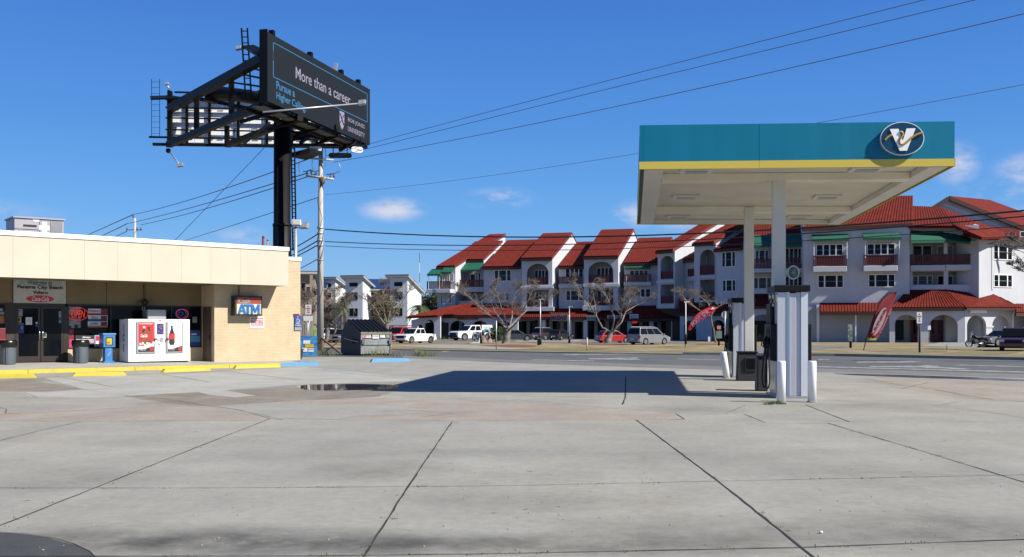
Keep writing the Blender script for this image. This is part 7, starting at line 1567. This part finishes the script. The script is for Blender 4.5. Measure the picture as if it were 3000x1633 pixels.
# ------------------------------------------------------------------ cars
M['tyre'] = M['rubber']; M['rim'] = mat('alloy rim', lf(.45, .45, .46), .35, metal=.8); M['headlamp'] = mat('headlamp glass', lf(.55, .56, .58), .12); M['tail'] = mat('tail lamp', lf(.38, .012, .012), .25)
M['carglass'] = glassy('car glass', lf(.010, .012, .014), .05)
def paint(name, c, metal=.0): return mat('car paint ' + name, c, .28, metal=metal, coat=.8, var=.02)
def make_car(name, label, kind, pm, cat, loc, deg, scale=1.0, group=None, gr='black', trim=None):
    """x forward (nose at +x), y to the car's left; wheels touch z=0"""
    t = thing(name, label, cat, (0, 0, 0), 0, group)
    SP = {'suv': dict(L=4.6, w=.93, belt=1.02, roof=1.70, cab=(-2.15, .95), rf=(-1.9, .25), hood=1.0, wb=1.38, wr=.36, gc=.22),
          'van': dict(L=4.9, w=.98, belt=1.08, roof=1.86, cab=(-2.4, 1.55), rf=(-2.2, .55), hood=.95, wb=1.5, wr=.34, gc=.18),
          'sedan': dict(L=4.6, w=.89, belt=.92, roof=1.44, cab=(-1.75, 1.05), rf=(-.95, .25), hood=.86, wb=1.35, wr=.33, gc=.17),
          'hatch': dict(L=4.3, w=.88, belt=.95, roof=1.50, cab=(-2.0, 1.15), rf=(-1.45, .2), hood=.86, wb=1.3, wr=.32, gc=.17),
          'pickup': dict(L=5.3, w=.95, belt=1.12, roof=1.78, cab=(-.85, 1.25), rf=(-.65, .55), hood=1.12, wb=1.65, wr=.39, gc=.28),
          'topper': dict(L=5.3, w=.95, belt=1.12, roof=1.78, cab=(-.85, 1.25), rf=(-.65, .55), hood=1.12, wb=1.65, wr=.39, gc=.28)}[kind]
    L2 = SP['L'] / 2; w = SP['w']; zb = SP['belt']; zr = SP['roof']; hd = SP['hood']; gc = SP['gc']; wb = SP['wb']; wr = SP['wr']; c0, c1 = SP['cab']; r0_, r1_ = SP['rf']
    # body side profile with wheel arches
    def archp(cx):
        return [(cx + (wr + .07) * math.cos(a), wr + (wr + .07) * math.sin(a)) for a in [R(q) for q in range(-20, 201, 20)]]
    bottom = [(-L2 + .05, gc + .1)] + [(x, z) for x, z in reversed(archp(-wb))] + [(x, z) for x, z in reversed(archp(wb))] + [(L2 - .05, gc + .12)]
    topz = [(L2 + .0, hd * .62), (L2 - .06, hd * .86), (L2 - .35, hd * .96), (c1, zb), (c0, zb + .02), (-L2 + .08, zb - .02), (-L2, zb * .72)]
    if kind in ('van', 'hatch', 'suv'): topz = [(L2, hd * .62), (L2 - .07, hd * .88), (L2 - .35, hd * .96), (c1, zb), (c0, zb), (-L2 + .04, zb - .02), (-L2 - .0, zb * .6)]
    prof = bottom + topz; f0 = Fr(0, 0, 0)
    mb = MB(); mb.prism(prof, f0, -w, w); body = build(mb, 'body', pm, t, bevel=.07, seg=3, angle=35)
    mb = MB(); mb.box(-L2 + .3, L2 - .3, -w + .12, w - .12, gc, zb - .1, f0); build(mb, 'underbody', M['dark'], t)
    # cabin
    wr_ = w * .80; wl = w * .97
    q = [(c0, wl, zb - .03), (c1, wl, zb - .03), (r1_, wr_, zr), (r0_, wr_, zr)]
    mb = MB(); mb.hexa([(c0, -wl, zb - .05), (c1, -wl, zb - .05), (c1, wl, zb - .05), (c0, wl, zb - .05), (r0_, -wr_, zr), (r1_, -wr_, zr), (r1_, wr_, zr), (r0_, wr_, zr)]); cab = build(mb, 'cabin', pm, t, bevel=.06, seg=3)
    def side_pt(x_at_belt_u, v, s):  # u along, v up
        xb_ = c0 + (c1 - c0) * x_at_belt_u; xt = r0_ + (r1_ - r0_) * x_at_belt_u; return Vector((xb_ + (xt - xb_) * v, s * (wl + (wr_ - wl) * v + .006), zb + (zr - zb) * v))
    cuts = {'suv': [(.06, .30), (.33, .62), (.65, .93)], 'van': [(.04, .32), (.35, .62), (.65, .92)], 'sedan': [(.10, .5), (.54, .92)], 'hatch': [(.08, .3), (.33, .6), (.63, .92)], 'pickup': [(.08, .46), (.52, .92)], 'topper': [(.08, .46), (.52, .92)]}[kind]
    for s in (-1, 1):
        for a, b_ in cuts:
            mb = MB(); p = [side_pt(a, .08, s), side_pt(b_, .08, s), side_pt(b_, .86, s), side_pt(a, .86, s)]; o = Vector((0, s * .012, 0)); mb.hexa([x for x in p] + [x + o for x in p]); build(mb, 'side_window', M['carglass'], cab)
        mb = MB(); mb.ball((c1 - .25, s * (w + .10), zb + .05), .11, 5, (.6, 1, .7)); build(mb, 'mirror', pm, t)
        mb = MB()
        for x in ((c0 + c1) / 2 + .02, c1 - .12): mb.box(x - .006, x + .006, s * w - .004 if s > 0 else -w - .004, s * w + .004 if s > 0 else -w + .004, gc + .2, zb - .06, f0)
        build(mb, 'door_gap', M['dark'], body)
    for (xa, xt_, nm) in ((c1, r1_, 'windscreen'), (c0, r0_, 'rear_window')):
        sg = 1 if nm == 'windscreen' else -1; pts = []
        for v, y_ in ((.10, .92), (.10, -.92), (.88, -.92), (.88, .92)): yy = y_ * (wl + (wr_ - wl) * v); pts.append(Vector((xa + (xt_ - xa) * v + sg * .008, yy, zb + (zr - zb) * v)))
        o = Vector((sg * .012, 0, .004)); mb = MB(); mb.hexa(pts + [x + o for x in pts]); build(mb, nm, M['carglass'], cab)
    # ends
    mb = MB(); mb.box(L2 - .04, L2 + .03, -w * .62, w * .62, hd * .52, hd * .82, f0); build(mb, 'grille', M['black'] if gr == 'black' else M['chrome'], t, bevel=.02)
    mb = MB(); mb.box(L2 - .02, L2 + .10, -w * .95, w * .95, gc + .12, gc + .34, f0); build(mb, 'bumper', trim or pm, t, bevel=.05)
    mb = MB(); mb.box(-L2 - .10, -L2 + .02, -w * .95, w * .95, gc + .12, gc + .36, f0); build(mb, 'bumper', trim or pm, t, bevel=.05)
    for s in (-1, 1):
        mb = MB(); mb.box(L2 - .22, L2 + .015, min(s * w * .64, s * w * 1.005), max(s * w * .64, s * w * 1.005), hd * .66, hd * .82, f0); build(mb, 'headlight', M['headlamp'], t, bevel=.03)
        mb = MB(); mb.box(-L2 - .02, -L2 + .14, min(s * w * .78, s * w * 1.006), max(s * w * .78, s * w * 1.006), zb * .68, zb * .95, f0); build(mb, 'tail_light', M['tail'], t, bevel=.03)
        for x in (-wb, wb):
            mb = MB(); y0 = s * (w - .20); y1 = s * (w + .005); mb.tube([(x, y0, wr), (x, y1 - s * .03, wr), (x, y1, wr)], [wr, wr, wr * .94], 22); wh = build(mb, 'wheel', M['tyre'], t)
            mb = MB(); mb.tube([(x, y1 - s * .05, wr), (x, y1 + s * .004, wr)], [wr * .66, wr * .62], 18); rm = build(mb, 'rim', M['rim'], wh)
            mb = MB()
            for k in range(5): a = k * 1.2566; mb.bar((x + .05 * math.cos(a + .6), y1 + s * .006, wr + .05 * math.sin(a + .6)), (x + wr * .55 * math.cos(a + .6), y1 + s * .006, wr + wr * .55 * math.sin(a + .6)), .01, .045)
            build(mb, 'wheel_slot', M['dark'], rm)
    mb = MB(); mb.box(-L2 - .12, -L2 - .10, -.26, .26, gc + .36, gc + .50, f0); build(mb, 'plate', M['paper'], t)
    if kind == 'pickup':
        mb = MB(); mb.box(-L2 + .1, c0 - .05, -w + .08, w - .08, zb - .2, zb + .024, f0); build(mb, 'bed', M['dark'], t)
    if kind == 'topper':
        mb = MB(); mb.hexa([(-L2 + .06, -w * .96, zb), (c0 - .04, -w * .96, zb), (c0 - .04, w * .96, zb), (-L2 + .06, w * .96, zb), (-L2 + .3, -w * .82, zr + .02), (c0 - .04, -w * .82, zr + .02), (c0 - .04, w * .82, zr + .02), (-L2 + .3, w * .82, zr + .02)]); tp = build(mb, 'camper_shell', pm, t, bevel=.06, seg=3)
        for s in (-1, 1): mb = MB(); mb.hexa([Vector(v) for v in [(-L2 + .5, s * w * .945, zb + .12), (c0 - .3, s * w * .945, zb + .12), (c0 - .3, s * w * .952, zb + .12), (-L2 + .5, s * w * .952, zb + .12), (-L2 + .6, s * w * .85, zr - .12), (c0 - .3, s * w * .85, zr - .12), (c0 - .3, s * w * .86, zr - .12), (-L2 + .6, s * w * .86, zr - .12)]]); build(mb, 'side_window', M['headlamp'], tp)
    if kind in ('suv', 'van'):
        for s in (-1, 1): mb = MB(); mb.tube([(r0_ + .2, s * wr_ * .88, zr + .01), (r0_ + .3, s * wr_ * .88, zr + .07), (r1_ - .3, s * wr_ * .88, zr + .07), (r1_ - .2, s * wr_ * .88, zr + .01)], .022, 5); build(mb, 'roof_rail', M['galv'], t)
    t.location = loc; t.rotation_euler = (0, 0, R(deg)); t.scale = (scale,) * 3; return t
def carat(px, py): p = Gp(px, py, LZ); return (p.x, p.y, LZ)
G_ = 'cars parked across the road'
wht = paint('white', lf(1.1, 1.1, 1.1)); redp = paint('red', lf(.50, .012, .012)); darkp = paint('charcoal', lf(.045, .05, .06), .4); silv = paint('silver', lf(.22, .225, .24), .4); purp = paint('dark plum', lf(.055, .02, .05), .3); gry = paint('mid grey', lf(.16, .165, .17), .4); blk = paint('black blue', lf(.02, .022, .028), .2)
make_car('parked_suv', 'bright red car with chrome front behind the dumpster edge', 'suv', redp, 'car', carat(1168, 1002), -118, .98, G_, 'chrome')
make_car('pickup_truck', 'white pickup truck with an open bed right of the red car', 'pickup', wht, 'pickup truck', carat(1218, 1006), -128, .86, G_)
make_car('pickup_truck', 'white pickup truck with a black grille and a camper shell', 'topper', wht, 'pickup truck', carat(1382, 998), -142, 1.08, G_, trim=M['black'])
make_car('parked_car', 'dark sedan half hidden by the first bare tree', 'sedan', darkp, 'car', carat(1512, 999), 8, .92, G_)
make_car('parked_suv', 'dark grey hatchback seen from behind under the CBD sign', 'suv', darkp, 'car', carat(1600, 997), 52, .92, G_)
make_car('parked_car', 'dark car just right of the grey hatchback', 'hatch', blk, 'car', carat(1642, 998), 60, .9, G_)
make_car('parked_car', 'red hatchback behind the trunk of the forked tree', 'hatch', redp, 'car', carat(1797, 1005), 22, .86, G_)
make_car('minivan', 'silver minivan with red tail lamps parked facing away', 'van', silv, 'minivan', carat(1900, 1010), 40, .86, G_)
make_car('parked_car', 'dark green-grey car in shade behind the bent flag', 'sedan', darkp, 'car', carat(2072, 996), 90, .8, G_)
make_car('parked_suv', 'dark plum car with its nose lit at the right photo edge', 'suv', purp, 'car', carat(2972, 1028), -118, .92, G_)
make_car('parked_car', 'grey car behind the plum one at the right', 'sedan', gry, 'car', carat(2936, 1014), -160, .95, G_)
make_car('pickup_truck', 'white pickup truck behind the trunk of the twiggy tree', 'pickup', wht, 'pickup truck', (P(968, 962, 112).x, 112, 0), -80, .9, G_)
make_car('parked_suv', 'grey car between the trunks right of the tall pole', 'suv', gry, 'car', (P(990, 962, 110).x, 110, 0), -95, .9, G_)
make_car('parked_suv', 'grey car in the shade of the white townhouses', 'suv', gry, 'car', (P(1205, 962, 130).x, 130, 0), -90, .9, G_)

# motorcycle
b = Gp(2858, 1017, LZ); t = thing('motorcycle', 'small black motorcycle standing in front of the sunlit arches', 'motorcycle', (b.x, b.y, LZ)); k = 62 / 2 / F * b.y * .62; f_ = Fr(b.x, b.y, 0)
def tor(cx, cz, r, y, m, nm, par):
    mb = MB(); mb.tube([f_.w(cx + r * math.cos(a * .4488), y, cz + r * math.sin(a * .4488)) for a in range(15)], .055, 6, caps=False); w = build(mb, nm, m, par); mb = MB(); mb.cyl(f_.w(cx, y - .03, cz), f_.w(cx, y + .03, cz), .09)
    for q in range(6): a = q * 1.047; mb.bar(f_.w(cx, y, cz), f_.w(cx + r * math.cos(a), y, cz + r * math.sin(a)), .018)
    build(mb, 'rim', M['rim'], w)
for cx in (-k, k): tor(cx, .33, .27, 0, M['tyre'], 'wheel', t)
mb = MB(); mb.tube([f_.w(-k, 0, .33), f_.w(-k * .72, 0, .85), f_.w(-k * .6, 0, 1.02)], .035, 7); mb.tube([f_.w(-k * .6, -.3, 1.08), f_.w(-k * .6, 0, 1.0), f_.w(-k * .6, .3, 1.08)], .02, 6); build(mb, 'fork', M['galv'], t)
mb = MB(); mb.tube([f_.w(-k * .6, 0, .9), f_.w(-k * .2, 0, .92), f_.w(k * .1, 0, .82), f_.w(k * .5, 0, .82), f_.w(k * 1.1, 0, .86)], [.08, .17, .13, .12, .05], 10); build(mb, 'body', M['black'], t)
mb = MB(); mb.ball(f_.w(-.05, 0, .48), .24, 6, (1.2, .6, .9)); build(mb, 'engine', M['dark'], t); mb = MB(); mb.tube([f_.w(-.1, -.12, .4), f_.w(k * .4, -.15, .32), f_.w(k * 1.0, -.16, .4)], .045, 7); build(mb, 'exhaust', M['chrome'], t)
mb = MB(); mb.hexa([f_.w(*v) for v in [(-k * .75, -.15, .98), (-k * .68, -.15, .98), (-k * .68, .15, .98), (-k * .75, .15, .98), (-k * .62, -.12, 1.32), (-k * .58, -.12, 1.32), (-k * .58, .12, 1.32), (-k * .62, .12, 1.32)]]); build(mb, 'windshield', M['headlamp'], t); mb = MB(); mb.cyl(f_.w(-k * .85, 0, .9), f_.w(-k * .72, 0, .9), .09); build(mb, 'headlight', M['headlamp'], t)

# ------------------------------------------------------------------ person bending over
pb0 = Gp(1421, 1004, LZ); f_ = Fr(pb0.x, pb0.y, 0); pr = thing('person', 'person in a bright blue top and black shorts bending over by the sandwich board', 'person', (pb0.x, pb0.y, LZ))
M['skin'] = mat('skin', lf(.55, .33, .24), .6); M['cyan'] = mat('bright blue shirt', lf(.02, .42, .68), .8, var=.05); M['shorts'] = mat('black shorts', lf(.015, .015, .018), .85); M['hair'] = mat('brown hair', lf(.12, .07, .04), .8)
def skin_obj(name, verts, edges, radii, m, par, root=0, sub=1):
    me = bpy.data.meshes.new(name); inv = world_of(par).inverted(); me.from_pydata([tuple(inv @ Vector(v)) for v in verts], edges, []); me.materials.append(m)
    o = bpy.data.objects.new(name, me); S.collection.objects.link(o); o.parent = par
    sk = o.modifiers.new('skin', 'SKIN'); me.skin_vertices or None
    lay = me.skin_vertices[0].data if len(me.skin_vertices) else None
    if lay is None:
        bpy.context.view_layer.update(); lay = me.skin_vertices[0].data if len(me.skin_vertices) else None
    if lay is not None:
        for i, rr in enumerate(radii): lay[i].radius = (rr, rr) if not isinstance(rr, tuple) else rr; lay[i].use_root = (i == root)
    sk.use_smooth_shade = True; sd = o.modifiers.new('sub', 'SUBSURF'); sd.levels = sub; sd.render_levels = sub; return o
def W3_(x, y, z): return tuple(f_.w(x, y, LZ + z))
# pelvis, spine, neck, head / legs / arms, facing +x, folded at the hips
V = [W3_(-.18, 0, .92), W3_(-.02, 0, 1.02), W3_(.2, 0, 1.04), W3_(.38, 0, .97), W3_(.48, 0, .88), W3_(.56, 0, .78),   # 0-5
     W3_(-.19, -.12, .88), W3_(-.14, -.15, .48), W3_(-.24, -.16, .08), W3_(-.10, -.17, .03),                     # 6-9 left leg
     W3_(-.19, .12, .88), W3_(-.06, .16, .48), W3_(-.12, .18, .08), W3_(.02, .19, .03),                          # 10-13
     W3_(.33, -.19, .98), W3_(.36, -.24, .70), W3_(.48, -.14, .48), W3_(.50, -.12, .42),                         # 14-17 arm
     W3_(.33, .19, .98), W3_(.40, .24, .70), W3_(.50, .14, .48), W3_(.53, .12, .42)]
E = [(0, 1), (1, 2), (2, 3), (3, 4), (4, 5), (0, 6), (6, 7), (7, 8), (8, 9), (0, 10), (10, 11), (11, 12), (12, 13), (3, 14), (14, 15), (15, 16), (16, 17), (3, 18), (18, 19), (19, 20), (20, 21)]
RA = [.15, .14, .15, .13, .06, .10, .10, .065, .042, .04, .10, .065, .042, .04, .065, .045, .032, .028, .065, .045, .032, .028]
skin_obj('body', V, E, RA, M['skin'], pr)
skin_obj('shirt', [W3_(-.10, 0, .985), W3_(-.02, 0, 1.03), W3_(.2, 0, 1.05), W3_(.38, 0, .98), W3_(.33, -.19, .985), W3_(.355, -.235, .80), W3_(.33, .19, .985), W3_(.38, .235, .80)], [(0, 1), (1, 2), (2, 3), (3, 4), (4, 5), (3, 6), (6, 7)], [.16, .165, .175, .15, .09, .075, .09, .075], M['cyan'], pr)
skin_obj('shorts', [W3_(-.19, 0, .93), W3_(-.1, 0, .98), W3_(-.19, -.12, .88), W3_(-.155, -.15, .56), W3_(-.19, .12, .88), W3_(-.10, .155, .56)], [(0, 1), (0, 2), (2, 3), (0, 4), (4, 5)], [.17, .165, .13, .10, .13, .10], M['shorts'], pr)
mb = MB(); mb.ball(W3_(.59, 0, .80), .115, 7, (1, .85, .95)); mb.tube([W3_(.62, 0, .86), W3_(.70, .02, .78), W3_(.72, .03, .62)], [.06, .05, .02], 7); build(mb, 'hair', M['hair'], pr)
mb = MB(); mb.ball(W3_(.67, 0, .735), .02, 4); build(mb, 'nose', M['skin'], pr)
pr.scale = (1.22,) * 3
# pink bag being lifted, and the sandwich boards
t = thing('bag', 'pink and white bag on the grass at the hands of the bending person', 'bag', W3_(.52, 0, 0)); mb = MB(); mb.hexa([W3_(*v) for v in [(.36, -.14, 0), (.78, -.14, 0), (.78, .14, 0), (.36, .14, 0), (.42, -.06, .42), (.68, -.06, .42), (.68, .06, .42), (.42, .06, .42)]]); build(mb, 'sack', mat('pink bag', lf(.65, .30, .28), .8, col2=lf(.7, .6, .58), scale=9), t, bevel=.04)
mb = MB(); mb.tube([W3_(.46, 0, .41), W3_(.5, 0, .5), W3_(.6, 0, .5), W3_(.64, 0, .41)], .012, 5); build(mb, 'strap', M['pinkprint'], t)
b = Gp(1396, 1006, LZ); s_ = frame_at(1396, b.y, -18); t = thing('sandwich_board', 'black and white A-frame sign standing on the lawn', 'sandwich board', (b.x, b.y, LZ), -18)
for s in (-1, 1):
    mb = MB(); q = [(-.5, s * .45, LZ), (.5, s * .45, LZ), (.5, s * .40, LZ), (-.5, s * .40, LZ), (-.38, s * .05, 1.25), (.38, s * .05, 1.25), (.38, s * .0, 1.25), (-.38, s * .0, 1.25)]; mb.hexa([s_.w(*v) for v in q]); p_ = build(mb, 'panel', M['white'] if s < 0 else M['ink'], t)
    if s < 0:
        mb = MB(); mb.hexa([s_.w(*v) for v in [(-.42, -.41, .3), (.42, -.41, .3), (.42, -.36, .3), (-.42, -.36, .3), (-.36, -.17, 1.05), (.36, -.17, 1.05), (.36, -.13, 1.05), (-.36, -.13, 1.05)]]); build(mb, 'poster', mat('board picture', lf(.03, .035, .05), .6, col2=lf(.5, .55, .58), scale=3.5, fac=(.5, .56)), p_)
b = Gp(1414, 1003, LZ); s_ = frame_at(1412, b.y, 60); t = thing('sandwich_board', 'dark grey A-frame sign seen edge on behind the bending person', 'sandwich board', (b.x, b.y, LZ), 60)
for s in (-1, 1): mb = MB(); mb.hexa([s_.w(*v) for v in [(-.4, s * .4, LZ), (.4, s * .4, LZ), (.4, s * .35, LZ), (-.4, s * .35, LZ), (-.3, s * .05, 1.15), (.3, s * .05, 1.15), (.3, 0, 1.15), (-.3, 0, 1.15)]]); build(mb, 'panel', M['grey'], t)

# ------------------------------------------------------------------ flags
def feather(label, D, edge_l, edge_r, pole_pts, m, txt=None, tm=None, tipc=None, cat='feather flag'):
    """edge_l, edge_r: matched pixel polylines of the two edges from tip to foot"""
    b = P(pole_pts[-1][0], 962, D); t = thing('feather_flag', label, cat, (b.x, b.y, 0)); mb = MB(); n = len(edge_l); cols = 6; vs = []
    for i in range(n):
        a = P(*edge_l[i], D); c = P(*edge_r[i], D)
        for k in range(cols + 1): u = k / cols; p = a.lerp(c, u); p.y += .07 * math.sin(u * 5 + i * .9) * (1 if 0 < k < cols else .3); vs.append(p)
    fs = [(i * (cols + 1) + k, i * (cols + 1) + k + 1, (i + 1) * (cols + 1) + k + 1, (i + 1) * (cols + 1) + k) for i in range(n - 1) for k in range(cols)]
    mb.add(vs, fs, True); mb.m = [1 if (tipc and j >= (n - 2) * cols) else 0 for j in range(len(fs))]
    o = build(mb, 'flag', [m, tipc or m], t); sd = o.modifiers.new('solid', 'SOLIDIFY'); sd.thickness = .012; sb = o.modifiers.new('sub', 'SUBSURF'); sb.levels = 1; sb.render_levels = 2
    mb = MB(); mb.tube([P(x, y, D + .04) for x, y in pole_pts], [.035] * (len(pole_pts) - 1) + [.03], 7); build(mb, 'pole', M['black'], t); return t
M['flagred'] = mat('red flag cloth', lf(.27, .010, .020), .7, var=.12, scale=2); M['flaggreen'] = mat('lime hem', lf(.35, .45, .05), .7)
DF1 = Gp(2006, 1020).y
fl = feather('bent red feather flag blown over to the right with blue and white letters', DF1, [(2100, 897), (2085, 897), (2068, 904), (2050, 914), (2036, 926), (2026, 940), (2018, 958), (2013, 966)], [(2100, 904), (2092, 912), (2078, 924), (2062, 936), (2048, 946), (2036, 956), (2026, 965), (2020, 969)], [(2103, 900), (2085, 896), (2060, 905), (2035, 925), (2018, 955), (2012, 985), (2006, 1021)], mat('crimson flag cloth', lf(.62, .015, .04), .7, var=.12, scale=2))
def slant_text(t, s, p0, p1, h, D, m, dy=-.12, ext=.02):
    a = P(*p0, D); c = P(*p1, D); d = (c - a); L_ = d.length; d.normalize(); u = Vector((-d.z, 0, d.x)) if abs(d.y) < .1 else Vector((0, 0, 1)); hh = h / F * D
    build(text_mb(s, I3, 0, L_, -hh / 2, hh / 2, 0, bold=.02, mp=lambda x, y, z: a + d * x + u * z + Vector((0, dy + y, 0))), 'lettering', m, t)
slant_text(fl, 'FOOT SPA', (2026, 952), (2074, 912), 13, DF1, M['adtext']); slant_text(fl, 'MASSAGE', (2034, 954), (2068, 930), 7, DF1, M['purple'])
mb = MB(); mb.slab([P(2082, 908, DF1 - .13), P(2088, 899, DF1 - .13), P(2095, 904, DF1 - .13), P(2090, 906, DF1 - .13)], .01); build(mb, 'print', M['paper'], fl)
DF2 = Gp(2532, 1030).y
fl = feather('upright red feather flag with a white oval and lime hem', DF2, [(2626, 856), (2603, 860), (2583, 880), (2570, 905), (2560, 930), (2551, 955), (2545, 975), (2540, 990), (2537, 998)], [(2627, 857), (2622, 880), (2614, 905), (2603, 930), (2592, 955), (2582, 975), (2575, 987), (2570, 993), (2566, 998)], [(2627, 856), (2603, 859), (2583, 879), (2560, 928), (2545, 975), (2536, 1000), (2529, 1031)], M['flagred'], tipc=M['flaggreen'])
d2 = P(2558, 985, DF2 - .16); u2 = P(2595, 900, DF2 - .16); ax = (u2 - d2); La = ax.length; ax.normalize(); sd_ = Vector((ax.z, 0, -ax.x)); mb = MB(); pts = []
for i in range(28): a = i / 28 * 6.2832; pts.append((d2 + u2) / 2 + ax * math.cos(a) * La * .48 + sd_ * math.sin(a) * .27 + Vector((0, 0, 0)))
mb.slab(pts, .012); build(mb, 'oval', mat('pale pink print', lf(.50, .36, .40), .7), fl); slant_text(fl, 'Laguna', (2557, 980), (2596, 905), 13, DF2 - .19, M['flagred'], 0); slant_text(fl, 'Massage Spa', (2578, 975), (2610, 905), 7, DF2 - .1, M['pinkprint'], -.1)

# ------------------------------------------------------------------ posts, lamps and signs across the road
def lamp_post(px, D, top, label, base_dark=0, m=None, r=.05, base=0, head=True):
    b = P(px, 962, D); t = thing('lamp_post', label, 'lamp post', (b.x, b.y, 0)); zt_ = P(px, top, D).z; mb = MB(); mb.cyl((b.x, b.y, 0), (b.x, b.y, zt_), r * 1.2, r * .8, 8); build(mb, 'post', m or M['galv'], t)
    if head: mb = MB(); mb.bar((b.x - .15, b.y, zt_), (b.x + .35, b.y, zt_ + .05), .12, .08); build(mb, 'lamp_head', m or M['galv'], t)
    if base_dark: mb = MB(); mb.cyl((b.x, b.y, 0), (b.x, b.y, base_dark), r * 2.4, r * 2.0, 8); build(mb, 'base', M['black'], t)
lamp_post(1583, Gp(1583, 1012).y, 878, 'slim pale lamp post left of the massage sign', .9); lamp_post(1668, Gp(1668, 1008).y, 900, 'slim grey post right of the massage sign', .8); lamp_post(2009, Gp(2009, 1010).y, 886, 'slim white lamp post left of the bent flag', 1.0, M['white'])
post_sign(1454, Gp(1454, 1027).y, 1027, [(1450, 1459, 931, 937, M['purple'], None, None)], 'tall thin post with a small purple plate in front of the round bush', r=.04)
mb = MB(); b = Gp(1720, 1030); t = thing('marker_post', 'short pale yellow marker post at the road edge', 'marker post', (b.x, b.y, 0)); mb.cyl((b.x, b.y, 0), (b.x, b.y, 39 / F * b.y), .05, .05, 10); build(mb, 'post', mat('pale yellow plastic', lf(.62, .56, .32), .5), t); mb = MB(); mb.cyl((b.x, b.y, 39 / F * b.y), (b.x, b.y, 40.5 / F * b.y), .055, .03, 10); build(mb, 'cap', M['paper'], t)
b = Gp(2124, 1008); t = thing('stop_sign', 'back of an octagonal stop sign on a pale post', 'stop sign', (b.x, b.y, 0)); f_ = Fr(b.x, b.y, 0); zt_ = P(2125, 923, b.y).z; r_o = 11 / F * b.y; mb = MB(); mb.cyl((b.x, b.y, 0), (b.x, b.y, zt_ + r_o), .045, .045, 8); build(mb, 'post', M['galv'], t)
mb = MB(); mb.prism([(r_o * math.cos(R(22.5 + 45 * i)), zt_ + r_o * math.sin(R(22.5 + 45 * i))) for i in range(8)], f_, .05, .065); build(mb, 'plate', mat('sign back', lf(.30, .32, .34), .5, metal=.4), t)
D_ = Gp(2106, 1015).y; post_sign(2106, D_, 1015, [(2101, 2112, 955, 965, M['pinkprint'], None, None), (2098, 2115, 970, 992, mat('pale green plate', lf(.16, .24, .22), .6), None, None)], 'small no parking plates on a dark post right of the slim leaning tree', M['black'], .09)
D_ = Gp(2489, 1022).y; post_sign(2492, D_, 1022, [(2484, 2497, 950, 1000, mat('speckled board', lf(.30, .32, .32), .6, col2=lf(.08, .12, .11), scale=5, fac=(.45, .55)), None, None)], 'narrow speckled board on a dark post right of the near pump', M['black'], .10)
D_ = Gp(2694, 1036).y; post_sign(2694, D_, 1036, [(2686, 2701, 915, 948, M['paper'], 'NO\nPARKING\nANY\nTIME', mat('faint red', lf(.45, .15, .15), .6))], 'white no parking sign with faint red letters on a dark square post', mat('dark post', lf(.05, .05, .055), .7), .07)
D_ = Gp(2722, 1007).y; post_sign(2722, D_, 1007, [(2718, 2727, 955, 967, M['paper'], None, None)], 'small white plate on a thin post before the red doors', M['black'], .04)
D_ = Gp(2774, 1030).y; post_sign(2774, D_, 1041, [(2772, 2776, 1010, 1014, M['kerb'], None, None)], 'low thin stake in the lawn near the motorcycle', M['wood'], .03)
for px, py, lab in ((1578, 1014, 'small dark meter box at the foot of the pale lamp post'), (2077, 1003, 'small pale meter box by the slim leaning tree')):
    b = Gp(px, py); t = thing('utility_box', lab, 'utility box', (b.x, b.y, LZ)); mb = MB(); mb.box(b.x - .12, b.x + .12, b.y - .1, b.y + .1, LZ, .65); build(mb, 'box', M['black'] if px < 1600 else M['paper'], t, bevel=.02); mb = MB(); mb.box(b.x - .14, b.x + .14, b.y - .12, b.y + .12, .65, .7); build(mb, 'lid', M['grey'], t)
# mulch rings round the trees
for px, py, w in ((1485, 1014, 2.6), (1770, 1009, 2.2), (2085, 1009, 1.6)):
    b = Gp(px, py, LZ); sheet('mulch_bed', [(b.x + w * math.cos(a * .3), b.y + w * 2.6 * math.sin(a * .3)) for a in range(21)], LZ + .012, mat('red brown mulch', lf(.22, .085, .04), .95, var=.3, scale=6, bump=.5), .12, px, .5)
# antenna mast far away
b = P(1229, 962, 420); t = thing('antenna_mast', 'thin lattice antenna mast far beyond the trees', 'antenna', (b.x, b.y, 0)); zt_ = P(1229, 742, 420).z
for i in range(8):
    mb = MB(); mb.bar((b.x, b.y, zt_ * i / 8), (b.x, b.y, zt_ * (i + 1) / 8 - .02), .2); build(mb, 'section', mat('mast red', lf(.25, .05, .05), .6) if i % 2 else M['white'], t)
# low white picket edging by the left driveway
